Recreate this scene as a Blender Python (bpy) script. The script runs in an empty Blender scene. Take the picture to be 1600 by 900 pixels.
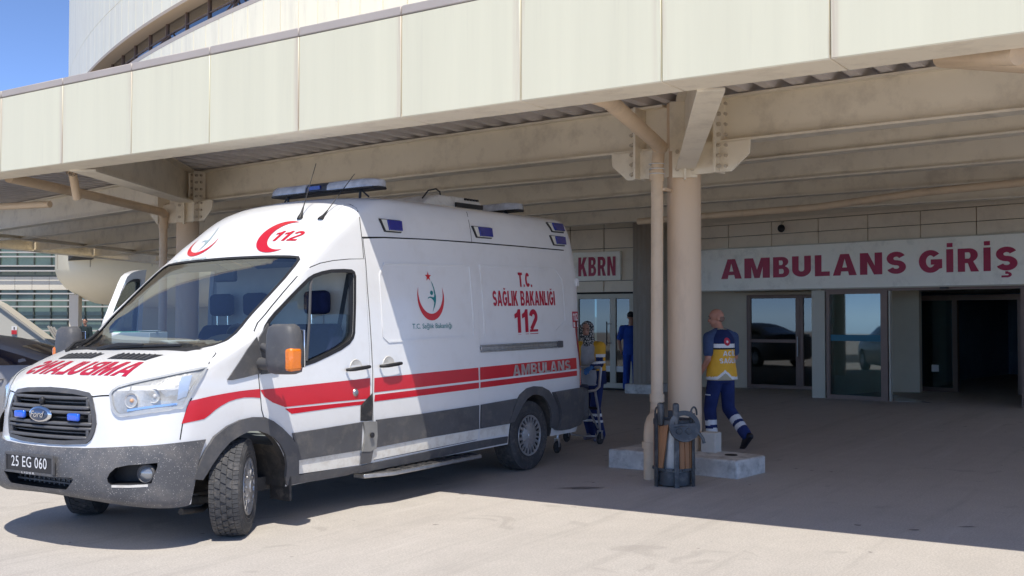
import bpy, bmesh, math, random
from mathutils import Vector, Matrix
from mathutils.bvhtree import BVHTree

random.seed(7)
S = bpy.context.scene
COL = S.collection
PI = math.pi

# ------------------------------------------------------------------ camera
CAM = (-4.2941, -6.9604, 1.5581)
cam_d = bpy.data.cameras.new('camera')
cam_d.sensor_width = 36.0
cam_d.lens = 36.0 * 1670.39 / 1600.0
cam_d.clip_start = 0.1
cam_d.clip_end = 3000.0
cam = bpy.data.objects.new('camera', cam_d)
COL.objects.link(cam)
cam.location = CAM
cam.rotation_euler = (math.radians(90 + 1.52), 0, math.radians(34.288 - 90))
S.camera = cam

# ------------------------------------------------------------------ light
SUN_DIR = Vector((0.376, 0.33, -1.0)).normalized()      # the way the sunlight travels
w = bpy.data.worlds.new('World')
S.world = w
w.use_nodes = True
nt = w.node_tree
bg = nt.nodes['Background']
sky = nt.nodes.new('ShaderNodeTexSky')
sky.sky_type = 'NISHITA'
sky.sun_disc = False
sky.sun_elevation = math.asin(-SUN_DIR.z)
sky.sun_rotation = math.atan2(-SUN_DIR.x, -SUN_DIR.y)
sky.altitude = 3000.0
sky.air_density = 0.38
sky.dust_density = 1.0
sky.ozone_density = 3.2
nt.links.new(sky.outputs[0], bg.inputs[0])
bg.inputs[1].default_value = 0.15
sun_d = bpy.data.lights.new('sun', 'SUN')
sun_d.energy = 2.0
sun_d.angle = math.radians(0.53)
sun_d.color = (1.0, 0.94, 0.84)
sun = bpy.data.objects.new('sun', sun_d)
COL.objects.link(sun)
sun.rotation_euler = SUN_DIR.to_track_quat('-Z', 'Y').to_euler()
sun.location = (-20, -40, 60)
S.view_settings.view_transform = 'Standard'
S.view_settings.look = 'None'
S.view_settings.exposure = 1.36
S.view_settings.gamma = 1.0
S.cycles.max_bounces = 16
S.cycles.diffuse_bounces = 10
S.cycles.glossy_bounces = 6
S.cycles.transparent_max_bounces = 16

# the forecourt falls a little towards the left: level frame -> pavement frame
TILT = Matrix.Rotation(-0.014928, 4, Vector((math.cos(0.598042), math.sin(0.598042), 0)))
TILT = Matrix.Translation(CAM) @ TILT @ Matrix.Translation(Vector(CAM) * -1)
GN = TILT.to_3x3() @ Vector((0, 0, 1))
GP = TILT @ Vector((CAM[0], CAM[1], 0))


def gz(x, y):
    """height of the pavement under x, y"""
    return (GN.dot(GP) - GN.x * x - GN.y * y) / GN.z


# ------------------------------------------------------------------ materials
def mat(name, col, rough=0.6, metal=0.0, var=0.0, vscale=3.0, dirt=None, dirt_amt=0.0, dirt_scale=6.0,
        bump=0.0, bscale=60.0, coat=0.0, spec=0.5, trans=0.0, ior=1.45, stretch=None, dirt_lo=0.5, dirt_hi=0.68,
        speck=None, speck_scale=90.0, speck_lo=0.66, rnd=False, edge=None):
    m = bpy.data.materials.new(name)
    m.use_nodes = True
    t = m.node_tree
    b = t.nodes['Principled BSDF']
    b.inputs['Roughness'].default_value = rough
    b.inputs['Metallic'].default_value = metal
    b.inputs['Specular IOR Level'].default_value = spec
    b.inputs['Coat Weight'].default_value = coat
    b.inputs['Coat Roughness'].default_value = 0.06
    b.inputs['Transmission Weight'].default_value = trans
    b.inputs['IOR'].default_value = ior
    c4 = (col[0], col[1], col[2], 1)
    b.inputs['Base Color'].default_value = c4
    tc = t.nodes.new('ShaderNodeTexCoord')
    mp = t.nodes.new('ShaderNodeMapping')
    t.links.new(tc.outputs['Object'], mp.inputs[0])
    if stretch:
        mp.inputs['Scale'].default_value = stretch
    if rnd:
        oi = t.nodes.new('ShaderNodeObjectInfo')
        ml = t.nodes.new('ShaderNodeVectorMath')
        ml.operation = 'SCALE'
        ml.inputs[0].default_value = (37.0, 91.0, 13.0)
        t.links.new(oi.outputs['Random'], ml.inputs['Scale'])
        t.links.new(ml.outputs[0], mp.inputs['Location'])

    def noise(scale, detail=5.0, rough_=0.6):
        n = t.nodes.new('ShaderNodeTexNoise')
        n.inputs['Scale'].default_value = scale
        n.inputs['Detail'].default_value = detail
        n.inputs['Roughness'].default_value = rough_
        t.links.new(mp.outputs[0], n.inputs['Vector'])
        return n

    def ramp(src, lo, hi, a=0.0, c=1.0):
        r = t.nodes.new('ShaderNodeMapRange')
        r.inputs[1].default_value = lo
        r.inputs[2].default_value = hi
        r.inputs[3].default_value = a
        r.inputs[4].default_value = c
        t.links.new(src, r.inputs[0])
        return r.outputs[0]

    def mix(fac, a, bb):
        x = t.nodes.new('ShaderNodeMix')
        x.data_type = 'RGBA'
        t.links.new(fac, x.inputs[0])
        for k, v in ((6, a), (7, bb)):
            if isinstance(v, tuple):
                x.inputs[k].default_value = v
            else:
                t.links.new(v, x.inputs[k])
        return x.outputs[2]
    cur = c4
    if var > 0:
        n = noise(vscale)
        lo = tuple(max(0, k * (1 - var)) for k in col) + (1,)
        hi = tuple(min(1, k * (1 + var)) for k in col) + (1,)
        cur = mix(ramp(n.outputs[0], 0.3, 0.7), lo, hi)
    if dirt:
        n = noise(dirt_scale, 8.0, 0.7)
        cur = mix(ramp(n.outputs[0], dirt_lo, dirt_hi, 0.0, dirt_amt), cur, tuple(dirt) + (1,))
    if speck:
        n = noise(speck_scale, 2.0, 0.5)
        cur = mix(ramp(n.outputs[0], speck_lo, speck_lo + 0.04, 0.0, 0.9), cur, tuple(speck) + (1,))
    if edge:
        # rusty run-off along the upright joints of a panel: (half width, colour)
        sx = t.nodes.new('ShaderNodeSeparateXYZ')
        t.links.new(tc.outputs['Object'], sx.inputs[0])
        ab = t.nodes.new('ShaderNodeMath')
        ab.operation = 'ABSOLUTE'
        t.links.new(sx.outputs[1], ab.inputs[0])
        k1 = ramp(ab.outputs[0], edge[0] - 0.075, edge[0] - 0.005)
        n = noise(1.6, 4.0, 0.6)
        k2 = ramp(n.outputs[0], 0.46, 0.62, 0.0, 0.75)
        mm = t.nodes.new('ShaderNodeMath')
        mm.operation = 'MULTIPLY'
        t.links.new(k1, mm.inputs[0])
        t.links.new(k2, mm.inputs[1])
        cur = mix(mm.outputs[0], cur, tuple(edge[1]) + (1,))
    if not isinstance(cur, tuple):
        t.links.new(cur, b.inputs['Base Color'])
    if bump > 0:
        n = noise(bscale, 3.0)
        bp = t.nodes.new('ShaderNodeBump')
        bp.inputs['Strength'].default_value = bump
        bp.inputs['Distance'].default_value = 0.01
        t.links.new(n.outputs[0], bp.inputs['Height'])
        t.links.new(bp.outputs[0], b.inputs['Normal'])
    return m


def glass(name, col, rough=0.02, alpha=0.35, spec=0.9):
    """tinted pane: a mix of see-through and mirror-like reflection"""
    m = bpy.data.materials.new(name)
    m.use_nodes = True
    t = m.node_tree
    t.nodes.clear()
    o = t.nodes.new('ShaderNodeOutputMaterial')
    tr = t.nodes.new('ShaderNodeBsdfTransparent')
    tr.inputs[0].default_value = tuple(col) + (1,)
    gl = t.nodes.new('ShaderNodeBsdfGlossy')
    gl.inputs['Roughness'].default_value = rough
    lw = t.nodes.new('ShaderNodeLayerWeight')          # the same from both sides
    lw.inputs[0].default_value = 0.5
    pw = t.nodes.new('ShaderNodeMath')
    pw.operation = 'POWER'
    pw.inputs[1].default_value = 4.5
    t.links.new(lw.outputs['Facing'], pw.inputs[0])
    mr = t.nodes.new('ShaderNodeMapRange')
    mr.inputs[3].default_value = alpha
    mr.inputs[4].default_value = 0.95
    t.links.new(pw.outputs[0], mr.inputs[0])
    mx = t.nodes.new('ShaderNodeMixShader')
    t.links.new(mr.outputs[0], mx.inputs[0])
    t.links.new(tr.outputs[0], mx.inputs[1])
    t.links.new(gl.outputs[0], mx.inputs[2])
    t.links.new(mx.outputs[0], o.inputs[0])
    return m


# ------------------------------------------------------------------ mesh builder
class MB:
    def __init__(s):
        s.v = []
        s.f = []
        s.m = []
        s.mi = 0

    def add(s, vs, fs):
        k = len(s.v)
        s.v += [tuple(p) for p in vs]
        for q in fs:
            s.f.append(tuple(i + k for i in q))
            s.m.append(s.mi)
        return s

    def box(s, c, d, M=None):
        x, y, z = d[0] / 2, d[1] / 2, d[2] / 2
        vs = [Vector((a * x, b * y, e * z)) for e in (-1, 1) for b in (-1, 1) for a in (-1, 1)]
        if M is not None:
            vs = [M @ p for p in vs]
        vs = [p + Vector(c) for p in vs]
        return s.add(vs, [(0, 2, 3, 1), (4, 5, 7, 6), (0, 1, 5, 4), (2, 6, 7, 3), (0, 4, 6, 2), (1, 3, 7, 5)])

    def bar(s, a, b, wd, ht, up=(0, 0, 1)):
        """a box along a->b, wd across, ht along up"""
        a, b = Vector(a), Vector(b)
        d = (b - a)
        L = d.length
        d.normalize()
        u = Vector(up)
        r = d.cross(u).normalized()
        u = r.cross(d)
        M = Matrix((d, r, u)).transposed()
        return s.box((a + b) / 2, (L, wd, ht), M)

    def prism(s, poly, o, ax, ay, n, t):
        """polygon in the plane o + ax*i + ay*j, thick t along n"""
        o, ax, ay, n = Vector(o), Vector(ax), Vector(ay), Vector(n)
        k = len(poly)
        vs = [o + ax * p[0] + ay * p[1] for p in poly]
        vs += [p + n * t for p in vs]
        fs = [tuple(range(k - 1, -1, -1)), tuple(range(k, 2 * k))]
        fs += [(i, (i + 1) % k, k + (i + 1) % k, k + i) for i in range(k)]
        return s.add(vs, fs)

    def tube(s, path, r, n=10, caps=True, closed=False):
        P = [Vector(p) for p in path]
        m = len(P)
        R = r if isinstance(r, (list, tuple)) else [r] * m
        vs = []
        ref = None
        for i in range(m):
            if closed:
                d = P[(i + 1) % m] - P[i - 1]
            else:
                d = P[min(i + 1, m - 1)] - P[max(i - 1, 0)]
            d.normalize()
            if ref is None:
                ref = Vector((0, 0, 1)) if abs(d.z) < 0.9 else Vector((1, 0, 0))
            u = (ref - d * ref.dot(d)).normalized()
            ref = u
            v = d.cross(u)
            vs += [P[i] + (u * math.cos(2 * PI * k / n) + v * math.sin(2 * PI * k / n)) * R[i] for k in range(n)]
        fs = []
        for i in range(m if closed else m - 1):
            j = (i + 1) % m
            fs += [(i * n + k, i * n + (k + 1) % n, j * n + (k + 1) % n, j * n + k) for k in range(n)]
        if caps and not closed:
            fs += [tuple(range(n - 1, -1, -1)), tuple((m - 1) * n + k for k in range(n))]
        return s.add(vs, fs)

    def lathe(s, prof, o=(0, 0, 0), ax=(0, 0, 1), n=32, a0=0.0, a1=2 * PI, caps=False):
        """prof: (radius, height along ax)"""
        o, ax = Vector(o), Vector(ax).normalized()
        u = (Vector((1, 0, 0)) if abs(ax.x) < 0.9 else Vector((0, 0, 1)))
        u = (u - ax * u.dot(ax)).normalized()
        v = ax.cross(u)
        full = abs(a1 - a0 - 2 * PI) < 1e-6
        nn = n if full else n + 1
        vs = []
        for r, h in prof:
            for k in range(nn):
                a = a0 + (a1 - a0) * k / n
                vs.append(o + ax * h + (u * math.cos(a) + v * math.sin(a)) * r)
        fs = []
        for i in range(len(prof) - 1):
            for k in range(n):
                j = (k + 1) % nn
                fs.append((i * nn + k, i * nn + j, (i + 1) * nn + j, (i + 1) * nn + k))
        if caps:
            fs.append(tuple(range(nn - 1, -1, -1)))
            fs.append(tuple((len(prof) - 1) * nn + k for k in range(nn)))
        return s.add(vs, fs)

    def ball(s, c, r, n=12, M=None):
        r = r if isinstance(r, (tuple, list)) else (r, r, r)
        vs, fs = [], []
        h = n // 2
        for i in range(h + 1):
            a = PI * i / h
            for k in range(n):
                b = 2 * PI * k / n
                p = Vector((math.sin(a) * math.cos(b) * r[0], math.sin(a) * math.sin(b) * r[1], math.cos(a) * r[2]))
                if M is not None:
                    p = M @ p
                vs.append(p + Vector(c))
        for i in range(h):
            for k in range(n):
                fs.append((i * n + k, (i + 1) * n + k, (i + 1) * n + (k + 1) % n, i * n + (k + 1) % n))
        return s.add(vs, fs)

    def mesh(s, name):
        me = bpy.data.meshes.new(name)
        me.from_pydata(s.v, [], s.f)
        me.update()
        return me


def obj(name, mb, m, parent=None, bevel=0.0, smooth=35, fix=True, seg=2):
    me = mb.mesh(name) if isinstance(mb, MB) else mb
    if fix:
        b = bmesh.new()
        b.from_mesh(me)
        bmesh.ops.remove_doubles(b, verts=b.verts, dist=1e-5)
        bmesh.ops.recalc_face_normals(b, faces=b.faces)
        b.to_mesh(me)
        b.free()
    ms = m if isinstance(m, (list, tuple)) else [m]
    for k in ms:
        me.materials.append(k)
    if isinstance(mb, MB) and len(ms) > 1 and len(me.polygons) == len(mb.m):
        me.polygons.foreach_set('material_index', mb.m)
    if smooth:
        me.polygons.foreach_set('use_smooth', [True] * len(me.polygons))
        me.set_sharp_from_angle(angle=math.radians(smooth))
    o = bpy.data.objects.new(name, me)
    COL.objects.link(o)
    if parent:
        o.parent = parent
    if bevel > 0:
        bv = o.modifiers.new('bevel', 'BEVEL')
        bv.width = bevel
        bv.segments = seg
        bv.limit_method = 'ANGLE'
        bv.angle_limit = math.radians(40)
    return o


def tag(o, label=None, cat=None, group=None, kind=None):
    if label:
        o['label'] = label
    if cat:
        o['category'] = cat
    if group:
        o['group'] = group
    if kind:
        o['kind'] = kind
    return o


def thing(name, label, cat, loc=(0, 0, 0), rz=0.0, group=None):
    o = bpy.data.objects.new(name, None)
    o.empty_display_size = 0.3
    COL.objects.link(o)
    o.location = loc
    o.rotation_euler = (0, 0, rz)
    return tag(o, label, cat, group)


def copy_of(o, parent=None, loc=None):
    c = o.copy()
    COL.objects.link(c)
    c.parent = parent
    if loc is not None:
        c.location = loc
    return c


def text_mesh(body, size=1.0, bold=0.0, space=1.0, shear=0.0, res=3):
    """flat letters as (verts, faces) in the xy plane, lower left at 0, scaled so capitals are `size` tall"""
    cu = bpy.data.curves.new('letters', 'FONT')
    cu.body = body
    cu.size = size / 0.70
    cu.offset = bold * size
    cu.space_character = space
    cu.shear = shear
    cu.resolution_u = res
    cu.fill_mode = 'FRONT'
    o = bpy.data.objects.new('letters', cu)
    COL.objects.link(o)
    dg = bpy.context.evaluated_depsgraph_get()
    e = o.evaluated_get(dg)
    me = e.to_mesh()
    vs = [v.co.copy() for v in me.vertices]
    fs = [tuple(p.vertices) for p in me.polygons]
    e.to_mesh_clear()
    bpy.data.objects.remove(o)
    bpy.data.curves.remove(cu)
    return vs, fs

# ------------------------------------------------------------------ heavy lettering drawn as outlines (unit height)
def ribbon(path, t):
    P = [Vector((a, b_)) for a, b_ in path]
    n = len(P)
    L, Rr = [], []
    for i in range(n):
        if i == 0:
            d = (P[1] - P[0]).normalized()
            nn, k = Vector((-d.y, d.x)), 1.0
        elif i == n - 1:
            d = (P[-1] - P[-2]).normalized()
            nn, k = Vector((-d.y, d.x)), 1.0
        else:
            d1, d2 = (P[i] - P[i - 1]).normalized(), (P[i + 1] - P[i]).normalized()
            n1, n2 = Vector((-d1.y, d1.x)), Vector((-d2.y, d2.x))
            nn = (n1 + n2).normalized()
            k = min(1 / max(nn.dot(n1), 0.35), 2.0)
        L.append(tuple(P[i] + nn * t / 2 * k))
        Rr.append(tuple(P[i] - nn * t / 2 * k))
    return L + Rr[::-1]


def arc(cx, cy, rx, ry, a0, a1, n=14):
    return [(cx + rx * math.cos(math.radians(a0 + (a1 - a0) * k / n)), cy + ry * math.sin(math.radians(a0 + (a1 - a0) * k / n))) for k in range(n + 1)]


def glyph(ch, t=0.24):
    """(list of shapes, width): a shape is [outline, hole, ...]"""
    W = {'I': t, 'İ': t, 'ı': t, '1': 0.42, '.': t, ' ': 0.30, 'M': 0.92, 'L': 0.56, 'T': 0.62, 'A': 0.80, 'N': 0.76, 'G': 0.76, 'Ğ': 0.76, 'C': 0.70, 'U': 0.72,
         'S': 0.66, 'Ş': 0.66, 'B': 0.70, 'R': 0.74, 'K': 0.78, '2': 0.60}
    w_ = W[ch]
    if ch in 'Iİ':
        out = [[[(0, 0), (t, 0), (t, 1), (0, 1)]]]
        if ch == 'İ':
            out.append([[(t * 0.08, 1.09), (t * 0.92, 1.09), (t * 0.92, 1.27), (t * 0.08, 1.27)]])
    elif ch == '.':
        out = [[[(0, 0), (t * 0.85, 0), (t * 0.85, t * 0.8), (0, t * 0.8)]]]
    elif ch == ' ':
        out = []
    elif ch == 'L':
        out = [[[(0, 0), (w_, 0), (w_, t * 0.85), (t, t * 0.85), (t, 1), (0, 1)]]]
    elif ch == 'T':
        a = (w_ - t) / 2
        out = [[[(a, 0), (a + t, 0), (a + t, 1 - t * 0.85), (w_, 1 - t * 0.85), (w_, 1), (0, 1), (0, 1 - t * 0.85), (a, 1 - t * 0.85)]]]
    elif ch == 'A':
        c = w_ / 2
        ya = 0.80
        xi = lambda y: t + (c - t) * y / ya
        out = [[[(0, 0), (t, 0), (xi(0.19), 0.19), (w_ - xi(0.19), 0.19), (w_ - t, 0), (w_, 0), (c + t * 0.58, 1), (c - t * 0.58, 1)],
                [(xi(0.37), 0.37), (w_ - xi(0.37), 0.37), (c, ya)]]]
    elif ch == 'M':
        c = w_ / 2
        out = [[[(0, 0), (t, 0), (t, 0.60), (c - t * 0.38, 0), (c + t * 0.38, 0), (w_ - t, 0.60), (w_ - t, 0), (w_, 0), (w_, 1), (w_ - 1.25 * t, 1), (c, 0.40), (1.25 * t, 1), (0, 1)]]]
    elif ch == 'N':
        out = [[[(0, 0), (t, 0), (t, 0.60), (w_ - 1.1 * t, 0), (w_, 0), (w_, 1), (w_ - t, 1), (w_ - t, 0.40), (1.1 * t, 1), (0, 1)]]]
    elif ch == 'K':
        out = [[[(0, 0), (t, 0), (t, 0.30), (t + 0.11, 0.42), (w_ - 1.2 * t, 0), (w_, 0), (t + 0.25, 0.58), (w_ - 0.03, 1), (w_ - 1.3 * t, 1), (t, 0.58), (t, 1), (0, 1)]]]
    elif ch == 'U':
        r = w_ / 2 - t / 2
        out = [[ribbon([(t / 2, 1)] + arc(w_ / 2, r + t / 2, r, r, 180, 360) + [(w_ - t / 2, 1)], t)]]
    elif ch == 'C':
        out = [[ribbon(arc(w_ / 2, 0.5, w_ / 2 - t / 2, 0.5 - t / 2, 42, 318, 26), t)]]
    elif ch in 'GĞ':
        q = t * 0.92
        p = arc(w_ / 2, 0.5, w_ / 2 - q / 2, 0.5 - q / 2, 42, 322, 26)
        out = [[ribbon(p + [(w_ - q / 2, 0.28), (w_ - q / 2, 0.47), (w_ * 0.52, 0.47)], q)]]
        if ch == 'Ğ':
            out.append([ribbon(arc(w_ / 2, 1.22, 0.15, 0.12, 200, 340, 8), 0.075)])
    elif ch in 'SŞ':
        q = t * 0.9
        rx, ry = w_ / 2 - q / 2, (1 - q) / 4
        p = arc(w_ / 2, 1 - q / 2 - ry, rx * 0.97, ry, 22, 262, 16) + arc(w_ / 2, q / 2 + ry, rx, ry, 82, -160, 16)
        out = [[ribbon(p, q)]]
        if ch == 'Ş':
            out.append([ribbon([(w_ / 2, -0.03), (w_ / 2, -0.10)] + arc(w_ / 2, -0.17, 0.11, 0.075, 70, -110, 8) + [(w_ / 2 - 0.16, -0.245)], 0.085)])
    elif ch == 'B':
        o = [(0, 0)] + arc(w_ - 0.28, 0.275, 0.28, 0.275, -90, 68, 10) + arc(w_ - 0.31, 0.76, 0.27, 0.24, -62, 90, 10) + [(0, 1)]
        h1 = [(t, t * 0.75)] + arc(w_ - 0.31, 0.285, 0.31 - t, 0.285 - t * 0.75, -90, 90, 8) + [(t, 0.57 - t * 0.75)]
        h1 = [(t, 0.17)] + arc(w_ - 0.30, 0.29, 0.30 - t + 0.02, 0.12, -90, 90, 8) + [(t, 0.41)]
        h2 = [(t, 0.60)] + arc(w_ - 0.33, 0.715, 0.29 - t + 0.02, 0.115, -90, 90, 8) + [(t, 0.83)]
        out = [[o, h1, h2]]
    elif ch == 'R':
        o = [(0, 0), (t, 0), (t, 0.37), (w_ * 0.48, 0.37), (w_ - 1.12 * t, 0), (w_, 0), (w_ - 0.20, 0.43)] + arc(w_ - 0.33, 0.71, 0.29, 0.29, -58, 90, 12) + [(0, 1)]
        h = [(t, 0.56)] + arc(w_ - 0.36, 0.695, 0.32 - t, 0.135, -90, 90, 8) + [(t, 0.83)]
        out = [[o, h]]
    elif ch == '1':
        a = w_ - t
        out = [[[(a, 0), (w_, 0), (w_, 1), (a + 0.05, 1), (a - 0.02, 0.88), (0, 0.80), (0, 0.63), (a, 0.69)]]]
    elif ch == '2':
        q = t * 0.92
        ry = 0.5 * (w_ - q)
        p = arc(w_ / 2, 1 - q / 2 - ry, w_ / 2 - q / 2, ry, 172, -28, 14) + [(q * 0.62, q / 2 + 0.02), (q * 0.62 + 0.03, q / 2), (w_, q / 2)]
        p = arc(w_ / 2, 1 - q / 2 - ry, w_ / 2 - q / 2, ry, 172, -30, 14)
        up = ribbon(p + [(q * 0.58, q * 0.93)], q)
        out = [[up], [[(0, 0), (w_, 0), (w_, q * 0.9), (0, q * 0.9)]]]
    return out, w_


def word(s, t=0.24, gap=0.10):
    """list of (letter, shapes, x) and the total width, unit height"""
    x, out = 0.0, []
    for i, ch in enumerate(s):
        sh, w_ = glyph(ch, t)
        k = gap
        if i and s[i - 1:i + 1] in ('LA', 'AT', 'TA', 'AU', 'UL'):
            x -= 0.04
        out.append((ch, [[[(px + x, py) for px, py in lp] for lp in shp] for shp in sh], x))
        x += w_ + k
    return out, x - gap


def fill(shapes):
    """triangles for a list of shapes with holes -> verts (x, y), faces"""
    V, F_ = [], []
    for shp in shapes:
        bm = bmesh.new()
        ed = []
        for lp in shp:
            vs = [bm.verts.new((p[0], p[1], 0)) for p in lp]
            ed += [bm.edges.new((vs[i], vs[(i + 1) % len(vs)])) for i in range(len(vs))]
        bmesh.ops.triangle_fill(bm, use_beauty=True, edges=ed)
        bm.verts.index_update()
        k = len(V)
        V += [v.co.copy() for v in bm.verts]
        F_ += [tuple(v.index + k for v in f.verts) for f in bm.faces]
        bm.free()
    return V, F_


def bold_word(s, t=0.24, gap=0.10):
    ws_, wd = word(s, t, gap)
    V, F_ = fill([shp for w_ in ws_ for shp in w_[1]])
    return V, F_, wd

# ------------------------------------------------------------------ ambulance body surface
# plan outline at each height: nose position, bow, corner depth, corner power, half width, tail position
BT = [
    (0.300, 0.100, 0.09, 0.42, 3.0, 0.960, 5.800),
    (0.340, 0.040, 0.10, 0.44, 3.0, 0.970, 5.810),
    (0.420, 0.010, 0.11, 0.45, 3.0, 0.980, 5.820),
    (0.550, 0.000, 0.11, 0.46, 3.0, 0.988, 5.830),
    (0.660, 0.020, 0.11, 0.46, 3.0, 0.994, 5.830),
    (0.720, 0.055, 0.11, 0.45, 2.9, 0.999, 5.830),
    (0.920, 0.070, 0.11, 0.46, 2.8, 1.003, 5.830),
    (1.050, 0.095, 0.11, 0.46, 2.9, 1.000, 5.830),
    (1.100, 0.125, 0.09, 0.41, 3.0, 0.998, 5.830),
    (1.140, 0.180, 0.09, 0.40, 3.1, 0.996, 5.828),
    (1.180, 0.250, 0.09, 0.38, 3.3, 0.993, 5.825),
    (1.220, 0.330, 0.09, 0.37, 3.5, 0.990, 5.827),
    (1.260, 0.430, 0.09, 0.35, 3.7, 0.988, 5.826),
    (1.300, 0.550, 0.09, 0.32, 4.0, 0.986, 5.830),
    (1.340, 0.690, 0.08, 0.27, 4.2, 0.984, 5.829),
    (1.380, 0.830, 0.06, 0.22, 4.4, 0.982, 5.833),
    (1.420, 0.930, 0.06, 0.20, 4.6, 0.980, 5.842),
    (1.600, 1.150, 0.05, 0.17, 5.0, 0.972, 5.859),
    (1.800, 1.395, 0.04, 0.16, 5.2, 0.959, 5.873),
    (2.000, 1.640, 0.03, 0.16, 5.2, 0.942, 5.887),
    (2.100, 1.760, 0.03, 0.18, 5.0, 0.928, 5.884),
    (2.200, 1.855, 0.04, 0.21, 4.6, 0.914, 5.876),
    (2.300, 1.950, 0.06, 0.28, 4.2, 0.900, 5.868),
    (2.400, 2.055, 0.07, 0.31, 3.8, 0.882, 5.855),
    (2.500, 2.185, 0.09, 0.34, 3.5, 0.858, 5.832),
    (2.550, 2.280, 0.11, 0.36, 3.3, 0.832, 5.833),
    (2.590, 2.390, 0.13, 0.38, 3.2, 0.798, 5.804),
    (2.615, 2.500, 0.16, 0.40, 3.1, 0.745, 5.764),
    (2.632, 2.640, 0.18, 0.42, 3.0, 0.660, 5.695),
    (2.642, 2.800, 0.20, 0.42, 3.0, 0.520, 5.565),
]


def pchip(xs, ys):
    n = len(xs)
    h = [xs[i + 1] - xs[i] for i in range(n - 1)]
    d = [(ys[i + 1] - ys[i]) / h[i] for i in range(n - 1)]
    m = [d[0]] + [0.0] * (n - 2) + [d[-1]]
    for i in range(1, n - 1):
        if d[i - 1] * d[i] > 0:
            w1, w2 = 2 * h[i] + h[i - 1], h[i] + 2 * h[i - 1]
            m[i] = (w1 + w2) / (w1 / d[i - 1] + w2 / d[i])

    def ev(x):
        x = min(max(x, xs[0]), xs[-1])
        i = 0
        while i < n - 2 and x > xs[i + 1]:
            i += 1
        t = (x - xs[i]) / h[i]
        return ((1 + 2 * t) * (1 - t) ** 2 * ys[i] + t * (1 - t) ** 2 * h[i] * m[i]
                + t * t * (3 - 2 * t) * ys[i + 1] + t * t * (t - 1) * h[i] * m[i + 1])
    return ev


BF = [pchip([r[0] for r in BT], [r[k] for r in BT]) for k in range(1, 7)]


def nose(z, v, inset=0.0):
    f, b, c, n, wd, r = [g(z) for g in BF]
    wd -= inset
    t = min(abs(v) / wd, 1.0)
    return f + inset * 1.4 + b * t * t + c * (1 - (1 - t ** n) ** (1 / n))


def half_slice(z, NF=30, NS=44, NR=12, inset=0.0, tail=None, head=None):
    """points from the nose centre round the left side (y<0) to the tail centre"""
    f, b, c, n, wd, r = [g(z) for g in BF]
    wd -= inset
    P = []
    for k in range(NF + 1):
        t = math.sin(PI / 2 * k / NF)
        u = nose(z, t * wd, inset)
        if head is not None:
            u = max(u, head)
        P.append((u, -t * wd, z + max(0.0, 0.50 - z) * 0.4 * (1 - t * t)))
    u0 = P[-1][0]
    rt = (r if tail is None else tail)
    cr = 0.07 if tail is None else 0.02
    u1 = rt - cr - (0.03 if tail is None else 0)
    for k in range(1, NS):
        P.append((u0 + (u1 - u0) * k / NS, -wd, z))
    for k in range(NR + 1):
        t = math.cos(PI / 2 * k / NR)
        u = rt - (0.03 if tail is None else 0) * t * t - cr * (1 - (1 - t ** 2.6) ** (1 / 2.6))
        P.append((u, -t * wd, z))
    return P


def loft(zs, **kw):
    V, Fc = [], []
    L = None
    for z in zs:
        h = half_slice(z, **kw)
        ring = h + [(p[0], -p[1], p[2]) for p in h[-2:0:-1]]
        L = len(ring)
        V += ring
    for i in range(len(zs) - 1):
        for k in range(L):
            a, b_ = i * L + k, i * L + (k + 1) % L
            Fc.append((a, a + L, b_ + L, b_))
    H = L // 2
    for base, flip in ((0, False), ((len(zs) - 1) * L, True)):
        for k in range(H):
            q = [base + k, base + k + 1, base + (L - k - 1) % L, base + (L - k) % L]
            q2 = []
            for i in q:
                if i not in q2:
                    q2.append(i)
            if len(q2) > 2:
                Fc.append(tuple(q2[::-1] if flip else q2))
    return V, Fc


def zrange():
    zs = []
    for i in range(len(BT) - 1):
        a, b_ = BT[i][0], BT[i + 1][0]
        n = max(1, round((b_ - a) / (0.02 if 0.6 < a < 1.4 or a > 2.5 else 0.05)))
        zs += [a + (b_ - a) * k / n for k in range(n)]
    return zs + [BT[-1][0]]


BODY_V, BODY_F = loft(zrange())
BODY_TREE = BVHTree.FromPolygons([Vector(p) for p in BODY_V], BODY_F)


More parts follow.
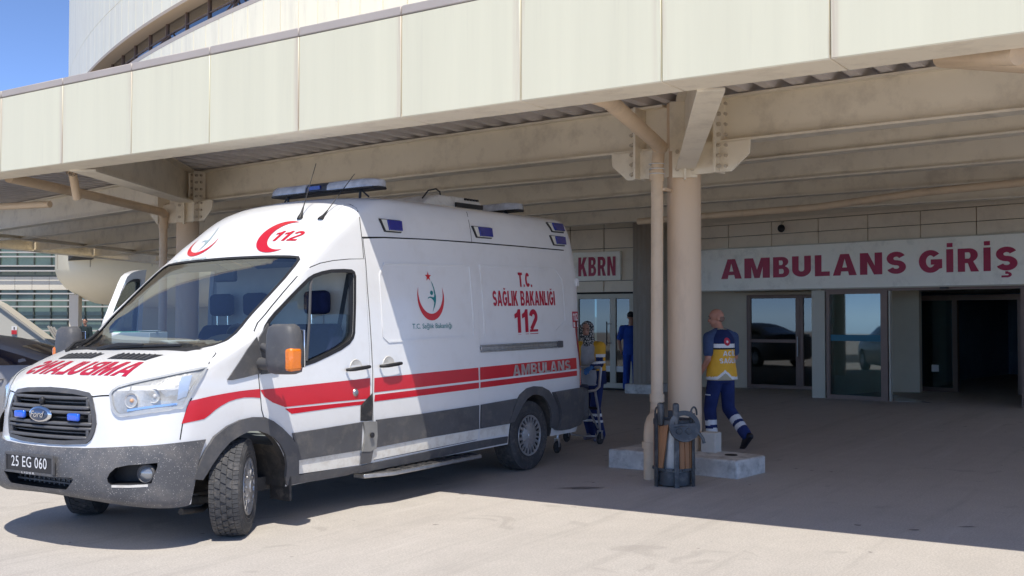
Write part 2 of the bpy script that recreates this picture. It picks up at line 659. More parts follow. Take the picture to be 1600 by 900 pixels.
def decal(name, loops, d, m, parent, off=0.003, thick=0.0, cell=0.05, tree=None, label=None, faces=None, tris=None, smooth=40, holes_ok=True):
    """a sheet cut to `loops` (3-D outlines lying near the body), laid on the body along direction d"""
    tree = tree or BODY_TREE
    d = Vector(d).normalized()
    up = Vector((0, 0, 1)) if abs(d.z) < 0.9 else Vector((1, 0, 0))
    ax = up.cross(d).normalized()
    ay = d.cross(ax)
    bm = bmesh.new()
    if tris is not None:
        vv = [bm.verts.new((Vector(p).dot(ax), Vector(p).dot(ay), 0)) for p in tris[0]]
        for q in tris[1]:
            try:
                bm.faces.new([vv[i] for i in q])
            except ValueError:
                pass
        bmesh.ops.remove_doubles(bm, verts=bm.verts, dist=1e-5)
    else:
        edges = []
        for L in loops:
            vs = [bm.verts.new((Vector(p).dot(ax), Vector(p).dot(ay), 0)) for p in L]
            edges += [bm.edges.new((vs[i], vs[(i + 1) % len(vs)])) for i in range(len(vs))]
        bmesh.ops.triangle_fill(bm, use_beauty=True, use_dissolve=False, edges=edges)
    xs = [v.co.x for v in bm.verts]
    ys = [v.co.y for v in bm.verts]
    for lo, hi, nrm in ((min(xs), max(xs), Vector((1, 0, 0))), (min(ys), max(ys), Vector((0, 1, 0)))):
        k = math.ceil(lo / cell) * cell
        while k < hi:
            bmesh.ops.bisect_plane(bm, geom=list(bm.verts) + list(bm.edges) + list(bm.faces), plane_co=nrm * k, plane_no=nrm, dist=1e-5)
            k += cell
    nor = {}
    dead = []
    for v in bm.verts:
        o = ax * v.co.x + ay * v.co.y
        # start well outside and come in along d
        st = o - d * 20
        hit, n, i, dist = tree.ray_cast(st, d)
        if hit is None:
            hit, n, i, dist = tree.find_nearest(o + d * (Vector(loops[0][0]).dot(d) if loops else 0))
        if n.dot(d) > 0:
            n = -n
        v.co = hit + n * off
        nor[v] = n
    if thick > 0:
        geo = bmesh.ops.extrude_face_region(bm, geom=list(bm.faces))
        new = [g for g in geo['geom'] if isinstance(g, bmesh.types.BMVert)]
        for v in new:
            hit, n, i, dist = tree.find_nearest(v.co)
            if n.dot(d) > 0:
                n = -n
            v.co = v.co + n * thick
    me = bpy.data.meshes.new(name)
    bmesh.ops.recalc_face_normals(bm, faces=bm.faces)
    if thick <= 0:
        fs = list(bm.faces)
        if fs and sum(f.normal.dot(d) * f.calc_area() for f in fs) > 0:
            bmesh.ops.reverse_faces(bm, faces=fs)
    bm.to_mesh(me)
    bm.free()
    o = obj(name, me, m, parent, fix=False, smooth=smooth)
    if label:
        o['label'] = label
    return o


def boolean(me_a, cutters):
    """me_a minus every mesh in cutters -> new mesh"""
    oa = bpy.data.objects.new('work', me_a)
    COL.objects.link(oa)
    obs = []
    for c in cutters:
        oc = bpy.data.objects.new('cut', c)
        COL.objects.link(oc)
        obs.append(oc)
        md = oa.modifiers.new('b', 'BOOLEAN')
        md.operation = 'DIFFERENCE'
        md.solver = 'EXACT'
        md.object = oc
        md.material_mode = 'TRANSFER'
    dg = bpy.context.evaluated_depsgraph_get()
    res = bpy.data.meshes.new_from_object(oa.evaluated_get(dg))
    for oc in obs + [oa]:
        bpy.data.objects.remove(oc)
    return res
# outlines measured on the ambulance (metres: back, right, up)
TR = {
    'headlight': [(0.18, -0.604, 1.072), (0.191, -0.615, 1.094), (0.217, -0.638, 1.114), (0.276, -0.712, 1.138), (0.337, -0.783, 1.158), (0.424, -0.867, 1.182), (0.518, -0.929, 1.205), (0.61, -0.965, 1.223), (0.68, -0.981, 1.232), (0.633, -0.989, 1.185), (0.585, -0.994, 1.134), (0.545, -0.995, 1.089), (0.516, -0.989, 1.036), (0.479, -0.982, 0.975), (0.389, -0.94, 0.962), (0.319, -0.882, 0.951), (0.248, -0.795, 0.936), (0.198, -0.71, 0.925), (0.186, -0.684, 0.928), (0.179, -0.666, 0.94), (0.174, -0.646, 0.959), (0.172, -0.63, 0.992)],
    'grille': [(0.164, 0.479, 1.102), (0.139, 0.203, 1.108), (0.127, -0.043, 1.102), (0.127, -0.263, 1.091), (0.134, -0.402, 1.075), (0.134, -0.443, 1.055), (0.131, -0.479, 1.012), (0.126, -0.506, 0.938), (0.123, -0.52, 0.876), (0.118, -0.511, 0.826), (0.111, -0.495, 0.788), (0.104, -0.475, 0.757), (0.093, -0.439, 0.731), (0.065, -0.247, 0.721), (0.055, -0.044, 0.72), (0.062, 0.217, 0.72), (0.099, 0.467, 0.734), (0.119, 0.537, 0.756), (0.143, 0.603, 0.798), (0.151, 0.607, 0.879), (0.146, 0.574, 0.942), (0.14, 0.523, 1.005), (0.15, 0.491, 1.073)],
    'stripe_fender': [(0.52, -0.991, 1.011), (0.604, -1, 1.022), (0.702, -1.001, 1.033), (0.829, -1, 1.043), (0.96, -1, 1.051), (1.053, -1, 1.053), (1.149, -1, 1.054), (1.153, -1.002, 0.988), (1.078, -1.002, 0.997), (0.998, -1.002, 1.002), (0.925, -1.002, 0.996), (0.853, -1.002, 0.982), (0.788, -1.003, 0.959), (0.737, -1.003, 0.936), (0.687, -1.003, 0.906), (0.637, -1.003, 0.88), (0.543, -0.999, 0.87), (0.462, -0.981, 0.861)],
    'stripe_door': [(1.148, -1, 1.047), (1.432, -1, 1.051), (1.914, -1, 1.059), (2.344, -0.999, 1.067), (2.337, -1.003, 0.899), (1.908, -1.003, 0.903), (1.388, -1.003, 0.903), (1.266, -1.003, 0.946), (1.186, -1.002, 0.994)],
    'stripe_door_low': [(1.388, -1.003, 0.89), (1.908, -1.003, 0.887), (2.344, -1.003, 0.884), (2.344, -1.003, 0.856), (1.908, -1.003, 0.855), (1.458, -1.002, 0.846)],
    'stripe_slide': [(2.375, -0.999, 1.072), (3.038, -0.999, 1.085), (3.879, -0.998, 1.089), (4.666, -0.998, 1.095), (5.656, -0.998, 1.107), (5.643, -1.002, 0.968), (4.656, -1.003, 0.955), (3.87, -1.003, 0.946), (3.03, -1.003, 0.94), (2.369, -1.003, 0.937)],
    'stripe_slide_low': [(2.368, -1.003, 0.919), (3.03, -1.003, 0.923), (3.869, -1.003, 0.925), (4.655, -1.003, 0.936), (5.642, -1.003, 0.949), (5.64, -1.003, 0.904), (4.653, -1.003, 0.891), (3.868, -1.003, 0.882), (3.029, -1.003, 0.873), (2.368, -1.003, 0.861)],
    'door': [(1.143, -0.991, 1.207), (1.15, -0.998, 1.09), (1.165, -1.003, 0.902), (1.203, -1.001, 0.795), (1.287, -0.998, 0.702), (1.397, -0.989, 0.571), (1.475, -0.982, 0.441), (1.526, -0.976, 0.381), (1.787, -0.975, 0.374), (2.229, -0.973, 0.362), (2.301, -0.988, 0.548), (2.33, -0.999, 0.729), (2.349, -1.003, 0.912), (2.351, -0.997, 1.123), (2.357, -0.984, 1.334), (2.352, -0.975, 1.546), (2.354, -0.962, 1.759), (2.36, -0.945, 1.972), (2.369, -0.935, 2.053), (2.181, -0.936, 2.043), (1.992, -0.939, 2.024), (1.843, -0.942, 1.998), (1.735, -0.944, 1.964), (1.6, -0.94, 1.886), (1.461, -0.945, 1.771), (1.324, -0.95, 1.654), (1.192, -0.948, 1.536), (1.143, -0.96, 1.475), (1.129, -0.981, 1.395)],
    'window': [(1.612, -0.99, 1.213), (1.715, -0.989, 1.233), (1.873, -0.987, 1.278), (2.018, -0.985, 1.323), (2.116, -0.983, 1.367), (2.161, -0.981, 1.407), (2.178, -0.979, 1.445), (2.205, -0.967, 1.687), (2.227, -0.951, 1.906), (2.219, -0.948, 1.934), (2.193, -0.947, 1.946), (2.104, -0.947, 1.947), (1.959, -0.948, 1.94), (1.851, -0.949, 1.922), (1.762, -0.952, 1.898), (1.7, -0.954, 1.87), (1.602, -0.959, 1.803), (1.497, -0.964, 1.728), (1.412, -0.968, 1.664), (1.329, -0.971, 1.601), (1.272, -0.973, 1.551), (1.231, -0.975, 1.505), (1.192, -0.979, 1.431), (1.166, -0.984, 1.342), (1.31, -0.987, 1.288)],
    'divider': [(1.644, -0.989, 1.238), (1.693, -0.974, 1.564), (1.725, -0.957, 1.827), (1.744, -0.953, 1.883)],
    'sail': [(0.844, -0.996, 1.136), (0.958, -0.988, 1.253), (1.047, -0.983, 1.351), (1.139, -0.978, 1.433), (1.158, -0.982, 1.371), (1.165, -0.987, 1.277), (1.17, -0.994, 1.168), (0.998, -0.996, 1.145), (0.89, -0.996, 1.133)],
    'door_sail': [(1.158, -0.979, 1.432), (1.247, -0.974, 1.532), (1.26, -0.977, 1.487), (1.246, -0.982, 1.383), (1.236, -0.984, 1.337), (1.328, -0.992, 1.194), (1.321, -0.994, 1.165), (1.16, -0.995, 1.158), (1.16, -0.99, 1.225), (1.148, -0.983, 1.351)],
    'moulding_door': [(1.462, -0.998, 0.701), (1.768, -0.998, 0.706), (2.237, -0.999, 0.716), (2.234, -0.985, 0.488), (1.849, -0.985, 0.489), (1.525, -0.985, 0.488), (1.502, -0.99, 0.583)],
    'moulding_slide': [(2.409, -0.999, 0.722), (3.031, -0.999, 0.715), (3.788, -0.999, 0.73), (4.501, -1, 0.751), (4.411, -0.993, 0.641), (4.374, -0.985, 0.502), (3.802, -0.985, 0.504), (3.043, -0.985, 0.501), (2.398, -0.985, 0.487)],
    'sill_door': [(1.526, -0.984, 0.483), (1.85, -0.984, 0.484), (2.234, -0.984, 0.483), (2.22, -0.974, 0.368), (1.787, -0.975, 0.376), (1.545, -0.976, 0.383)],
    'sill_slide': [(2.398, -0.984, 0.479), (3.043, -0.985, 0.492), (3.802, -0.985, 0.495), (4.374, -0.985, 0.493), (4.349, -0.977, 0.395), (3.809, -0.978, 0.401), (3.051, -0.977, 0.39), (2.359, -0.976, 0.378)],
    'rocker': [(1.407, -0.975, 0.377), (1.788, -0.974, 0.369), (2.229, -0.973, 0.359), (3.053, -0.975, 0.376), (3.811, -0.977, 0.389), (4.362, -0.976, 0.384), (4.365, -0.965, 0.321), (3.826, -0.964, 0.318), (3.069, -0.961, 0.303), (2.233, -0.96, 0.3), (1.8, -0.961, 0.304), (1.432, -0.962, 0.31)],
    'tape': [(2.22, -1.002, 0.848), (2.282, -1.003, 0.891), (2.361, -1.003, 0.94), (2.364, -1.002, 0.832), (2.362, -0.999, 0.717), (2.291, -0.999, 0.719), (2.218, -0.999, 0.725)],
    'bracket': [(2.241, -0.999, 0.716), (2.323, -0.999, 0.714), (2.406, -0.998, 0.705), (2.419, -0.99, 0.588), (2.41, -0.984, 0.483), (2.336, -0.983, 0.465), (2.238, -0.984, 0.476), (2.266, -0.988, 0.551), (2.27, -0.992, 0.63)],
    'bracket_low': [(2.235, -0.984, 0.471), (2.375, -0.984, 0.471), (2.355, -0.975, 0.373), (2.227, -0.975, 0.373)],
    'arch_f_out': [(0.546, -0.983, 0.476), (0.59, -0.99, 0.581), (0.648, -0.995, 0.672), (0.713, -1, 0.75), (0.832, -1.002, 0.813), (0.949, -1.002, 0.846), (1.069, -1.003, 0.856), (1.178, -1.002, 0.846), (1.262, -1.002, 0.81), (1.348, -1, 0.754), (1.454, -0.995, 0.669), (1.509, -0.99, 0.593), (1.531, -0.986, 0.515), (1.54, -0.975, 0.373)],
    'arch_f_in': [(1.424, -0.976, 0.382), (1.43, -0.984, 0.473), (1.407, -0.989, 0.561), (1.354, -0.993, 0.642), (1.286, -0.998, 0.702), (1.207, -1, 0.741), (1.124, -1.001, 0.77), (1.029, -1.001, 0.777), (0.937, -1, 0.752), (0.847, -0.999, 0.716), (0.761, -0.993, 0.645), (0.689, -0.989, 0.569), (0.636, -0.985, 0.501), (0.604, -0.983, 0.466)],
    'arch_r_out': [(4.366, -0.986, 0.512), (4.416, -0.991, 0.605), (4.478, -0.998, 0.699), (4.551, -1.001, 0.778), (4.679, -1.002, 0.834), (4.81, -1.002, 0.847), (4.943, -1.002, 0.834), (5.079, -1.001, 0.786), (5.179, -0.998, 0.705), (5.263, -0.991, 0.602), (5.297, -0.986, 0.51), (5.297, -0.981, 0.427), (5.235, -0.974, 0.369)],
    'arch_r_in': [(5.16, -0.978, 0.403), (5.164, -0.986, 0.521), (5.131, -0.991, 0.612), (5.056, -0.997, 0.692), (4.971, -1, 0.749), (4.863, -1.001, 0.778), (4.757, -1.001, 0.778), (4.667, -1, 0.749), (4.581, -0.996, 0.684), (4.511, -0.991, 0.605), (4.44, -0.987, 0.526)],
    'rear_bumper': [(5.157, -1, 0.762), (5.418, -1.001, 0.768), (5.698, -1.001, 0.775), (5.739, -0.995, 0.728), (5.734, -0.993, 0.676), (5.729, -0.987, 0.523), (5.738, -0.972, 0.428), (5.736, -0.962, 0.387), (5.48, -0.973, 0.357), (5.307, -0.973, 0.359), (5.221, -0.974, 0.367), (5.271, -0.979, 0.407), (5.299, -0.983, 0.465), (5.288, -0.988, 0.555), (5.241, -0.993, 0.649), (5.192, -0.998, 0.712)],
    'bonnet': [(0.164, 0.354, 1.118), (0.141, 0.188, 1.11), (0.133, -0.036, 1.107), (0.125, -0.299, 1.083), (0.139, -0.467, 1.056), (0.177, -0.599, 1.066), (0.219, -0.638, 1.116), (0.337, -0.783, 1.159), (0.518, -0.929, 1.205), (0.68, -0.981, 1.232), (0.777, -0.942, 1.31), (0.807, -0.927, 1.327), (0.822, -0.889, 1.342), (0.826, -0.788, 1.358), (0.75, -0.692, 1.341), (0.711, -0.339, 1.343), (0.734, 0.128, 1.352), (0.779, 0.517, 1.358)],
    'vent_l': [(0.507, -0.064, 1.286), (0.615, -0.066, 1.319), (0.636, -0.556, 1.315), (0.515, -0.515, 1.279)],
    'fog_recess': [(0.113, -0.689, 0.553), (0.134, -0.725, 0.589), (0.177, -0.796, 0.605), (0.31, -0.931, 0.614), (0.309, -0.932, 0.589), (0.279, -0.907, 0.479), (0.236, -0.868, 0.476), (0.142, -0.739, 0.478), (0.119, -0.692, 0.476), (0.11, -0.674, 0.492), (0.106, -0.67, 0.517)],
}

# ------------------------------------------------------------------ ambulance materials
WHITE = mat('white_paint', (0.77, 0.77, 0.76), 0.22, coat=0.5, var=0.015, vscale=1.5, dirt=(0.50, 0.45, 0.38), dirt_amt=0.12, dirt_scale=5)
DIRTYW = mat('dirty_white_paint', (0.74, 0.72, 0.66), 0.4, dirt=(0.42, 0.36, 0.28), dirt_amt=0.55, dirt_scale=9, dirt_lo=0.45)
GREYP = mat('grey_plastic', (0.088, 0.088, 0.092), 0.55, var=0.15, vscale=4, dirt=(0.20, 0.18, 0.155), dirt_amt=0.45, dirt_scale=7, dirt_lo=0.5, bump=0.05, bscale=300)
SPLAT = mat('splashed_grey_plastic', (0.098, 0.099, 0.105), 0.55, var=0.12, vscale=5, dirt=(0.20, 0.18, 0.16), dirt_amt=0.5, dirt_scale=5, dirt_lo=0.48, speck=(0.46, 0.44, 0.41), speck_scale=120, speck_lo=0.65)
BLACKP = mat('black_plastic', (0.022, 0.022, 0.024), 0.5, var=0.2, vscale=8)
RUBBER = mat('rubber', (0.028, 0.028, 0.03), 0.75, var=0.2, vscale=10, dirt=(0.16, 0.14, 0.12), dirt_amt=0.6, dirt_scale=12)
TYREM = mat('tyre_rubber', (0.060, 0.060, 0.062), 0.85, var=0.2, vscale=10, dirt=(0.2, 0.18, 0.16), dirt_amt=0.5, dirt_scale=14)
GAP = mat('dark_gap', (0.02, 0.02, 0.02), 0.9)
LINER = mat('wheel_housing', (0.05, 0.047, 0.043), 0.9, var=0.4, vscale=6, dirt=(0.15, 0.12, 0.09), dirt_amt=0.5, dirt_scale=8)
RED = mat('red_film', (0.58, 0.008, 0.022), 0.28, coat=0.4, var=0.06, vscale=2)
TEXTRED = mat('red_letter_film', (0.45, 0.008, 0.04), 0.35)
TEAL = mat('teal_film', (0.005, 0.20, 0.21), 0.35)
SILVERF = mat('silver_film', (0.55, 0.50, 0.50), 0.3, metal=0.6, var=0.35, vscale=9)
CHROME = mat('chrome', (0.75, 0.76, 0.78), 0.08, metal=1.0)
ALU = mat('brushed_aluminium', (0.42, 0.42, 0.42), 0.35, metal=0.9, var=0.2, vscale=20)
WHEELM = mat('silver_wheel_cover', (0.42, 0.42, 0.43), 0.38, metal=0.6, dirt=(0.2, 0.18, 0.15), dirt_amt=0.5, dirt_scale=9)
BLUELENS = mat('blue_lens', (0.012, 0.025, 0.24), 0.15, coat=1.0)
BRIGHTBLUE = mat('bright_blue_lens', (0.02, 0.13, 0.75), 0.2, coat=1.0)
AMBER = mat('amber_lens', (0.85, 0.21, 0.01), 0.2, coat=1.0, bump=0.4, bscale=90)
REDLENS = mat('red_lens', (0.25, 0.01, 0.015), 0.2, coat=1.0)
NAVYSEAT = mat('navy_seat_cloth', (0.008, 0.014, 0.06), 0.9, var=0.2, vscale=20)
DASH = mat('dashboard_plastic', (0.035, 0.037, 0.04), 0.6, var=0.15, vscale=6)
LINING = mat('beige_lining', (0.72, 0.67, 0.58), 0.85, var=0.06, vscale=5)
CABIN = mat('cab_lining', (0.45, 0.44, 0.42), 0.8)
PAPER = mat('paper', (0.78, 0.78, 0.75), 0.8)
GREENP = mat('green_card', (0.25, 0.62, 0.45), 0.7)
WGLASS = glass('windscreen_glass', (0.70, 0.80, 0.84), 0.01, 0.26)
DGLASS = glass('door_glass', (0.70, 0.76, 0.75), 0.01, 0.05)
LENS = glass('clear_lens', (0.95, 0.95, 0.95), 0.02, 0.06)
HOUSING = mat('lamp_housing', (0.56, 0.56, 0.54), 0.35, metal=0.25, var=0.30, vscale=9, bump=0.6, bscale=22)
SMOKEDOME = mat('smoked_dome', (0.46, 0.48, 0.52), 0.15, coat=1.0, var=0.25, vscale=9)
PLATEBK = mat('plate_black', (0.015, 0.015, 0.018), 0.35)
LETTERW = mat('white_letters', (0.75, 0.75, 0.75), 0.5)

amb = thing('ambulance', 'white ambulance van with red side stripe and 112 lettering parked nose to the left', 'ambulance')
amb.matrix_world = TILT


def mirror(L):
    return [(p[0], -p[1], p[2]) for p in L]


def yprism(poly, y0, y1):
    """closed mesh from an (x, z) outline between two y"""
    mb = MB()
    mb.prism(poly, (0, y0, 0), (1, 0, 0), (0, 0, 1), (0, 1, 0), y1 - y0)
    return mb


def cutter(mb, m):
    me = mb.mesh('cut')
    b = bmesh.new()
    b.from_mesh(me)
    bmesh.ops.remove_doubles(b, verts=b.verts, dist=1e-5)
    bmesh.ops.recalc_face_normals(b, faces=b.faces)
    bmesh.ops.triangulate(b, faces=[f for f in b.faces if len(f.verts) > 4])
    b.to_mesh(me)
    b.free()
    me.materials.append(m)
    return me


# windscreen outline (mirror-true), lying on the nose surface
WS2 = [(0.0, 1.357), (0.35, 1.356), (0.62, 1.356), (0.74, 1.362), (0.80, 1.378), (0.835, 1.41), (0.845, 1.46), (0.852, 1.60),
       (0.860, 1.75), (0.862, 1.88), (0.852, 1.98), (0.838, 2.03), (0.80, 2.056), (0.70, 2.066), (0.4, 2.078), (0.0, 2.083)]
WS2 = [(-v, z) for v, z in WS2] + [(v, z) for v, z in WS2[-2:0:-1]]
WS = [(nose(z, v), v, z) for v, z in WS2]
WDIR = Vector((0.66, 0, -0.75)).normalized()


def grow(L, k, d):
    """move an outline outward by k in the plane across d"""
    d = Vector(d).normalized()
    c = sum((Vector(p) for p in L), Vector()) / len(L)
    n = len(L)
    area = Vector()
    for i in range(n):
        area += (Vector(L[i]) - c).cross(Vector(L[(i + 1) % n]) - c)
    s = 1 if area.dot(d) > 0 else -1
    out = []
    for i in range(n):
        e1 = (Vector(L[i]) - Vector(L[i - 1]))
        e2 = (Vector(L[(i + 1) % n]) - Vector(L[i]))
        e1 -= d * e1.dot(d)
        e2 -= d * e2.dot(d)
        t = (e1.normalized() + e2.normalized())
        if t.length < 1e-6:
            t = e1
        t.normalize()
        out.append(tuple(Vector(L[i]) + t.cross(d) * k * s))
    return out


# ---- hollow out the shell
body_me = MB().add(BODY_V, BODY_F).mesh('body')
b = bmesh.new()
b.from_mesh(body_me)
bmesh.ops.remove_doubles(b, verts=b.verts, dist=1e-5)
bmesh.ops.recalc_face_normals(b, faces=b.faces)
b.to_mesh(body_me)
b.free()
body_me.materials.append(WHITE)
cuts = []
FAX, RAX = 1.015, 4.785
for sy in (-1, 1):
    for ux, rr, cz in ((FAX, 0.418, 0.358), (RAX, 0.395, 0.385)):
        cuts.append(cutter(MB().lathe([(0, 0.0), (rr, 0.0), (rr, 0.52), (0, 0.52)], (ux, sy * 1.12, cz), (0, -sy, 0), 48), LINER))
for sy in (-1, 1):
    cuts.append(cutter(MB().box((0.70, sy * 0.86, 0.34), (0.29, 0.5, 0.30)), LINER))
# cab space
cv, cf = loft([0.62, 0.9, 1.2, 1.32, 1.45, 1.6, 1.8, 2.0, 2.1, 2.2], NF=14, NS=6, NR=4, inset=0.055, tail=2.36, head=0.98)
cuts.append(cutter(MB().add(cv, cf), CABIN))
wc = MB()
wo = grow(WS, -0.012, WDIR)
wc.prism([(p[1], Vector(p).dot(Vector((0.75, 0, 0.66)))) for p in wo], Vector((0, 0, 0)), (0, 1, 0), Vector((0.75, 0, 0.66)), WDIR, 1)
dd = [Vector(p).dot(WDIR) for p in wo]
k = len(wo)
for i in range(k):
    q = Vector(wo[i])
    wc.v[i] = tuple(q - WDIR * 0.25)
    wc.v[i + k] = tuple(q + WDIR * 0.27)
cuts.append(cutter(wc, BLACKP))
win = [(p[0], p[2]) for p in grow(TR['window'], -0.008, (0, 1, 0))]
cuts.append(cutter(yprism(win, -1.2, -0.82), BLACKP))
door2 = [(p[0], p[2]) for p in grow(TR['door'], -0.03, (0, 1, 0))]
door2 = [(max(x, 1.2), max(z, 0.66)) for x, z in door2]
cuts.append(cutter(yprism(door2, 0.80, 1.2), CABIN))
# openings in the nose
GR = [(p[1], p[2]) for p in TR['grille']]
GR = [(-0.49, 1.0), (-0.515, 0.93), (-0.525, 0.87), (-0.515, 0.82), (-0.49, 0.765), (-0.45, 0.735), (-0.25, 0.722), (0.0, 0.719), (0.25, 0.722),
      (0.45, 0.735), (0.49, 0.765), (0.515, 0.82), (0.525, 0.87), (0.515, 0.93), (0.49, 1.0), (0.46, 1.055), (0.43, 1.077), (0.28, 1.093), (0, 1.101), (-0.28, 1.093), (-0.43, 1.077), (-0.46, 1.055)]
g = MB().prism(GR, (-0.3, 0, 0), (0, 1, 0), (0, 0, 1), (1, 0, 0), 0.52)
cuts.append(cutter(g, BLACKP))
IN = [(-0.40, 0.512), (-0.42, 0.50), (-0.37, 0.455), (-0.33, 0.425), (0.33, 0.425), (0.37, 0.455), (0.42, 0.50), (0.40, 0.512)]
cuts.append(cutter(MB().prism(IN, (-0.3, 0, 0), (0, 1, 0), (0, 0, 1), (1, 0, 0), 0.52), BLACKP))
FOGD = Vector((0.80, 0.60, 0)).normalized()
for sy in (1, -1):
    fo = [Vector((p[0], p[1] * sy, p[2])) for p in TR['fog_recess']]
    fd = Vector((FOGD.x, FOGD.y * sy, 0))
    mb = MB()
    n = len(fo)
    mb.add([p - fd * 0.2 for p in fo] + [p + fd * 0.13 for p in fo],
           [tuple(range(n - 1, -1, -1)), tuple(range(n, 2 * n))] + [(i, (i + 1) % n, n + (i + 1) % n, n + i) for i in range(n)])
    cuts.append(cutter(mb, BLACKP))
body_me = boolean(body_me, cuts)
body = obj('body', body_me, [], amb, fix=False, smooth=32)

# ---- glass
decal('windscreen', [grow(WS, 0.004, WDIR)], WDIR, WGLASS, amb, off=-0.004, cell=0.08)
decal('windscreen_seal', [grow(WS, 0.006, WDIR), grow(WS, -0.022, WDIR)], WDIR, BLACKP, amb, off=0.002, cell=0.08)
decal('windscreen_cowl', [[(0.72, -0.70, 1.352), (0.72, -0.35, 1.35), (0.72, 0, 1.35), (0.72, 0.35, 1.35), (0.72, 0.70, 1.352), (0.80, 0.78, 1.372), (0.78, 0.5, 1.380), (0.76, 0, 1.382), (0.78, -0.5, 1.380), (0.80, -0.78, 1.372)]],
      WDIR, BLACKP, amb, off=0.006, cell=0.08)
WN = TR['window']
DV = TR['divider']
decal('quarter_pane', [[WN[0], DV[0], DV[1], DV[2], DV[3]] + WN[14:21] + [(1.20, -0.98, 1.43), (1.25, -0.98, 1.32), (1.36, -0.99, 1.28)]], (0, 1, 0), DGLASS, amb, off=-0.012, cell=0.1)
decal('door_pane', [[(1.655, -0.98, 1.30), (1.70, -0.98, 1.545), (1.80, -0.98, 1.582), (1.93, -0.98, 1.60), (2.06, -0.98, 1.60), (2.19, -0.98, 1.59)] + WN[6:1:-1] + [(1.66, -0.98, 1.225)]], (0, 1, 0), DGLASS, amb, off=-0.03, cell=0.1)

# ---- doors and bonnet: thin skins standing a few millimetres proud over a dark joint
SIDE = (0, 1, 0)
door_out = TR['door']
decal('door_joint', [grow(door_out, 0.007, SIDE), grow(door_out, -0.004, SIDE)], SIDE, GAP, amb, off=0.0012, cell=0.2)
door = decal('driver_door', [door_out, grow(WN, 0.012, SIDE)], SIDE, WHITE, amb, off=0.001, thick=0.005, cell=0.06)
decal('window_seal', [grow(WN, 0.016, SIDE), grow(WN, -0.014, SIDE)], SIDE, BLACKP, door, off=0.009, cell=0.2)
dvm = MB().tube([(p[0], p[1] + 0.004, p[2]) for p in DV], 0.011, 6)
obj('window_divider', dvm, GREYP, door)
slide_out = [(2.385, -1, 2.225), (2.65, -1, 2.243), (3.25, -1, 2.258), (3.916, -1, 2.262), (3.918, -1, 1.83), (3.914, -1, 1.5), (3.903, -1, 1.286), (3.885, -1, 1.09), (3.866, -1, 0.88), (3.866, -1, 0.72),
             (3.878, -1, 0.49), (3.85, -1, 0.405), (3.05, -1, 0.395), (2.42, -1, 0.385), (2.405, -1, 0.5), (2.385, -1, 0.72), (2.38, -1, 0.94), (2.392, -1, 1.12), (2.394, -1, 1.333), (2.388, -1, 1.55), (2.38, -1, 1.81), (2.385, -1, 2.05)]
decal('door_joint', [grow(slide_out, 0.007, SIDE), grow(slide_out, -0.004, SIDE)], SIDE, GAP, amb, off=0.0012, cell=0.2)
slide = decal('sliding_door', [slide_out], SIDE, WHITE, amb, off=0.001, thick=0.005, cell=0.06)
bonnet_out = [(p[0], p[1], p[2]) for p in TR['bonnet'][3:15]]
bonnet_out = [(nose(1.104, 0), 0, 1.104), (0.13, -0.28, 1.096)] + [p for p in TR['bonnet'][4:13]] + [(0.77, -0.70, 1.343), (0.705, -0.35, 1.343), (0.69, 0, 1.343)]
bonnet_out = bonnet_out + mirror(bonnet_out[1:-1])[::-1]
BDIR = Vector((0.45, 0, -0.89)).normalized()
decal('bonnet_joint', [grow(bonnet_out, 0.006, BDIR), grow(bonnet_out, -0.006, BDIR)], BDIR, GAP, amb, off=0.0012, cell=0.1)
bonnet = decal('bonnet', [bonnet_out], BDIR, WHITE, amb, off=0.001, thick=0.004, cell=0.06)
for sy in (1, -1):
    V4 = [(0.507, -0.095, 1.286), (0.615, -0.085, 1.319), (0.636, -0.575, 1.315), (0.515, -0.525, 1.279)]
    V4 = [(p[0], p[1] * sy, p[2]) for p in V4]
    v = decal('air_vent', [V4], BDIR, BLACKP, bonnet, off=0.007, cell=0.06)
    mb = MB()
    for k in range(7):
        t = (k + 0.5) / 7
        y = sy * (-0.11 - 0.42 * t)
        a = Vector((0.515, y, 0))
        c = Vector((0.62, y, 0))
        pts = []
        for q in (a, c):
            h = BODY_TREE.ray_cast(Vector((q.x, q.y, 3)), Vector((0, 0, -1)))[0]
            pts.append(h + Vector((0, 0, 0.011)))
        mb.bar(pts[0], pts[1], 0.012, 0.008)
    tag(obj('vent_slats', mb, GREYP, bonnet), kind='stuff')


def strip(name, pts, wd, d, m, parent, off=0.002):
    d = Vector(d).normalized()
    P = [Vector(p) for p in pts]
    a, c = [], []
    for i in range(len(P)):
        t = P[min(i + 1, len(P) - 1)] - P[max(i - 1, 0)]
        s = t.cross(d).normalized() * wd / 2
        a.append(P[i] + s)
        c.append(P[i] - s)
    return decal(name, [a + c[::-1]], d, m, parent, off=off, cell=0.15)


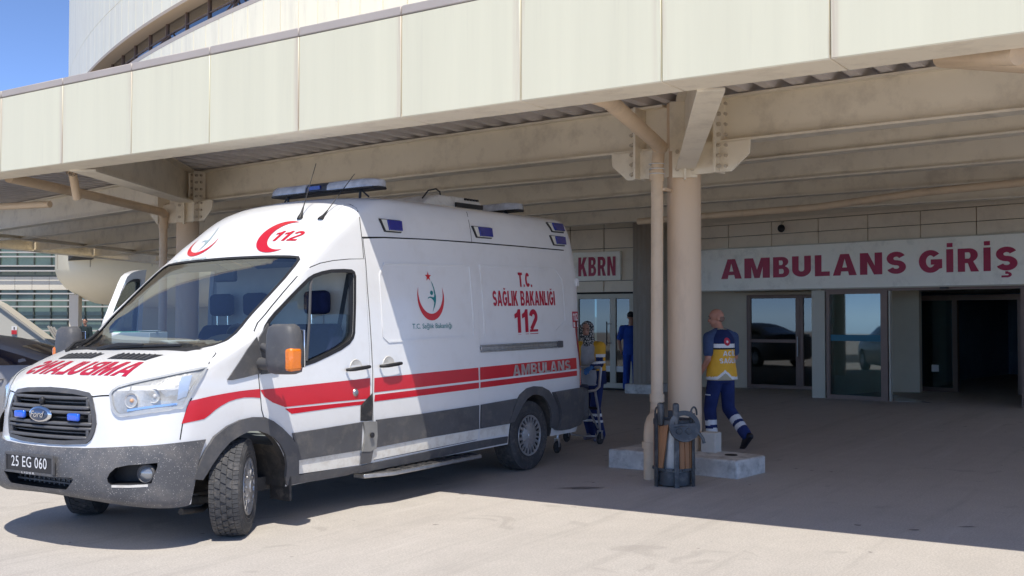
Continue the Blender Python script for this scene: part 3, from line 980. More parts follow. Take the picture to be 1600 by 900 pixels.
strip('roof_seam', [(2.37, -0.9, 2.236), (2.65, -0.9, 2.250), (3.25, -0.9, 2.264), (3.92, -0.9, 2.270), (4.72, -0.9, 2.270), (5.60, -0.9, 2.266)], 0.012, SIDE, GAP, amb)
strip('panel_seam', [(3.922, -0.9, 2.272), (3.928, -0.9, 2.356), (3.931, -0.9, 2.48), (3.96, -0.9, 2.57)], 0.007, SIDE, GAP, amb)
strip('panel_seam', [(2.361, -0.9, 2.062), (2.368, -0.9, 2.16), (2.369, -0.9, 2.236), (2.37, -0.9, 2.349), (2.384, -0.9, 2.46), (2.41, -0.8, 2.53)], 0.008, SIDE, GAP, amb)
strip('panel_seam', [(1.144, -1, 1.20), (1.153, -1, 1.05), (1.165, -1, 0.90)], 0.008, SIDE, GAP, amb)
strip('panel_seam', [(0.535, -1, 1.03), (0.50, -1, 0.97), (0.47, -0.985, 0.87), (0.455, -0.97, 0.755)], 0.008, (0.5, 1, 0), GAP, amb)
# raised borders pressed into the side panels
for nm, P in (('pressed_panel', [(2.53, -1, 1.40), (2.53, -1, 1.93), (2.60, -1, 2.03), (3.83, -1, 2.05), (3.83, -1, 1.37), (2.60, -1, 1.35)]),
              ('pressed_panel', [(4.0, -1, 1.37), (4.0, -1, 2.06), (5.36, -1, 2.07), (5.50, -1, 1.95), (5.50, -1, 1.50), (5.30, -1, 1.39)])):
    decal(nm, [P, grow(P, -0.016, SIDE)], SIDE, WHITE, slide if P[0][0] < 3 else amb, off=0.0065 if P[0][0] < 3 else 0.0005, thick=0.006, cell=0.3, smooth=80)
# step in the roof cap: the wind fairing behind the cab
strip('cap_edge', [(1.73, -0.87, 2.03), (1.80, -0.80, 2.115), (1.95, -0.775, 2.25), (2.10, -0.755, 2.37), (2.25, -0.735, 2.46), (2.40, -0.715, 2.545)], 0.018, (0.6, 0.35, -0.7), WHITE, amb, off=0.006)

# ---- stripes
for k, par in (('stripe_fender', amb), ('stripe_door', door), ('stripe_door_low', door), ('stripe_slide', amb), ('stripe_slide_low', amb)):
    L = TR[k]
    if k == 'stripe_slide' or k == 'stripe_slide_low':
        hi, lo = (1.064, 0.945) if k == 'stripe_slide' else (0.925, 0.87)
        zz = lambda x, a: a + 0.011 * (x - 2.4)
        A = [(2.397, -1, zz(2.4, hi)), (3.3, -1, zz(3.3, hi)), (3.862, -1, zz(3.86, hi)), (3.862, -1, zz(3.86, lo)), (3.3, -1, zz(3.3, lo)), (2.388, -1, zz(2.4, lo))]
        B = [(3.895, -1, zz(3.9, hi)), (4.8, -1, zz(4.8, hi)), (5.67, -1, zz(5.67, hi)), (5.67, -1, zz(5.67, lo)), (4.8, -1, zz(4.8, lo)), (3.89, -1, zz(3.9, lo))]
        decal('stripe', [A], SIDE, RED, slide, off=0.0085)
        decal('stripe', [B], SIDE, RED, amb, off=0.003)
    else:
        decal('stripe', [L], SIDE if k != 'stripe_fender' else (0.3, 1, 0), RED, par, off=0.0085 if par is door else 0.003)

# ---- grey lower mouldings, sills
for k, par, m in (('moulding_door', door, GREYP), ('sill_door', door, DIRTYW), ('moulding_slide', slide, GREYP), ('sill_slide', slide, DIRTYW)):
    L = TR[k]
    if k == 'moulding_slide':
        parts = [([(2.412, -1, 0.718), (3.0, -1, 0.718), (3.855, -1, 0.728), (3.862, -1, 0.60), (3.87, -1, 0.504), (3.05, -1, 0.500), (2.405, -1, 0.487)], slide),
                 ([(3.895, -1, 0.729), (4.49, -1, 0.745), (4.435, -1, 0.66), (4.395, -1, 0.56), (4.382, -1, 0.507), (3.9, -1, 0.505)], amb)]
        for P, pp in parts:
            decal('side_moulding', [P], SIDE, GREYP, pp, off=0.004, thick=0.014, cell=0.1)
    elif k == 'sill_slide':
        decal('sill', [[(2.40, -1, 0.478), (3.05, -1, 0.490), (3.87, -1, 0.495), (3.86, -1, 0.412), (3.05, -1, 0.398), (2.365, -1, 0.388)]], SIDE, m, slide, off=0.0085, cell=0.1)
        decal('sill', [[(3.90, -1, 0.496), (4.378, -1, 0.497), (4.352, -1, 0.405), (3.90, -1, 0.410)]], SIDE, m, amb, off=0.004, cell=0.1)
    else:
        decal('side_moulding' if 'mould' in k else 'sill', [L], SIDE, m, par, off=0.006, thick=0.014 if 'mould' in k else 0.002, cell=0.1)
rk = decal('rocker_panel', [TR['rocker']], SIDE, GREYP, amb, off=0.002, thick=0.012, cell=0.15)
decal('rocker_panel', [mirror(TR['rocker'])], (0, -1, 0), GREYP, amb, off=0.002, thick=0.012, cell=0.15)
decal('black_tape', [TR['tape']], SIDE, RUBBER, amb, off=0.011, cell=0.1)
br = decal('door_guide_cover', [TR['bracket']], SIDE, mat('faded_grey_plastic', (0.24, 0.235, 0.22), 0.6, var=0.15, vscale=6), amb, off=0.012, thick=0.016, cell=0.1)
decal('guide_cover_foot', [TR['bracket_low']], SIDE, GREYP, br, off=0.014, thick=0.01, cell=0.1)
obj('guide_knob', MB().lathe([(0.0, 0.0), (0.022, 0.0), (0.022, 0.012), (0.0, 0.016)], (2.335, -1.028, 0.60), (0, -1, 0), 14), BLACKP, br)

# ---- wheel arch trims
for sy in (-1, 1):
    fx = (lambda L: L) if sy < 0 else mirror
    for a, c in (('arch_f_out', 'arch_f_in'), ('arch_r_out', 'arch_r_in')):
        ctr = Vector((FAX, -1, 0.358)) if '_f_' in a else Vector((RAX, -1, 0.385))
        inner = [tuple(ctr + (Vector(p) - ctr) * 0.955) for p in TR[c]]
        decal('wheel_arch_trim', [fx(TR[a]) + fx(inner)], (0, -sy, 0), GREYP, amb, off=0.001, thick=0.022, cell=0.12)


# ---- bumpers wrapped round the corners
def wrap(zs, uend, thick, top=None):
    """patch of the nose from centre to x = uend(z) on both sides, standing thick proud"""
    rows = []
    for z in zs:
        f, bb, c, n, wd, r = [q(z) for q in BF]
        lo, hi = 0.0, 1.0
        ue = uend(z)
        if nose(z, wd) > ue:
            for _ in range(40):
                mid = (lo + hi) / 2
                if nose(z, mid * wd) < ue:
                    lo = mid
                else:
                    hi = mid
            te, tail = lo, None
        else:
            te, tail = 1.0, ue
        half = []
        N = 30
        for k in range(N + 1):
            t = te * math.sin(PI / 2 * k / N)
            zz = z + max(0.0, 0.50 - z) * 0.4 * (1 - t * t) + (0.045 * max(0, (z - 0.6) / 0.1) * t ** 2 if top else 0)
            half.append(Vector((nose(z, t * wd), -t * wd, zz)))
        u0 = half[-1].x
        for k in range(1, 5):
            p = half[N].copy()
            p.x = u0 + ((tail if tail else u0 + 0.001 * k) - u0) * k / 4
            half.append(p)
        rows.append([Vector((p.x, -p.y, p.z)) for p in half[:0:-1]] + half)
    V, Fc = [], []
    L = len(rows[0])
    for row in rows:
        for p in row:
            h, n, i, dist = BODY_TREE.find_nearest(p)
            if n.dot(Vector((2.5, 0, 0.6)) - p) > 0:
                n = -n
            V.append(p + n * thick)
    for i in range(len(rows) - 1):
        for k in range(L - 1):
            Fc.append((i * L + k, i * L + k + 1, (i + 1) * L + k + 1, (i + 1) * L + k))
    return V, Fc


ue = pchip([0.30, 0.34, 0.42, 0.47, 0.59, 0.68, 0.75], [0.52, 0.535, 0.55, 0.56, 0.585, 0.635, 0.69])
bv, bf = wrap([0.30 + 0.02 * k for k in range(20)] + [0.695], ue, 0.016, top=True)
bme = MB().add(bv, bf).mesh('bumper')
b = bmesh.new()
b.from_mesh(bme)
bmesh.ops.recalc_face_normals(b, faces=b.faces)
geo = bmesh.ops.extrude_face_region(b, geom=list(b.faces))
for vtx in [q for q in geo['geom'] if isinstance(q, bmesh.types.BMVert)]:
    hh, nn, ii, dist = BODY_TREE.find_nearest(vtx.co)
    vtx.co = hh + (vtx.co - hh) * -0.4
bmesh.ops.recalc_face_normals(b, faces=b.faces)
b.to_mesh(bme)
b.free()
bme.materials.append(SPLAT)
fogc = []
for sy in (1, -1):
    fo = [Vector((p[0], p[1] * sy, p[2])) for p in TR['fog_recess']]
    fd = Vector((FOGD.x, FOGD.y * sy, 0))
    mb = MB()
    n = len(fo)
    mb.add([p - fd * 0.2 for p in fo] + [p + fd * 0.13 for p in fo],
           [tuple(range(n - 1, -1, -1)), tuple(range(n, 2 * n))] + [(i, (i + 1) % n, n + (i + 1) % n, n + i) for i in range(n)])
    fogc.append(cutter(mb, BLACKP))
fogc.append(cutter(MB().prism(IN, (-0.3, 0, 0), (0, 1, 0), (0, 0, 1), (1, 0, 0), 0.52), BLACKP))
bumper = obj('front_bumper', boolean(bme, fogc), [], amb, fix=False, smooth=40)
for sy in (1, -1):
    strip('fog_recess_edge', [(0.125, -0.70 * sy, 0.468), (0.18, -0.80 * sy, 0.466), (0.26, -0.89 * sy, 0.468)], 0.016, (FOGD.x, FOGD.y * sy, 0), DIRTYW, bumper, off=0.02)
    c = Vector((0.262, -0.862 * sy, 0.54))
    ax = Vector((-0.92, -0.38 * sy, 0))
    fl = obj('fog_lamp', MB().lathe([(0.062, -0.06), (0.066, 0.0), (0.058, 0.008), (0.05, 0.0), (0.0, -0.02)], c, ax, 24), GREYP, bumper)
    obj('fog_lens', MB().lathe([(0.050, 0.0), (0.035, 0.014), (0.0, 0.02)], c, ax, 20), mat('fog_lens', (0.30, 0.31, 0.32), 0.15, metal=0.5), fl)
# slats in the lower intake
mb = MB()
for z in (0.452, 0.485):
    mb.box((0.10, 0, z), (0.02, 0.84, 0.012))
for k in range(13):
    mb.box((0.11, -0.36 + 0.06 * k, 0.468), (0.012, 0.014, 0.075))
tag(obj('intake_slats', mb, GREYP, bumper), kind='stuff')
obj('radiator_core', MB().box((0.19, 0, 0.47), (0.01, 0.8, 0.08)), ALU, bumper)
rb = decal('rear_bumper', [TR['rear_bumper']], (-0.12, 1, 0), GREYP, amb, off=0.004, thick=0.05, cell=0.08)
obj('rear_bumper', MB().box((5.90, 0, 0.58), (0.16, 1.98, 0.36)), GREYP, amb, bevel=0.05)

# ---- grille
GRILLEM = mat('grille_plastic', (0.105, 0.105, 0.11), 0.5, var=0.15, vscale=8)


def nose_bar(mb, z, y0, y1, h, out, dep=0.05, n=16):
    vs = []
    for k in range(n + 1):
        y = y0 + (y1 - y0) * k / n
        x = nose(z, y)
        for dx, dz in ((-out, -h / 2), (-out, h / 2), (dep, h / 2), (dep, -h / 2)):
            vs.append((x + dx, y, z + dz))
    fs = [(0, 1, 2, 3), (n * 4 + 3, n * 4 + 2, n * 4 + 1, n * 4)]
    for k in range(n):
        for j in range(4):
            a, c = k * 4 + j, k * 4 + (j + 1) % 4
            fs.append((a, a + 4, c + 4, c))
    mb.add(vs, fs)


grille = decal('grille_frame', [[(nose(z, y), y, z) for y, z in GR], grow([(nose(z, y), y, z) for y, z in GR], -0.028, (1, 0, 0))], (1, 0, 0), GREYP, amb, off=-0.004, thick=0.016, cell=0.08)
for z, hw, h, out in ((1.040, 0.43, 0.022, 0.014), (0.975, 0.455, 0.022, 0.016), (0.942, 0.47, 0.022, 0.016), (0.866, 0.49, 0.022, 0.016), (0.834, 0.49, 0.020, 0.014), (0.772, 0.455, 0.022, 0.016)):
    mb = MB()
    nose_bar(mb, z, -hw, hw, h, out)
    obj('grille_bar', mb, GRILLEM, grille, bevel=0.006, seg=1)
for z, hw in ((1.008, 0.42), (0.903, 0.46), (0.803, 0.45)):
    mb = MB()
    nose_bar(mb, z, -hw, hw, 0.008, -0.022)
    obj('grille_bar', mb, GREYP, grille)
for s in (-1, 1):
    for z0, z1, y in ((0.972, 1.035, 0.435), (0.862, 0.940, 0.47), (0.772, 0.832, 0.455)):
        zc = (z0 + z1) / 2
        obj('grille_end', MB().box((nose(zc, y) + 0.012, s * y, zc), (0.045, 0.03, z1 - z0)), GREYP, grille, bevel=0.008)
bx = nose(0.926, 0) - 0.02
badge = obj('badge', MB().ball((bx, 0.02, 0.922), (0.022, 0.135, 0.058), 24), CHROME, grille)
obj('badge_face', MB().ball((bx - 0.010, 0.02, 0.922), (0.017, 0.112, 0.045), 24), mat('badge_blue', (0.10, 0.13, 0.20), 0.2, metal=0.6), badge)
tv, tf = text_mesh('Ford', 0.044, 0.01, 1.0, 0.35)
tw = max(p.x for p in tv)
obj('badge_script', MB().add([(bx - 0.0285, 0.02 + 0.085 - 0.17 * p.x / tw, 0.904 + p.y) for p in tv], tf), CHROME, badge, fix=False, smooth=0)
for y in (0.285, -0.345):
    bl = obj('grille_light', MB().box((nose(0.91, y) - 0.022, y, 0.913), (0.03, 0.125, 0.052)), BRIGHTBLUE, amb, bevel=0.012)
    obj('light_bracket', MB().box((nose(0.91, y) + 0.01, y, 0.913), (0.05, 0.14, 0.02)), BLACKP, bl)
obj('grille_camera', MB().ball((nose(1.01, 0) - 0.012, 0.03, 1.015), (0.02, 0.022, 0.03), 12), BLACKP, grille)

# ---- number plate
px_ = nose(0.585, 0) - 0.028
plate = obj('number_plate', MB().box((px_, 0.03, 0.588), (0.008, 0.56, 0.122)), PLATEBK, bumper, bevel=0.003)
mb = MB()
for a, c in (((-0.26, 0.645), (0.32, 0.645)), ((-0.26, 0.522), (0.32, 0.522))):
    mb.bar((px_ - 0.002, a[0] - 0.0, a[1]), (px_ - 0.002, c[0], c[1]), 0.014, 0.016)
for y in (-0.255, 0.315):
    mb.bar((px_ - 0.002, y, 0.525), (px_ - 0.002, y, 0.642), 0.016, 0.014, up=(1, 0, 0))
obj('plate_frame', mb, GREYP, plate)
tv, tf = text_mesh('25 EG 060', 0.074, 0.006, 1.06)
tw = max(p.x for p in tv)
tag(obj('plate_letters', MB().add([(px_ - 0.0065, 0.03 + 0.215 - 0.43 * p.x / tw, 0.560 + p.y) for p in tv], tf), LETTERW, plate, fix=False, smooth=0), kind='stuff')
tv, tf = text_mesh('LIDER', 0.013, 0.0, 1.3)
tw = max(p.x for p in tv)
obj('frame_letters', MB().add([(px_ - 0.0125, 0.03 + 0.08 - 0.16 * p.x / tw, 0.516 + p.y) for p in tv], tf), LETTERW, plate, fix=False, smooth=0)

# ---- headlights
for sy in (1, -1):
    HL = [(p[0], p[1] * sy, p[2]) for p in TR['headlight']]
    HD = Vector((0.72, 0.66 * sy, -0.2)).normalized()
    hl = decal('headlight', [HL], HD, HOUSING, amb, off=0.003, cell=0.05)
    decal('lamp_rim', [grow(HL, 0.004, HD), grow(HL, -0.013, HD)], HD, mat('lamp_rim', (0.50, 0.51, 0.51), 0.3), hl, off=0.012, thick=0.004, cell=0.08)
    for (x, y, z, r) in ((0.275, -0.735, 1.02, 0.05), (0.375, -0.835, 1.06, 0.048)) if sy > 0 else ():
        p = Vector((x, y * sy, z))
        h, n, i, dist = BODY_TREE.find_nearest(p)
        ax = Vector((-0.93, -0.33 * sy, 0.1)).normalized()
        bowl = obj('reflector_bowl', MB().lathe([(r, 0.012), (r * 0.85, 0.0), (r * 0.5, -0.012), (0.0, -0.018)], h + ax * 0.004, ax, 24), mat('reflector', (0.72, 0.72, 0.70), 0.25, metal=0.35), hl)
        obj('bulb', MB().ball(h + ax * 0.006, 0.014, 10), mat('bulb_amber', (0.75, 0.42, 0.22), 0.3) if x < 0.3 else LETTERW, bowl)
    q = [(0.50, -0.935 * sy, 1.17), (0.575, -0.96 * sy, 1.18), (0.52, -0.97 * sy, 1.04), (0.455, -0.95 * sy, 1.02)]
    decal('side_reflector', [q], HD, mat('blue_tint', (0.48, 0.58, 0.74), 0.3, metal=0.1), hl, off=0.006, cell=0.05)
    q = [(0.23, -0.72 * sy, 0.965), (0.46, -0.95 * sy, 0.998), (0.45, -0.95 * sy, 0.985), (0.23, -0.72 * sy, 0.95)]
    decal('light_bar', [q], HD, CHROME, hl, off=0.007, cell=0.05)
    decal('headlight_lens', [HL], HD, LENS, hl, off=0.017, cell=0.05)

# ---- black corner piece and mirrors
decal('corner_trim', [TR['sail']], SIDE, GREYP, amb, off=0.003, thick=0.01, cell=0.06)
decal('mirror_foot', [TR['door_sail']], SIDE, GREYP, door, off=0.007, thick=0.014, cell=0.06)
# bright edge of the wing below the screen pillar
for sy in (-1, 1):
    mir = MB()
    Y = 1.30 * sy
    sec = [(0.02, 0.155), (0.05, 0.172), (0.12, 0.18), (0.30, 0.172), (0.345, 0.15), (0.36, 0.11)]
    # housing: rounded slab, wider at the bottom
    vs = []
    prof = [(1.170, 0.08, 0.05), (1.185, 0.122, 0.08), (1.25, 0.140, 0.09), (1.36, 0.136, 0.09), (1.45, 0.130, 0.085), (1.505, 0.114, 0.075), (1.528, 0.08, 0.05)]
    n = 20
    for z, hy, hx in prof:
        for k in range(n):
            a = 2 * PI * k / n
            ca, sa = math.cos(a), math.sin(a)
            e = 0.55
            x = hx * math.copysign(abs(ca) ** e, ca)
            y = hy * math.copysign(abs(sa) ** e, sa)
            if x > 0:
                x *= 0.75
            vs.append((1.12 + x + 0.06 * (abs(Y + y) - 1.3), Y + y + sy * 0.02 * (1.35 - z), z))
    fs = [tuple(range(n - 1, -1, -1)), tuple((len(prof) - 1) * n + k for k in range(n))]
    for i in range(len(prof) - 1):
        for k in range(n):
            fs.append((i * n + k, i * n + (k + 1) % n, (i + 1) * n + (k + 1) % n, (i + 1) * n + k))
    mir.add(vs, fs)
    m = obj('wing_mirror', mir, GREYP, amb, smooth=60)
    obj('mirror_glass', MB().box((1.190, Y, 1.35), (0.012, 0.25, 0.27)), CHROME, m, bevel=0.004)
    arm = MB().tube([(1.17, sy * 0.97, 1.24), (1.15, sy * 1.08, 1.235), (1.13, sy * 1.18, 1.25)], [0.05, 0.042, 0.05], 12)
    arm.tube([(1.19, sy * 0.97, 1.37), (1.16, sy * 1.08, 1.345), (1.13, sy * 1.16, 1.34)], [0.03, 0.026, 0.03], 10)
    obj('mirror_arm', arm, GREYP, m, smooth=60)
    ind = obj('side_indicator', MB().box((1.095, sy * 1.405, 1.275), (0.115, 0.075, 0.165)), AMBER, m, bevel=0.022)

# ---- wipers
for (a, c, p) in (((0.70, 0.26, 1.37), (0.80, -0.56, 1.385), (0.78, -0.12, 1.39)), ((0.70, 0.70, 1.36), (0.99, 0.80, 1.56), (0.93, 0.78, 1.51))):
    A, Cc, P = [Vector(q) for q in (a, c, p)]
    up = -WDIR * 0.035

    def on(q):
        h = BODY_TREE.ray_cast(q - WDIR * 3, WDIR)[0]
        return h
    mb = MB()
    pts = [on(A.lerp(Cc, t)) + up * 0.6 for t in (0, 0.25, 0.5, 0.75, 1.0)]
    mb.tube(pts, 0.011, 6)
    wp = obj('wiper', mb, BLACKP, amb)
    arm = [on(A.lerp(Cc, -0.05)) + up * 0.4, on(A.lerp(Cc, 0.25)) + up * 1.4, on(A.lerp(Cc, 0.55)) + up * 1.0]
    obj('wiper_arm', MB().tube(arm, [0.018, 0.013, 0.009], 6), BLACKP, wp)

# ---- handles, lock, rail
for x0, x1, z0, par, lift in ((2.06, 2.31, 1.148, door, 0.006), (2.465, 2.71, 1.158, slide, 0.006)):
    h = MB()
    h.tube([(x0, -1.012, z0), (x0 + 0.01, -1.045, z0 + 0.002), (x0 + 0.06, -1.052, z0 + 0.004), (x1 - 0.06, -1.052, z0 + 0.012), (x1 - 0.01, -1.045, z0 + 0.015), (x1, -1.012, z0 + 0.016)], [0.012, 0.014, 0.016, 0.016, 0.014, 0.012], 8)
    obj('handle', h, BLACKP, par, smooth=60)
    cx, cz = (x0 + x1) / 2, z0 + 0.004
    obj('handle_cup', MB().lathe([(0.0, 0.0), (0.062, 0.0), (0.075, 0.004), (0.078, 0.0), (0.0, -0.004)], (cx, -0.999, cz), (0, -1, 0), 20), DIRTYW, par)
obj('door_lock', MB().lathe([(0.0, 0.014), (0.022, 0.012), (0.034, 0.0), (0.036, -0.01)], (2.165, -1.010, 0.96), (0, -1, 0), 18), ALU, door)
mb = MB()
for z, h, y in ((1.284, 0.012, -1.004), (1.257, 0.034, -0.996), (1.228, 0.014, -1.004)):
    mb.box((4.64, y, z), (1.45, 0.02, h))
rail = obj('door_rail', mb, ALU, amb, bevel=0.003)
obj('rail_end', MB().box((5.33, -1.006, 1.257), (0.10, 0.026, 0.07)), GREYP, rail, bevel=0.006)

# ---- blue lights let into the roof cap
for u0, u1, z0, z1 in ((2.612, 2.888, 2.30, 2.41), (3.95, 4.26, 2.32, 2.43), (5.36, 5.66, 2.455, 2.555), (5.345, 5.63, 2.31, 2.415)):
    n_ = decal('side_blue_light', [[(u0, -1, z1), (u1, -1, z1), (u1 - 0.01, -1, z0), (u0 + 0.05, -1, z0)]], SIDE, BLACKP, amb, off=0.002, thick=0.012, cell=0.2)
    decal('light_bezel', [[(u0 + 0.02, -1, z1 - 0.008), (u1 - 0.01, -1, z1 - 0.008), (u1 - 0.02, -1, z0 + 0.008), (u0 + 0.06, -1, z0 + 0.008)]], SIDE, mat('cream_bezel', (0.72, 0.70, 0.60), 0.4), n_, off=0.016, thick=0.006, cell=0.2)
    decal('light_lens', [[(u0 + 0.085, -1, z1 - 0.012), (u1 - 0.008, -1, z1 - 0.012), (u1 - 0.015, -1, z0 + 0.012), (u0 + 0.095, -1, z0 + 0.012)]], SIDE, BLUELENS, n_, off=0.02, thick=0.018, cell=0.2)

# ---- lettering
def side_text(body_, u0, u1, z0, h, m, parent, bold=0.02, off=0.004, dz=0.0, name='lettering', space=1.0):
    if bold > 0.015:
        tv, tf, _w = bold_word(body_, bold)
        tv = [p * h for p in tv]
    else:
        tv, tf = text_mesh(body_, h, bold, space)
    x0, x1 = min(p.x for p in tv), max(p.x for p in tv)
    V = [(u0 + (p.x - x0) / (x1 - x0) * (u1 - u0), -1.0, z0 + p.y + dz * (p.x - x0) / (x1 - x0)) for p in tv]
    return decal(name, None, SIDE, m, parent, off=off, cell=0.12, tris=(V, tf), smooth=0)


side_text('T.C.', 4.64, 4.885, 1.855, 0.145, TEXTRED, amb, 0.22)
side_text('SAĞLIK BAKANLIĞI', 4.17, 5.305, 1.660, 0.150, TEXTRED, amb, 0.22, dz=0.008)
side_text('112', 4.525, 4.945, 1.376, 0.252, TEXTRED, amb, 0.22)
side_text('AMBULANS', 4.44, 5.535, 0.968, 0.108, SILVERF, amb, 0.23, off=0.006, dz=0.006)
side_text('T.C. Sağlık Bakanlığı', 2.925, 3.49, 1.462, 0.044, TEAL, slide, 0.006, off=0.0085)


def crescent(c, R, r, off, n=40):
    """horned shape open towards +v: (u, v) points"""
    y = (R * R - r * r + off * off) / (2 * off)
    a0 = math.asin(y / R)
    b0 = math.asin((y - off) / r)
    P = []
    for k in range(n + 1):
        a = PI - a0 + (PI + 2 * a0) * k / n
        P.append((c[0] + R * math.cos(a), c[1] + R * math.sin(a)))
    for k in range(1, n):
        a = 2 * PI + b0 - (PI + 2 * b0) * k / n
        P.append((c[0] + r * math.cos(a), c[1] + off + r * math.sin(a)))
    return P


def star(c, r, n=5, rot=PI / 2, inner=0.4):
    return [(c[0] + (r if k % 2 == 0 else r * inner) * math.cos(rot + PI * k / n), c[1] + (r if k % 2 == 0 else r * inner) * math.sin(rot + PI * k / n)) for k in range(2 * n)]


FIG = [(290, 150), (312, 190), (330, 260), (345, 350), (342, 410), (330, 460), (290, 555), (308, 480), (318, 430), (305, 400), (280, 375), (258, 370), (235, 387), (242, 365), (270, 354), (300, 362), (318, 362), (325, 330), (316, 250)]
HEADP = [(290 + 20 * math.cos(a * PI / 8), 307 + 29 * math.sin(a * PI / 8)) for a in range(16)]


def lg(P):
    return [(2.98 + (x - 75) * 0.00111, -1, 1.532 + (660 - y) * 0.0007) for x, y in P]


cr = [((p[0] - 0.0) * 0.92 + 3.205, -1, p[1] + 1.738) for p in crescent((0, 0), 0.206, 0.190, 0.044)]
decal('crescent', [cr], SIDE, RED, slide, off=0.0085, smooth=0)
decal('star', [[(p[0], -1, p[1]) for p in star((3.185, 1.925), 0.046)]], SIDE, RED, slide, off=0.0085, smooth=0)
decal('figure', [lg(FIG)], SIDE, TEAL, slide, off=0.0085, smooth=0)
decal('figure', [lg(HEADP)], SIDE, TEAL, slide, off=0.0085, smooth=0)
# red 112 sticker on the rear corner
st = decal('sticker', [[(5.645, -1, 1.60), (5.765, -1, 1.60), (5.765, -1, 1.425), (5.645, -1, 1.425)]], (-0.25, 1, 0), TEXTRED, amb, off=0.004, cell=0.03)
decal('sticker_field', [[(5.655, -1, 1.485), (5.757, -1, 1.485), (5.757, -1, 1.433), (5.655, -1, 1.433)]], (-0.25, 1, 0), LETTERW, st, off=0.006, cell=0.03)
tv, tf, _w = bold_word('112', 0.2)
tv = [p * 0.082 for p in tv]
tw = max(p.x for p in tv)
decal('sticker_number', None, (-0.25, 1, 0), LETTERW, st, off=0.006, cell=0.04, tris=([(5.657 + p.x / tw * 0.095, -1, 1.503 + p.y) for p in tv], tf), smooth=0)
# mirrored word on the bonnet
tv, tf, _w = bold_word('AMBULANS', 0.22)
tv = [p * 0.24 for p in tv]
x0, x1 = min(p.x for p in tv), max(p.x for p in tv)
V = []
for p in tv:
    t = (p.x - x0) / (x1 - x0)
    V.append((0.252 + p.y * 0.82 + 0.05 * abs(2 * t - 1) ** 2, -0.60 + t * 1.235, 1.2))
decal('bonnet_lettering', None, (0, 0, -1), TEXTRED, bonnet, off=0.008, cell=0.08, tris=(V, tf), smooth=0)
# red crescent with 112, and the emblem, on the front of the roof cap
RD = Vector((0.72, 0.0, -0.69)).normalized()
RU = Vector((0.69, 0, 0.72)).normalized()
RO = Vector((nose(2.24, 0.44), -0.44, 2.24))


def roofp(a, b_):
    return RO + Vector((0, -1, 0)) * a + RU * b_


def rot(P, an):
    return [(x * math.cos(an) - y * math.sin(an), x * math.sin(an) + y * math.cos(an)) for x, y in P]


crp = rot(crescent((0, 0), 0.185, 0.162, 0.070), -PI / 2 + 0.12)
decal('crescent', [[roofp(a * 1.27 - 0.015, b_ * 1.06 + 0.008) for a, b_ in crp]], RD, RED, amb, off=0.004, smooth=0)
tv, tf, _w = bold_word('112', 0.2, 0.13)
tv = [Vector((p.x + 0.22 * p.y, p.y, 0)) * 0.125 for p in tv]
tw = max(p.x for p in tv)
decal('lettering', None, RD, RED, amb, off=0.004, cell=0.08, tris=([roofp(-0.10 + p.x / tw * 0.325, -0.05 + p.y) for p in tv], tf), smooth=0)
RO2 = Vector((nose(2.24, 0.5), 0.52, 2.235))
GREYT = mat('faded_teal_film', (0.30, 0.40, 0.42), 0.4)


def roofq(a, b_):
    return RO2 + Vector((0, -1, 0)) * a + RU * b_


decal('crescent', [[roofq(a, b_) for a, b_ in rot(crescent((0, 0), 0.17, 0.158, 0.036), -0.1)]], RD, RED, amb, off=0.004, smooth=0)
decal('figure', [[roofq((x - 285) * 0.0009, (400 - y) * 0.0009) for x, y in FIG]], RD, GREYT, amb, off=0.004, smooth=0)
tv, tf = text_mesh('T.C. Sağlık Bakanlığı', 0.032, 0.002)
tw = max(p.x for p in tv)
tag(decal('lettering', None, RD, GREYT, amb, off=0.004, cell=0.1, tris=([roofq(-0.24 + p.x / tw * 0.46, -0.225 + p.y) for p in tv], tf), smooth=0), kind='stuff')

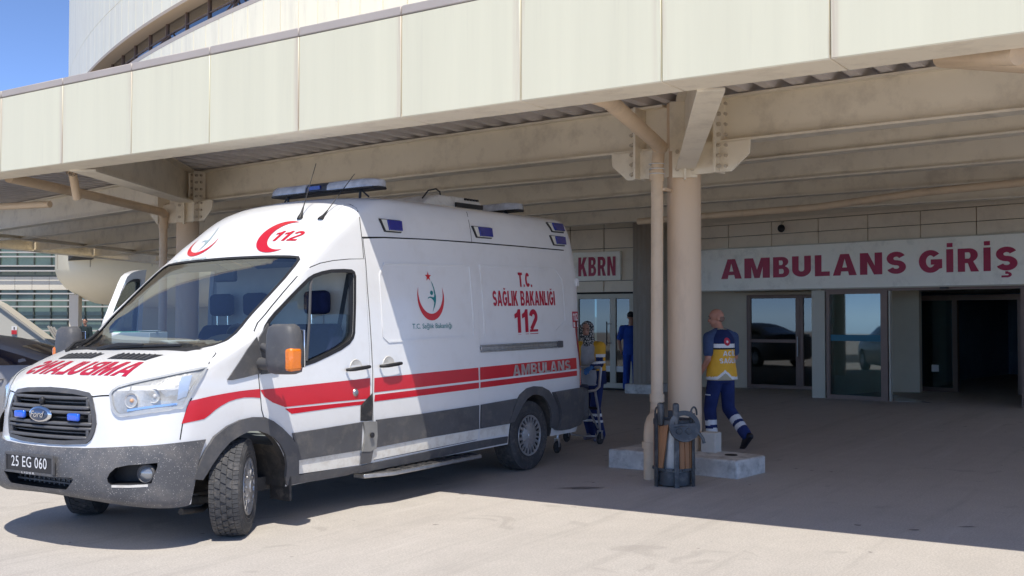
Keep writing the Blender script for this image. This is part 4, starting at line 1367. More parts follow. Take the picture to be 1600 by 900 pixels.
# ---- roof: light bars, cooling unit, aerials
def light_bar(x, y0, y1, z, name='light_bar'):
    base = obj(name, MB().box((x, (y0 + y1) / 2, z - 0.012), (0.19, (y1 - y0) * 0.96, 0.022)), BLACKP, amb, bevel=0.008)
    sec = [(-0.15, -0.03), (-0.145, 0.01), (-0.11, 0.048), (-0.05, 0.058), (0.05, 0.058), (0.11, 0.048), (0.145, 0.01), (0.15, -0.03)]
    W = y1 - y0

    def seg(a, c, m, nm, sq=1.0):
        mb = MB()
        ys = [a + (c - a) * k / 8 for k in range(9)]
        vs = []
        for y in ys:
            t = abs((y - (y0 + y1) / 2) / (W / 2))
            s = 1.0 if t < 0.75 else max(0.35, 1 - ((t - 0.75) / 0.25) ** 2.2 * 0.65)
            for px, pz in sec:
                vs.append((x + px * s * sq, y, z + 0.02 + pz * (0.5 + 0.5 * s) * sq))
        n = len(sec)
        fs = [tuple(range(n)), tuple(8 * n + k for k in range(n - 1, -1, -1))]
        for i in range(8):
            for k in range(n):
                fs.append((i * n + k, i * n + (k + 1) % n, (i + 1) * n + (k + 1) % n, (i + 1) * n + k))
        mb.add(vs, fs)
        obj(nm, mb, m, base, smooth=50)
    seg(y0, y0 + W * 0.40, SMOKEDOME, 'dome')
    seg(y0 + W * 0.403, y0 + W * 0.60, mat('bar_middle', (0.05, 0.055, 0.07), 0.3), 'centre_module', 0.97)
    seg(y0 + W * 0.603, y1, SMOKEDOME, 'dome')
    mb = MB()
    mb.box((x - 0.146, (y0 + y1) / 2 + 0.02, z + 0.022), (0.02, 0.15, 0.034))
    obj('speaker_slot', mb, BLUELENS, base)
    for s in (0.16, 0.84):
        y = y0 + W * s
        ft = MB().tube([(x - 0.05, y, z - 0.01), (x - 0.06, y, z - 0.10)], 0.012, 6)
        ft.tube([(x - 0.05, y, z - 0.015), (x - 0.04, y + 0.09 * (1 if s > 0.5 else -1), z - 0.09)], 0.008, 6)
        obj('foot', ft, BLACKP, base)


light_bar(2.90, -0.68, 0.66, 2.735)
light_bar(5.30, -0.56, 0.56, 2.715)
ac = MB()
ac.add([(3.75, -0.42, 2.64), (4.80, -0.42, 2.64), (4.80, 0.42, 2.64), (3.75, 0.42, 2.64),
        (3.95, -0.38, 2.745), (4.10, -0.36, 2.79), (4.74, -0.36, 2.795), (4.79, -0.40, 2.75),
        (3.95, 0.38, 2.745), (4.10, 0.36, 2.79), (4.74, 0.36, 2.795), (4.79, 0.40, 2.75)],
       [(0, 3, 2, 1), (0, 1, 7, 6, 5, 4), (3, 8, 9, 10, 11, 2), (0, 4, 8, 3), (4, 5, 9, 8), (5, 6, 10, 9), (6, 7, 11, 10), (7, 1, 2, 11)])
unit = obj('roof_cooling_unit', ac, DIRTYW, amb, bevel=0.02)
mb = MB()
mb.box((4.55, -0.417, 2.70), (0.46, 0.02, 0.045))
obj('unit_grille', mb, BLACKP, unit)
mb = MB()
for k in range(5):
    mb.box((4.53 + 0.05 * k, -0.386, 2.772), (0.03, 0.02, 0.02))
tag(obj('unit_slots', mb, BLACKP, unit), kind='stuff')
obj('unit_cable', MB().tube([(3.93, -0.30, 2.74), (4.0, -0.32, 2.82), (4.10, -0.34, 2.845), (4.16, -0.34, 2.82), (4.17, -0.34, 2.78)], 0.008, 6), BLACKP, unit)
for by, bx_, tx, ty, tz in ((-0.48, 2.085, 2.30, -0.46, 2.89), (-0.69, 2.115, 2.54, -0.68, 2.805)):
    h = BODY_TREE.ray_cast(Vector((bx_, by, 4)), Vector((0, 0, -1)))[0]
    d = (Vector((tx, ty, tz)) - h)
    an = obj('aerial', MB().tube([h, h + d * 0.35, h + d], [0.006, 0.0045, 0.003], 6), BLACKP, amb)
    obj('aerial_foot', MB().lathe([(0.026, -0.01), (0.024, 0.012), (0.012, 0.05), (0.006, 0.11)], h, d, 10), BLACKP, an)

# ---- side step, mud flap, tail lamp
mb = MB()
mb.prism([(2.30, -0.97), (2.55, -1.075), (3.80, -1.075), (3.86, -0.97), (3.86, -0.85), (2.30, -0.85)], (0, 0, 0.243), (1, 0, 0), (0, 1, 0), (0, 0, 1), 0.035)
step = obj('side_step', mb, ALU, amb, bevel=0.006)
mb = MB()
for k in range(9):
    mb.box((2.62 + 0.14 * k, -1.0, 0.281), (0.09, 0.12, 0.006))
tag(obj('step_tread', mb, RUBBER, step), kind='stuff')
for u in (2.6, 3.6):
    obj('step_bracket', MB().bar((u, -0.7, 0.33), (u, -0.98, 0.262), 0.05, 0.02), BLACKP, step)
for sy in (-1, 1):
    obj('mud_flap', MB().box((1.46, sy * 0.88, 0.36), (0.02, 0.22, 0.34)), RUBBER, amb, bevel=0.005)
tl = decal('tail_lamp', [[(5.70, -1, 1.50), (5.86, -1, 1.50), (5.86, -1, 0.80), (5.74, -1, 0.80)]], (-0.8, 1, 0), REDLENS, amb, off=0.003, thick=0.01, cell=0.05)
obj('rear_hinge', MB().box((5.80, -0.945, 1.92), (0.06, 0.03, 0.09)), WHITE, amb, bevel=0.008)
# underside: dark box added to block light beneath, axle, exhaust
mb = MB()
mb.box((3.3, 0, 0.31), (4.6, 1.5, 0.10))
obj('underbody_light_block', mb, LINER, amb)
mb = MB().tube([(FAX, -0.75, 0.34), (FAX, 0.75, 0.34)], 0.05, 8)
mb.tube([(0.75, -0.5, 0.26), (0.95, -0.7, 0.25), (FAX, -0.78, 0.27)], 0.035, 8)
mb.tube([(0.75, 0.5, 0.26), (0.95, 0.7, 0.25), (FAX, 0.78, 0.27)], 0.035, 8)
mb.tube([(0.55, -0.86, 0.24), (0.85, -0.72, 0.20), (1.2, -0.5, 0.26)], 0.022, 8)
obj('front_axle', mb, LINER, amb, smooth=60)
mb = MB().tube([(RAX, -0.8, 0.35), (RAX, 0.8, 0.35)], 0.06, 8)
mb.ball((RAX, 0, 0.35), 0.17, 12)
obj('rear_axle', mb, LINER, amb, smooth=60)

# ---- wheels
def make_wheel(covered):
    R, W = 0.352, 0.222
    wh = bpy.data.objects.new('wheel', None)
    COL.objects.link(wh)
    wh.parent = amb
    # axis along local y, outer face at -y
    t = MB()
    prof = [(0.205, -0.095), (0.215, -0.104), (0.25, -0.112), (0.30, -0.113), (0.328, -0.105), (0.341, -0.092), (0.344, -0.06), (0.3455, 0.0),
            (0.344, 0.06), (0.341, 0.092), (0.328, 0.105), (0.30, 0.113), (0.25, 0.112), (0.215, 0.104), (0.205, 0.095)]
    t.lathe(prof, ax=(0, 1, 0), n=56)
    ty = obj('tyre', t, TYREM, wh, smooth=50)
    rg = MB()
    for r in (0.232, 0.262, 0.30):
        rg.lathe([(r - 0.004, -0.112), (r, -0.1155), (r + 0.004, -0.112)], ax=(0, 1, 0), n=48)
    tag(obj('sidewall_rings', rg, TYREM, ty), kind='stuff')
    tr = MB()
    N = 66
    ribs = [(-0.102, -0.064, 0.10), (-0.060, -0.022, 0.45), (-0.019, 0.019, -0.45), (0.022, 0.060, 0.45), (0.064, 0.102, -0.10)]
    for ri, (y0, y1, sk) in enumerate(ribs):
        for k in range(N):
            g_ = 0.12 if ri in (0, 4) else 0.15
            a0, a1 = 2 * PI * (k + g_ / 2) / N, 2 * PI * (k + 1 - g_ / 2) / N
            s = sk * 2 * PI / N * (1 if k % 2 or ri in (0, 4) else -1) * 1.2
            vs = []
            for rr in (0.342, 0.3535):
                for (a, y, e) in ((a0, y0, 0), (a1, y0, 0), (a1, y1, s), (a0, y1, s)):
                    r2 = rr - (0.007 if abs(y) > 0.09 else 0) - (0.002 if abs(y) > 0.05 else 0)
                    vs.append((r2 * math.cos(a + e), y, r2 * math.sin(a + e)))
            tr.add(vs, [(4, 5, 6, 7), (0, 1, 5, 4), (1, 2, 6, 5), (2, 3, 7, 6), (3, 0, 4, 7)])
    tag(obj('tread', tr, TYREM, ty, smooth=0), kind='stuff')
    rim = MB().lathe([(0.212, -0.098), (0.209, -0.108), (0.200, -0.104), (0.196, -0.085), (0.19, -0.07), (0.12, -0.075), (0.0, -0.08)], ax=(0, 1, 0), n=48)
    rim.lathe([(0.207, -0.09), (0.20, 0.09)], ax=(0, 1, 0), n=32)
    rm = obj('rim', rim, LINER, wh, smooth=50)
    cap = MB()
    cap.lathe([(0.209, -0.104), (0.205, -0.114), (0.190, -0.112), (0.186, -0.104)], ax=(0, 1, 0), n=48)
    cap.lathe([(0.132, -0.088), (0.130, -0.106), (0.09, -0.118), (0.045, -0.124), (0.042, -0.130), (0.0, -0.132)], ax=(0, 1, 0), n=48)
    nsp = 20
    for k in range(nsp):
        a = 2 * PI * k / nsp
        ca, sa = math.cos(a), math.sin(a)
        M = Matrix(((ca, 0, -sa), (0, 1, 0), (sa, 0, ca)))
        cap.box((0.16 * ca, -0.106, 0.16 * sa), (0.068, 0.014, 0.024 if k % 2 else 0.016), M)
    for k in range(10):
        a = 2 * PI * k / 10
        ca, sa = math.cos(a), math.sin(a)
        M = Matrix(((ca, 0, -sa), (0, 1, 0), (sa, 0, ca)))
        cap.box((0.085 * ca, -0.116, 0.085 * sa), (0.075, 0.008, 0.008), M)
    obj('wheel_cover', cap, WHEELM, rm, smooth=40)
    return wh


def copy_wheel(src):
    r = copy_of(src, amb)
    for c in src.children:
        c2 = copy_of(c, r)
        for e in c.children:
            copy_of(e, c2)
    return r


w0 = make_wheel(True)
ws = [w0] + [copy_wheel(w0) for _ in range(3)]
STEER = math.radians(37)
for o, x, y, st in ((ws[0], FAX, -0.865, STEER), (ws[1], FAX, 0.865, STEER + PI), (ws[2], RAX, -0.855, 0), (ws[3], RAX, 0.855, PI)):
    o.location = (x, y, 0.350)
    o.rotation_euler = (0, random.uniform(0, 0.3), st)

# ---- inside the cab
mb = MB()
mb.prism([(1.02, 1.02), (1.02, 1.335), (1.12, 1.385), (1.42, 1.36), (1.50, 1.30), (1.52, 1.05), (1.40, 0.95)], (0, -0.86, 0), (1, 0, 0), (0, 0, 1), (0, 1, 0), 1.72)
mb.box((0.93, 0, 1.32), (0.26, 1.5, 0.03))
dash = obj('dashboard', mb, DASH, amb, bevel=0.025)
obj('instrument_hood', MB().ball((1.36, -0.42, 1.38), (0.13, 0.24, 0.075), 16), DASH, dash)
sw = MB()
cst = Vector((1.55, -0.42, 1.36))
dz_ = Vector((0.85, 0, 0.53)).normalized()
e1, e2 = Vector((0, 1, 0)), dz_.cross(Vector((0, 1, 0)))
sw.tube([cst + (e1 * math.cos(2 * PI * k / 24) + e2 * math.sin(2 * PI * k / 24)) * 0.185 for k in range(24)], 0.017, 8, closed=True)
sw.ball(cst - dz_ * 0.03, 0.06, 12)
for a in (0.2, PI - 0.2, -PI / 2):
    sw.tube([cst, cst + (e1 * math.cos(a) + e2 * math.sin(a)) * 0.18], 0.014, 6)
sw.tube([cst, cst - dz_ * 0.25], 0.03, 8)
obj('steering_wheel', sw, BLACKP, amb, smooth=60)
for y, wd in ((-0.53, 0.50), (0.22, 0.46), (0.66, 0.44)):
    st_ = MB()
    st_.box((2.03, y, 0.90), (0.52, wd, 0.16))
    seat = obj('seat', st_, NAVYSEAT, amb, bevel=0.05, seg=3)
    bk = MB()
    bk.prism([(2.18, 0.92), (2.30, 1.46), (2.26, 1.52), (2.18, 1.52), (2.12, 1.44), (2.04, 0.95)], (0, y - wd / 2, 0), (1, 0, 0), (0, 0, 1), (0, 1, 0), wd)
    obj('backrest', bk, NAVYSEAT, seat, bevel=0.05, seg=3)
    hd = obj('headrest', MB().box((2.225, y, 1.70), (0.11, 0.26, 0.20)), NAVYSEAT, seat, bevel=0.045, seg=3)
    mb = MB()
    for s in (-0.07, 0.07):
        mb.tube([(2.23, y + s, 1.50), (2.23, y + s, 1.63)], 0.008, 6)
    tag(obj('headrest_posts', mb, CHROME, hd), kind='stuff')
    if y < 0:
        obj('seat_belt', MB().bar((2.30, -0.82, 1.93), (2.24, -0.74, 1.40), 0.045, 0.004, up=(1, 0, 0)), BLACKP, seat)
obj('bulkhead', MB().box((2.345, 0, 1.42), (0.02, 1.72, 1.52)), LINING, amb)
obj('rear_view_device', MB().box((1.72, 0.02, 1.93), (0.05, 0.24, 0.10)), BLACKP, amb, bevel=0.015)
for y in (-0.42, 0.45):
    obj('sun_visor', MB().bar((1.76, y, 2.045), (1.90, y, 1.99), 0.5, 0.015), mat('visor_grey', (0.15, 0.16, 0.18), 0.8), amb, bevel=0.01)

# ---- open passenger door
pd = bpy.data.objects.new('passenger_door', None)
COL.objects.link(pd)
pd.parent = amb
pd.location = (1.17, 0.985, 0)
pd.rotation_euler = (0, 0, math.radians(39))
D2 = [(p[0] - 1.17, p[2]) for p in TR['door']]
W2 = [(p[0] - 1.17, p[2]) for p in grow(WN, 0.012, SIDE)]
tmb = MB()


def lean(x, z):
    h = BODY_TREE.ray_cast(Vector((min(max(x + 1.17, 1.16), 2.36), 3, z)), Vector((0, -1, 0)))[0]
    return (h.y if h else 0.95) - 0.985


def sheet(loops, y, m, name, parent, th):
    bm = bmesh.new()
    ed = []
    for L in loops:
        vs = [bm.verts.new((a, 0, c)) for a, c in L]
        ed += [bm.edges.new((vs[i], vs[(i + 1) % len(vs)])) for i in range(len(vs))]
    bmesh.ops.triangle_fill(bm, use_beauty=True, edges=ed)
    for k in range(8, 21):
        bmesh.ops.bisect_plane(bm, geom=list(bm.verts) + list(bm.edges) + list(bm.faces), plane_co=(0, 0, k * 0.1), plane_no=(0, 0, 1), dist=1e-5)
    for v in bm.verts:
        v.co.y = lean(v.co.x, v.co.z) + y
    geo = bmesh.ops.extrude_face_region(bm, geom=list(bm.faces))
    for v in [q for q in geo['geom'] if isinstance(q, bmesh.types.BMVert)]:
        v.co.y -= th
    bmesh.ops.recalc_face_normals(bm, faces=bm.faces)
    me = bpy.data.meshes.new(name)
    bm.to_mesh(me)
    bm.free()
    return obj(name, me, m, parent, fix=False)


sheet([D2, W2], 0.0, WHITE, 'door_shell', pd, 0.055)
sheet([W2, [(x * 0.96 + 0.022, (z - 1.58) * 0.93 + 1.58) for x, z in W2]], -0.004, BLACKP, 'window_seal', pd, 0.04)
sheet([W2], -0.025, DGLASS, 'door_pane', pd, 0.004)
LOWD = [q for q in D2 if q[1] < 1.2]
sheet([[(0.04, 0.60), (1.10, 0.45), (1.12, 1.15), (0.05, 1.12)]], -0.058, GREYP, 'door_lining', pd, 0.03)

# ------------------------------------------------------------------ pavement
def ground_material():
    m = bpy.data.materials.new('forecourt_concrete')
    m.use_nodes = True
    t = m.node_tree
    b = t.nodes['Principled BSDF']
    b.inputs['Roughness'].default_value = 0.85
    b.inputs['Specular IOR Level'].default_value = 0.3
    tc = t.nodes.new('ShaderNodeTexCoord')

    def noise(s, d, r=0.6, dist=0.0):
        n = t.nodes.new('ShaderNodeTexNoise')
        n.inputs['Scale'].default_value = s
        n.inputs['Detail'].default_value = d
        n.inputs['Roughness'].default_value = r
        n.inputs['Distortion'].default_value = dist
        t.links.new(tc.outputs['Object'], n.inputs['Vector'])
        return n.outputs[0]

    def ramp(src, lo, hi, a, c):
        r = t.nodes.new('ShaderNodeMapRange')
        for k, v in ((1, lo), (2, hi), (3, a), (4, c)):
            r.inputs[k].default_value = v
        t.links.new(src, r.inputs[0])
        return r.outputs[0]

    def mix(f, a, c, mode='MIX'):
        x = t.nodes.new('ShaderNodeMix')
        x.data_type = 'RGBA'
        x.blend_type = mode
        t.links.new(f, x.inputs[0])
        for k, v in ((6, a), (7, c)):
            if isinstance(v, tuple):
                x.inputs[k].default_value = v
            else:
                t.links.new(v, x.inputs[k])
        return x.outputs[2]
    c = mix(ramp(noise(0.5, 6, 0.65, 0.6), 0.3, 0.7, 0, 1), (0.450, 0.418, 0.378, 1), (0.515, 0.480, 0.438, 1))
    c = mix(ramp(noise(3.5, 8, 0.75), 0.42, 0.72, 0, 0.5), c, (0.60, 0.56, 0.505, 1))
    c = mix(ramp(noise(70, 4, 0.7), 0.40, 0.62, 0, 0.55), c, (0.30, 0.272, 0.245, 1))
    c = mix(ramp(noise(160, 2, 0.6), 0.60, 0.68, 0, 0.6), c, (0.68, 0.64, 0.59, 1))
    c = mix(ramp(noise(1.7, 3, 0.5, 1.0), 0.655, 0.70, 0, 0.35), c, (0.29, 0.265, 0.24, 1))
    c = mix(ramp(noise(6.0, 2, 0.4), 0.735, 0.755, 0, 0.7), c, (0.14, 0.125, 0.115, 1))
    # long faint wheel tracks and scuffs along the way vehicles drive in
    mp = t.nodes.new('ShaderNodeMapping')
    mp.inputs['Scale'].default_value = (0.12, 1.9, 1.0)
    mp.inputs['Rotation'].default_value = (0, 0, 0.18)
    t.links.new(tc.outputs['Object'], mp.inputs[0])
    n = t.nodes.new('ShaderNodeTexNoise')
    n.inputs['Scale'].default_value = 1.6
    n.inputs['Detail'].default_value = 7.0
    n.inputs['Roughness'].default_value = 0.7
    t.links.new(mp.outputs[0], n.inputs['Vector'])
    c = mix(ramp(n.outputs[0], 0.54, 0.68, 0, 0.42), c, (0.30, 0.275, 0.25, 1))
    c = mix(ramp(n.outputs[0], 0.42, 0.34, 0, 0.30), c, (0.60, 0.56, 0.52, 1))
    t.links.new(c, b.inputs['Base Color'])
    bp = t.nodes.new('ShaderNodeBump')
    bp.inputs['Strength'].default_value = 0.35
    bp.inputs['Distance'].default_value = 0.006
    t.links.new(noise(110, 4, 0.7), bp.inputs['Height'])
    t.links.new(bp.outputs[0], b.inputs['Normal'])
    return m


CONC = ground_material()
mb = MB()
xs = [-600, -60, -20, -8, 0, 8, 20, 40, 120, 700]
mb.add([(x, y, 0) for y in xs for x in xs], [(j * 10 + i, j * 10 + i + 1, (j + 1) * 10 + i + 1, (j + 1) * 10 + i) for j in range(9) for i in range(9)])
grd = obj('ground', mb, CONC)
grd.matrix_world = TILT
tag(grd, kind='structure')
BOUNCE_DARK = mat('bounce_cutting_dark', (0.06, 0.058, 0.056), 0.9, var=0.25, vscale=1.5, bump=0.4, bscale=80)  # unseen dark sheet, added to cut bounce light under the canopy's left end
bounce_cut = obj('added_bounce_cutter', MB().add([(-30, 14.5, 0.004), (26, 14.5, 0.004), (26, 25, 0.004), (-30, 25, 0.004)], [(0, 1, 2, 3)]), BOUNCE_DARK)
bounce_cut.matrix_world = TILT
tag(bounce_cut, kind='structure')

# flat stains on the forecourt
random.seed(21)
STAIN = mat('dark_stain', (0.22, 0.20, 0.185), 0.7, var=0.35, vscale=9)
def blot(x, y, rx, ry, a):
    mb = MB()
    n = 26
    P = []
    for k in range(n):
        t_ = 2 * PI * k / n
        q = 1 + random.uniform(-0.28, 0.28)
        px, py = rx * q * math.cos(t_), ry * q * math.sin(t_)
        P.append((x + px * math.cos(a) - py * math.sin(a), y + px * math.sin(a) + py * math.cos(a), 0.004))
    mb.add(P, [tuple(range(n))])
    o = obj('stain', mb, STAIN, grd, fix=False)
    return o


for q in ((4.05, -2.0, 0.20, 0.055, -1.0), (1.05, -4.30, 0.09, 0.03, -0.9), (0.55, -4.42, 0.035, 0.02, 0), (0.2, -4.05, 0.12, 0.02, -0.7), (0.75, -3.85, 0.05, 0.012, -1), (1.7, -5.15, 0.05, 0.02, -1),
          (0.9, -5.2, 0.05, 0.018, -1), (3.9, -5.3, 0.06, 0.012, -1), (3.6, -5.0, 0.035, 0.02, -1), (5.4, -5.9, 0.10, 0.015, -1), (0.35, -3.0, 0.07, 0.016, -0.8), (-0.1, -2.1, 0.04, 0.015, -0.8), (6.6, -6.3, 0.1, 0.015, -1)):
    blot(*q)

# ------------------------------------------------------------------ canopy
CREAM = mat('cream_panel', (0.76, 0.72, 0.53), 0.45, var=0.035, vscale=0.8, dirt=(0.42, 0.36, 0.29), dirt_amt=0.16, dirt_scale=1.8, stretch=(1, 7, 0.30), dirt_lo=0.58, dirt_hi=0.80, rnd=True, edge=(0.558, (0.55, 0.43, 0.33)))
CREAMS = mat('cream_steel', (0.84, 0.765, 0.62), 0.5, var=0.05, vscale=1.2, dirt=(0.34, 0.28, 0.22), dirt_amt=0.3, dirt_scale=3)
COPE = mat('pinkish_coping', (0.47, 0.41, 0.36), 0.5, var=0.06, vscale=2)
DECKM = mat('zinc_deck', (0.70, 0.66, 0.64), 0.5, metal=0.1, var=0.12, vscale=2)
BOLT = mat('painted_bolt', (0.52, 0.45, 0.35), 0.5)
COLM = mat('beige_column_paint', (0.72, 0.545, 0.375), 0.5, var=0.05, vscale=1.2, dirt=(0.30, 0.22, 0.16), dirt_amt=0.35, dirt_scale=2.0, stretch=(1, 1, 0.25))
PIPEM = mat('cream_pipe_paint', (0.70, 0.54, 0.37), 0.45, var=0.05, vscale=2, dirt=(0.32, 0.25, 0.19), dirt_amt=0.3, dirt_scale=3)
CONCB = mat('old_concrete', (0.58, 0.56, 0.52), 0.9, var=0.22, vscale=5, dirt=(0.16, 0.145, 0.13), dirt_amt=0.6, dirt_scale=7, bump=0.5, bscale=40)

can = thing('entrance_canopy', 'cream steel canopy with panelled fascia and bolted beams over the ambulance bay', 'canopy', (2.1, -2, 0))
Y0, PW = 2.969, 1.128
FX = 2.108
panel = None
for k in range(-11, 12):
    y1 = Y0 + PW * k
    p = MB().box((0.015, 0, 0), (0.03, PW - 0.009, 0.80))
    o = obj('fascia_panel', p, CREAM, can, bevel=0.004, seg=1)
    o.location = (FX - 2.1, y1 - PW / 2 + 2, 3.52)
    c = MB().box((0, 0, 0), (0.10, PW - 0.006, 0.075))
    o = obj('coping', c, COPE, can, bevel=0.008, seg=1)
    o.location = (FX - 2.1 + 0.046, y1 - PW / 2 + 2, 3.963)
    c = MB().box((0, 0, 0), (0.36, PW - 0.008, 0.03))
    o = obj('soffit_panel', c, CREAMS, can, bevel=0.004, seg=1)
    o.location = (FX - 2.1 + 0.185, y1 - PW / 2 + 2, 3.132)
YA, YB = Y0 - PW * 12 , Y0 + PW * 11
bk = MB().box((0.20, (YA + YB) / 2 + 2, 3.52), (0.33, YB - YA - 0.05, 0.74))
obj('fascia_box', bk, CREAMS, can)

# canopy children live in canopy coordinates (origin 2.1, -2, 0)
def cl(p):
    return (p[0] - 2.1, p[1] + 2, p[2])


# ribbed steel deck: ribs run away from the fascia
mb = MB()
prof = []
y = YA
while y < YB:
    prof += [(y, 3.76), (y + 0.10, 3.76), (y + 0.14, 3.845), (y + 0.24, 3.845)]
    y += 0.28
vs = []
for x in (2.46, 9.0, 15.6):
    vs += [cl((x, a, z)) for a, z in prof]
n = len(prof)
fs = []
for i in range(2):
    for k in range(n - 1):
        fs.append((i * n + k, i * n + k + 1, (i + 1) * n + k + 1, (i + 1) * n + k))
mb.add(vs, fs)
obj('roof_deck', mb, DECKM, can, smooth=0)
mb = MB()
mb.prism([(2.2, YA), (2.2, YB), (7.9, 17.4), (16.5, 21.5), (24, 25.0), (24, YA)], (-2.1, 2, 3.86), (1, 0, 0), (0, 1, 0), (0, 0, 1), 0.06)
obj('roof_slab', mb, CREAMS, can)


def i_beam(path, zb, zt, fw, name='beam', m=CREAMS, tf=0.022):
    """rolled beam along a level path of (x, y)"""
    mb = MB()
    P = [Vector((a, c, 0)) for a, c in path]
    for z0, z1, w_ in ((zb, zb + tf, fw), (zt - tf, zt, fw), (zb + tf, zt - tf, 0.016)):
        L, Rr = [], []
        for i in range(len(P)):
            d = (P[min(i + 1, len(P) - 1)] - P[max(i - 1, 0)]).normalized()
            nn = Vector((-d.y, d.x, 0)) * w_ / 2
            L.append(P[i] + nn)
            Rr.append(P[i] - nn)
        vs = []
        for a, c in zip(L, Rr):
            vs += [cl((a.x, a.y, z0)), cl((c.x, c.y, z0)), cl((c.x, c.y, z1)), cl((a.x, a.y, z1))]
        fs = [(0, 1, 2, 3), tuple(4 * (len(P) - 1) + k for k in (3, 2, 1, 0))]
        for i in range(len(P) - 1):
            for k in range(4):
                fs.append((i * 4 + k, i * 4 + (k + 1) % 4, i * 4 + 4 + (k + 1) % 4, i * 4 + 4 + k))
        mb.add(vs, fs)
    return obj(name, mb, m, can)


ZB, ZT = 3.28, 3.745
i_beam([(5.40, -12.0), (5.56, -5.4), (5.66, -3.4), (5.72, -2.42)], ZB, ZT, 0.22)
i_beam([(5.76, -2.06), (5.85, -0.5), (6.0, 2.03), (6.25, 4.3), (6.42, 6.15)], ZB, ZT, 0.22)
i_beam([(6.44, 6.55), (6.55, 7.4), (7.6, 13.6), (7.8, 15.0)], ZB, ZT, 0.22)
i_beam([(6.40, -12.0), (6.72, -5.3), (7.05, -2.4), (7.28, -0.7), (7.38, 3.2), (7.65, 7.0), (8.05, 9.1), (8.9, 13.7), (9.2, 15.4)], ZB, ZT, 0.20)
i_beam([(8.5, -12.0), (8.71, -5.0), (8.99, -1.0), (9.25, 0.0), (9.55, 3.0), (9.9, 7.0), (10.9, 12.8), (11.2, 14.9), (11.7, 17.3)], ZB, ZT, 0.20)
i_beam([(10.2, -12.0), (10.57, -4.7), (10.75, 0.0), (10.95, 3.0), (11.5, 7.5), (13.0, 15.0), (14.0, 18.6)], ZB, ZT, 0.20)
i_beam([(12.5, -12.0), (12.6, -4.5), (12.8, 0.0), (13.1, 3.0), (13.8, 8.0), (16.0, 18.0), (17.0, 21.0)], ZB, ZT, 0.20)
# tie and closing beam at the far left end
i_beam([(7.8, 15.0), (8.8, 15.25), (15.05, 18.2), (20.0, 20.5)], 3.26, 3.34, 0.10, 'tie_beam')
i_beam([(7.9, 17.6), (10.7, 19.0), (16.5, 21.7), (24.0, 25.2)], 3.28, 3.80, 0.24, 'end_beam')
for a, c in (((9.2, 15.4), (9.6, 18.3)), ((11.7, 17.2), (12.0, 19.5)), ((14.4, 18.4), (14.6, 20.7))):
    i_beam([a, c], 3.30, 3.70, 0.12, 'end_beam')


def bracket(name, a, c, za, zc, w_=0.27):
    """tapered cantilever from column a to fascia c: bottom flange za -> zc, web up to the deck"""
    A_, C_ = Vector((a[0], a[1], 0)), Vector((c[0], c[1], 0))
    d = (C_ - A_).normalized()
    nn = Vector((-d.y, d.x, 0))
    mb = MB()
    for wd, z00, z01, z10, z11 in ((w_, za, za + 0.025, zc, zc + 0.025), (0.018, za + 0.025, ZT - 0.02, zc + 0.025, ZT - 0.02), (w_, ZT - 0.02, ZT, ZT - 0.02, ZT)):
        vs = []
        for q, z0, z1 in ((A_, z00, z01), (C_, z10, z11)):
            for s, z in ((1, z0), (-1, z0), (-1, z1), (1, z1)):
                vs.append(cl((q + nn * s * wd / 2) + Vector((0, 0, z))))
        mb.add(vs, [(0, 1, 2, 3), (7, 6, 5, 4)] + [(k, (k + 1) % 4, 4 + (k + 1) % 4, 4 + k) for k in range(4)])
    return obj(name, mb, CREAMS, can)


bracket('cantilever_bracket', (5.56, -2.36), (2.50, -3.98), 3.04, 3.10, 0.19)
bracket('cantilever_bracket', (6.25, 6.15), (2.50, 3.20), 3.27, 3.10)
# rainwater pipes under the soffit
def pipe(name, path, r, m, parent, n=14):
    return obj(name, MB().tube(path, r, n), m, parent, smooth=60)


pipe('soffit_pipe', [cl(p) for p in ((2.85, 5.20, 3.22), (4.4, 5.85, 3.19), (6.15, 6.62, 3.15), (6.22, 6.66, 3.12))], 0.062, PIPEM, can)
pipe('soffit_pipe', [cl(p) for p in ((3.05, 4.42, 3.75), (3.10, 4.46, 3.40), (3.30, 4.60, 3.28), (3.42, 4.68, 2.98))], 0.05, PIPEM, can)
pipe('soffit_pipe', [cl(p) for p in ((2.7, 10.4, 3.02), (3.6, 6.75, 3.02), (3.8, 5.85, 3.02))], 0.045, PIPEM, can)
pipe('soffit_pipe', [cl(p) for p in ((2.50, -3.02, 3.20), (2.70, -3.06, 3.18), (5.30, -2.22, 3.24))], 0.066, PIPEM, can)
mb = MB()
for k in range(4):
    r = 0.075 + 0.006 * k
    a = k * 1.1
    mb.tube([cl((3.18 + 0.03 * k, 4.50, 3.33 + 0.0 * k) + Vector((0, 0, 0)) if False else (3.18 + 0.02 * k + r * 0.4 * math.cos(t_ + a), 4.52 + r * math.cos(t_), 3.34 + r * math.sin(t_) + 0.03 * math.sin(2 * t_ + a))) for t_ in [2 * PI * j / 16 for j in range(17)]], 0.005, 5)
obj('tie_wire', mb, mat('old_wire', (0.25, 0.2, 0.15), 0.7), can)
pipe('soffit_pipe', [cl(p) for p in ((2.55, -5.9, 3.10), (2.9, -5.4, 3.22), (4.5, -6.4, 3.30), (6.0, -7.4, 3.34))], 0.066, PIPEM, can)
pipe('soffit_pipe', [cl(p) for p in ((9.4, -6.0, 3.17), (9.9, -3.6, 3.14), (10.1, -2.2, 3.05), (10.2, 0.6, 3.0))], 0.05, PIPEM, can)

# ------------------------------------------------------------------ columns
def bolts(mb, pts, d, r=0.016, h=0.022):
    for p in pts:
        mb.lathe([(0, 0), (r, 0), (r, h), (0, h)], p, d, 6)


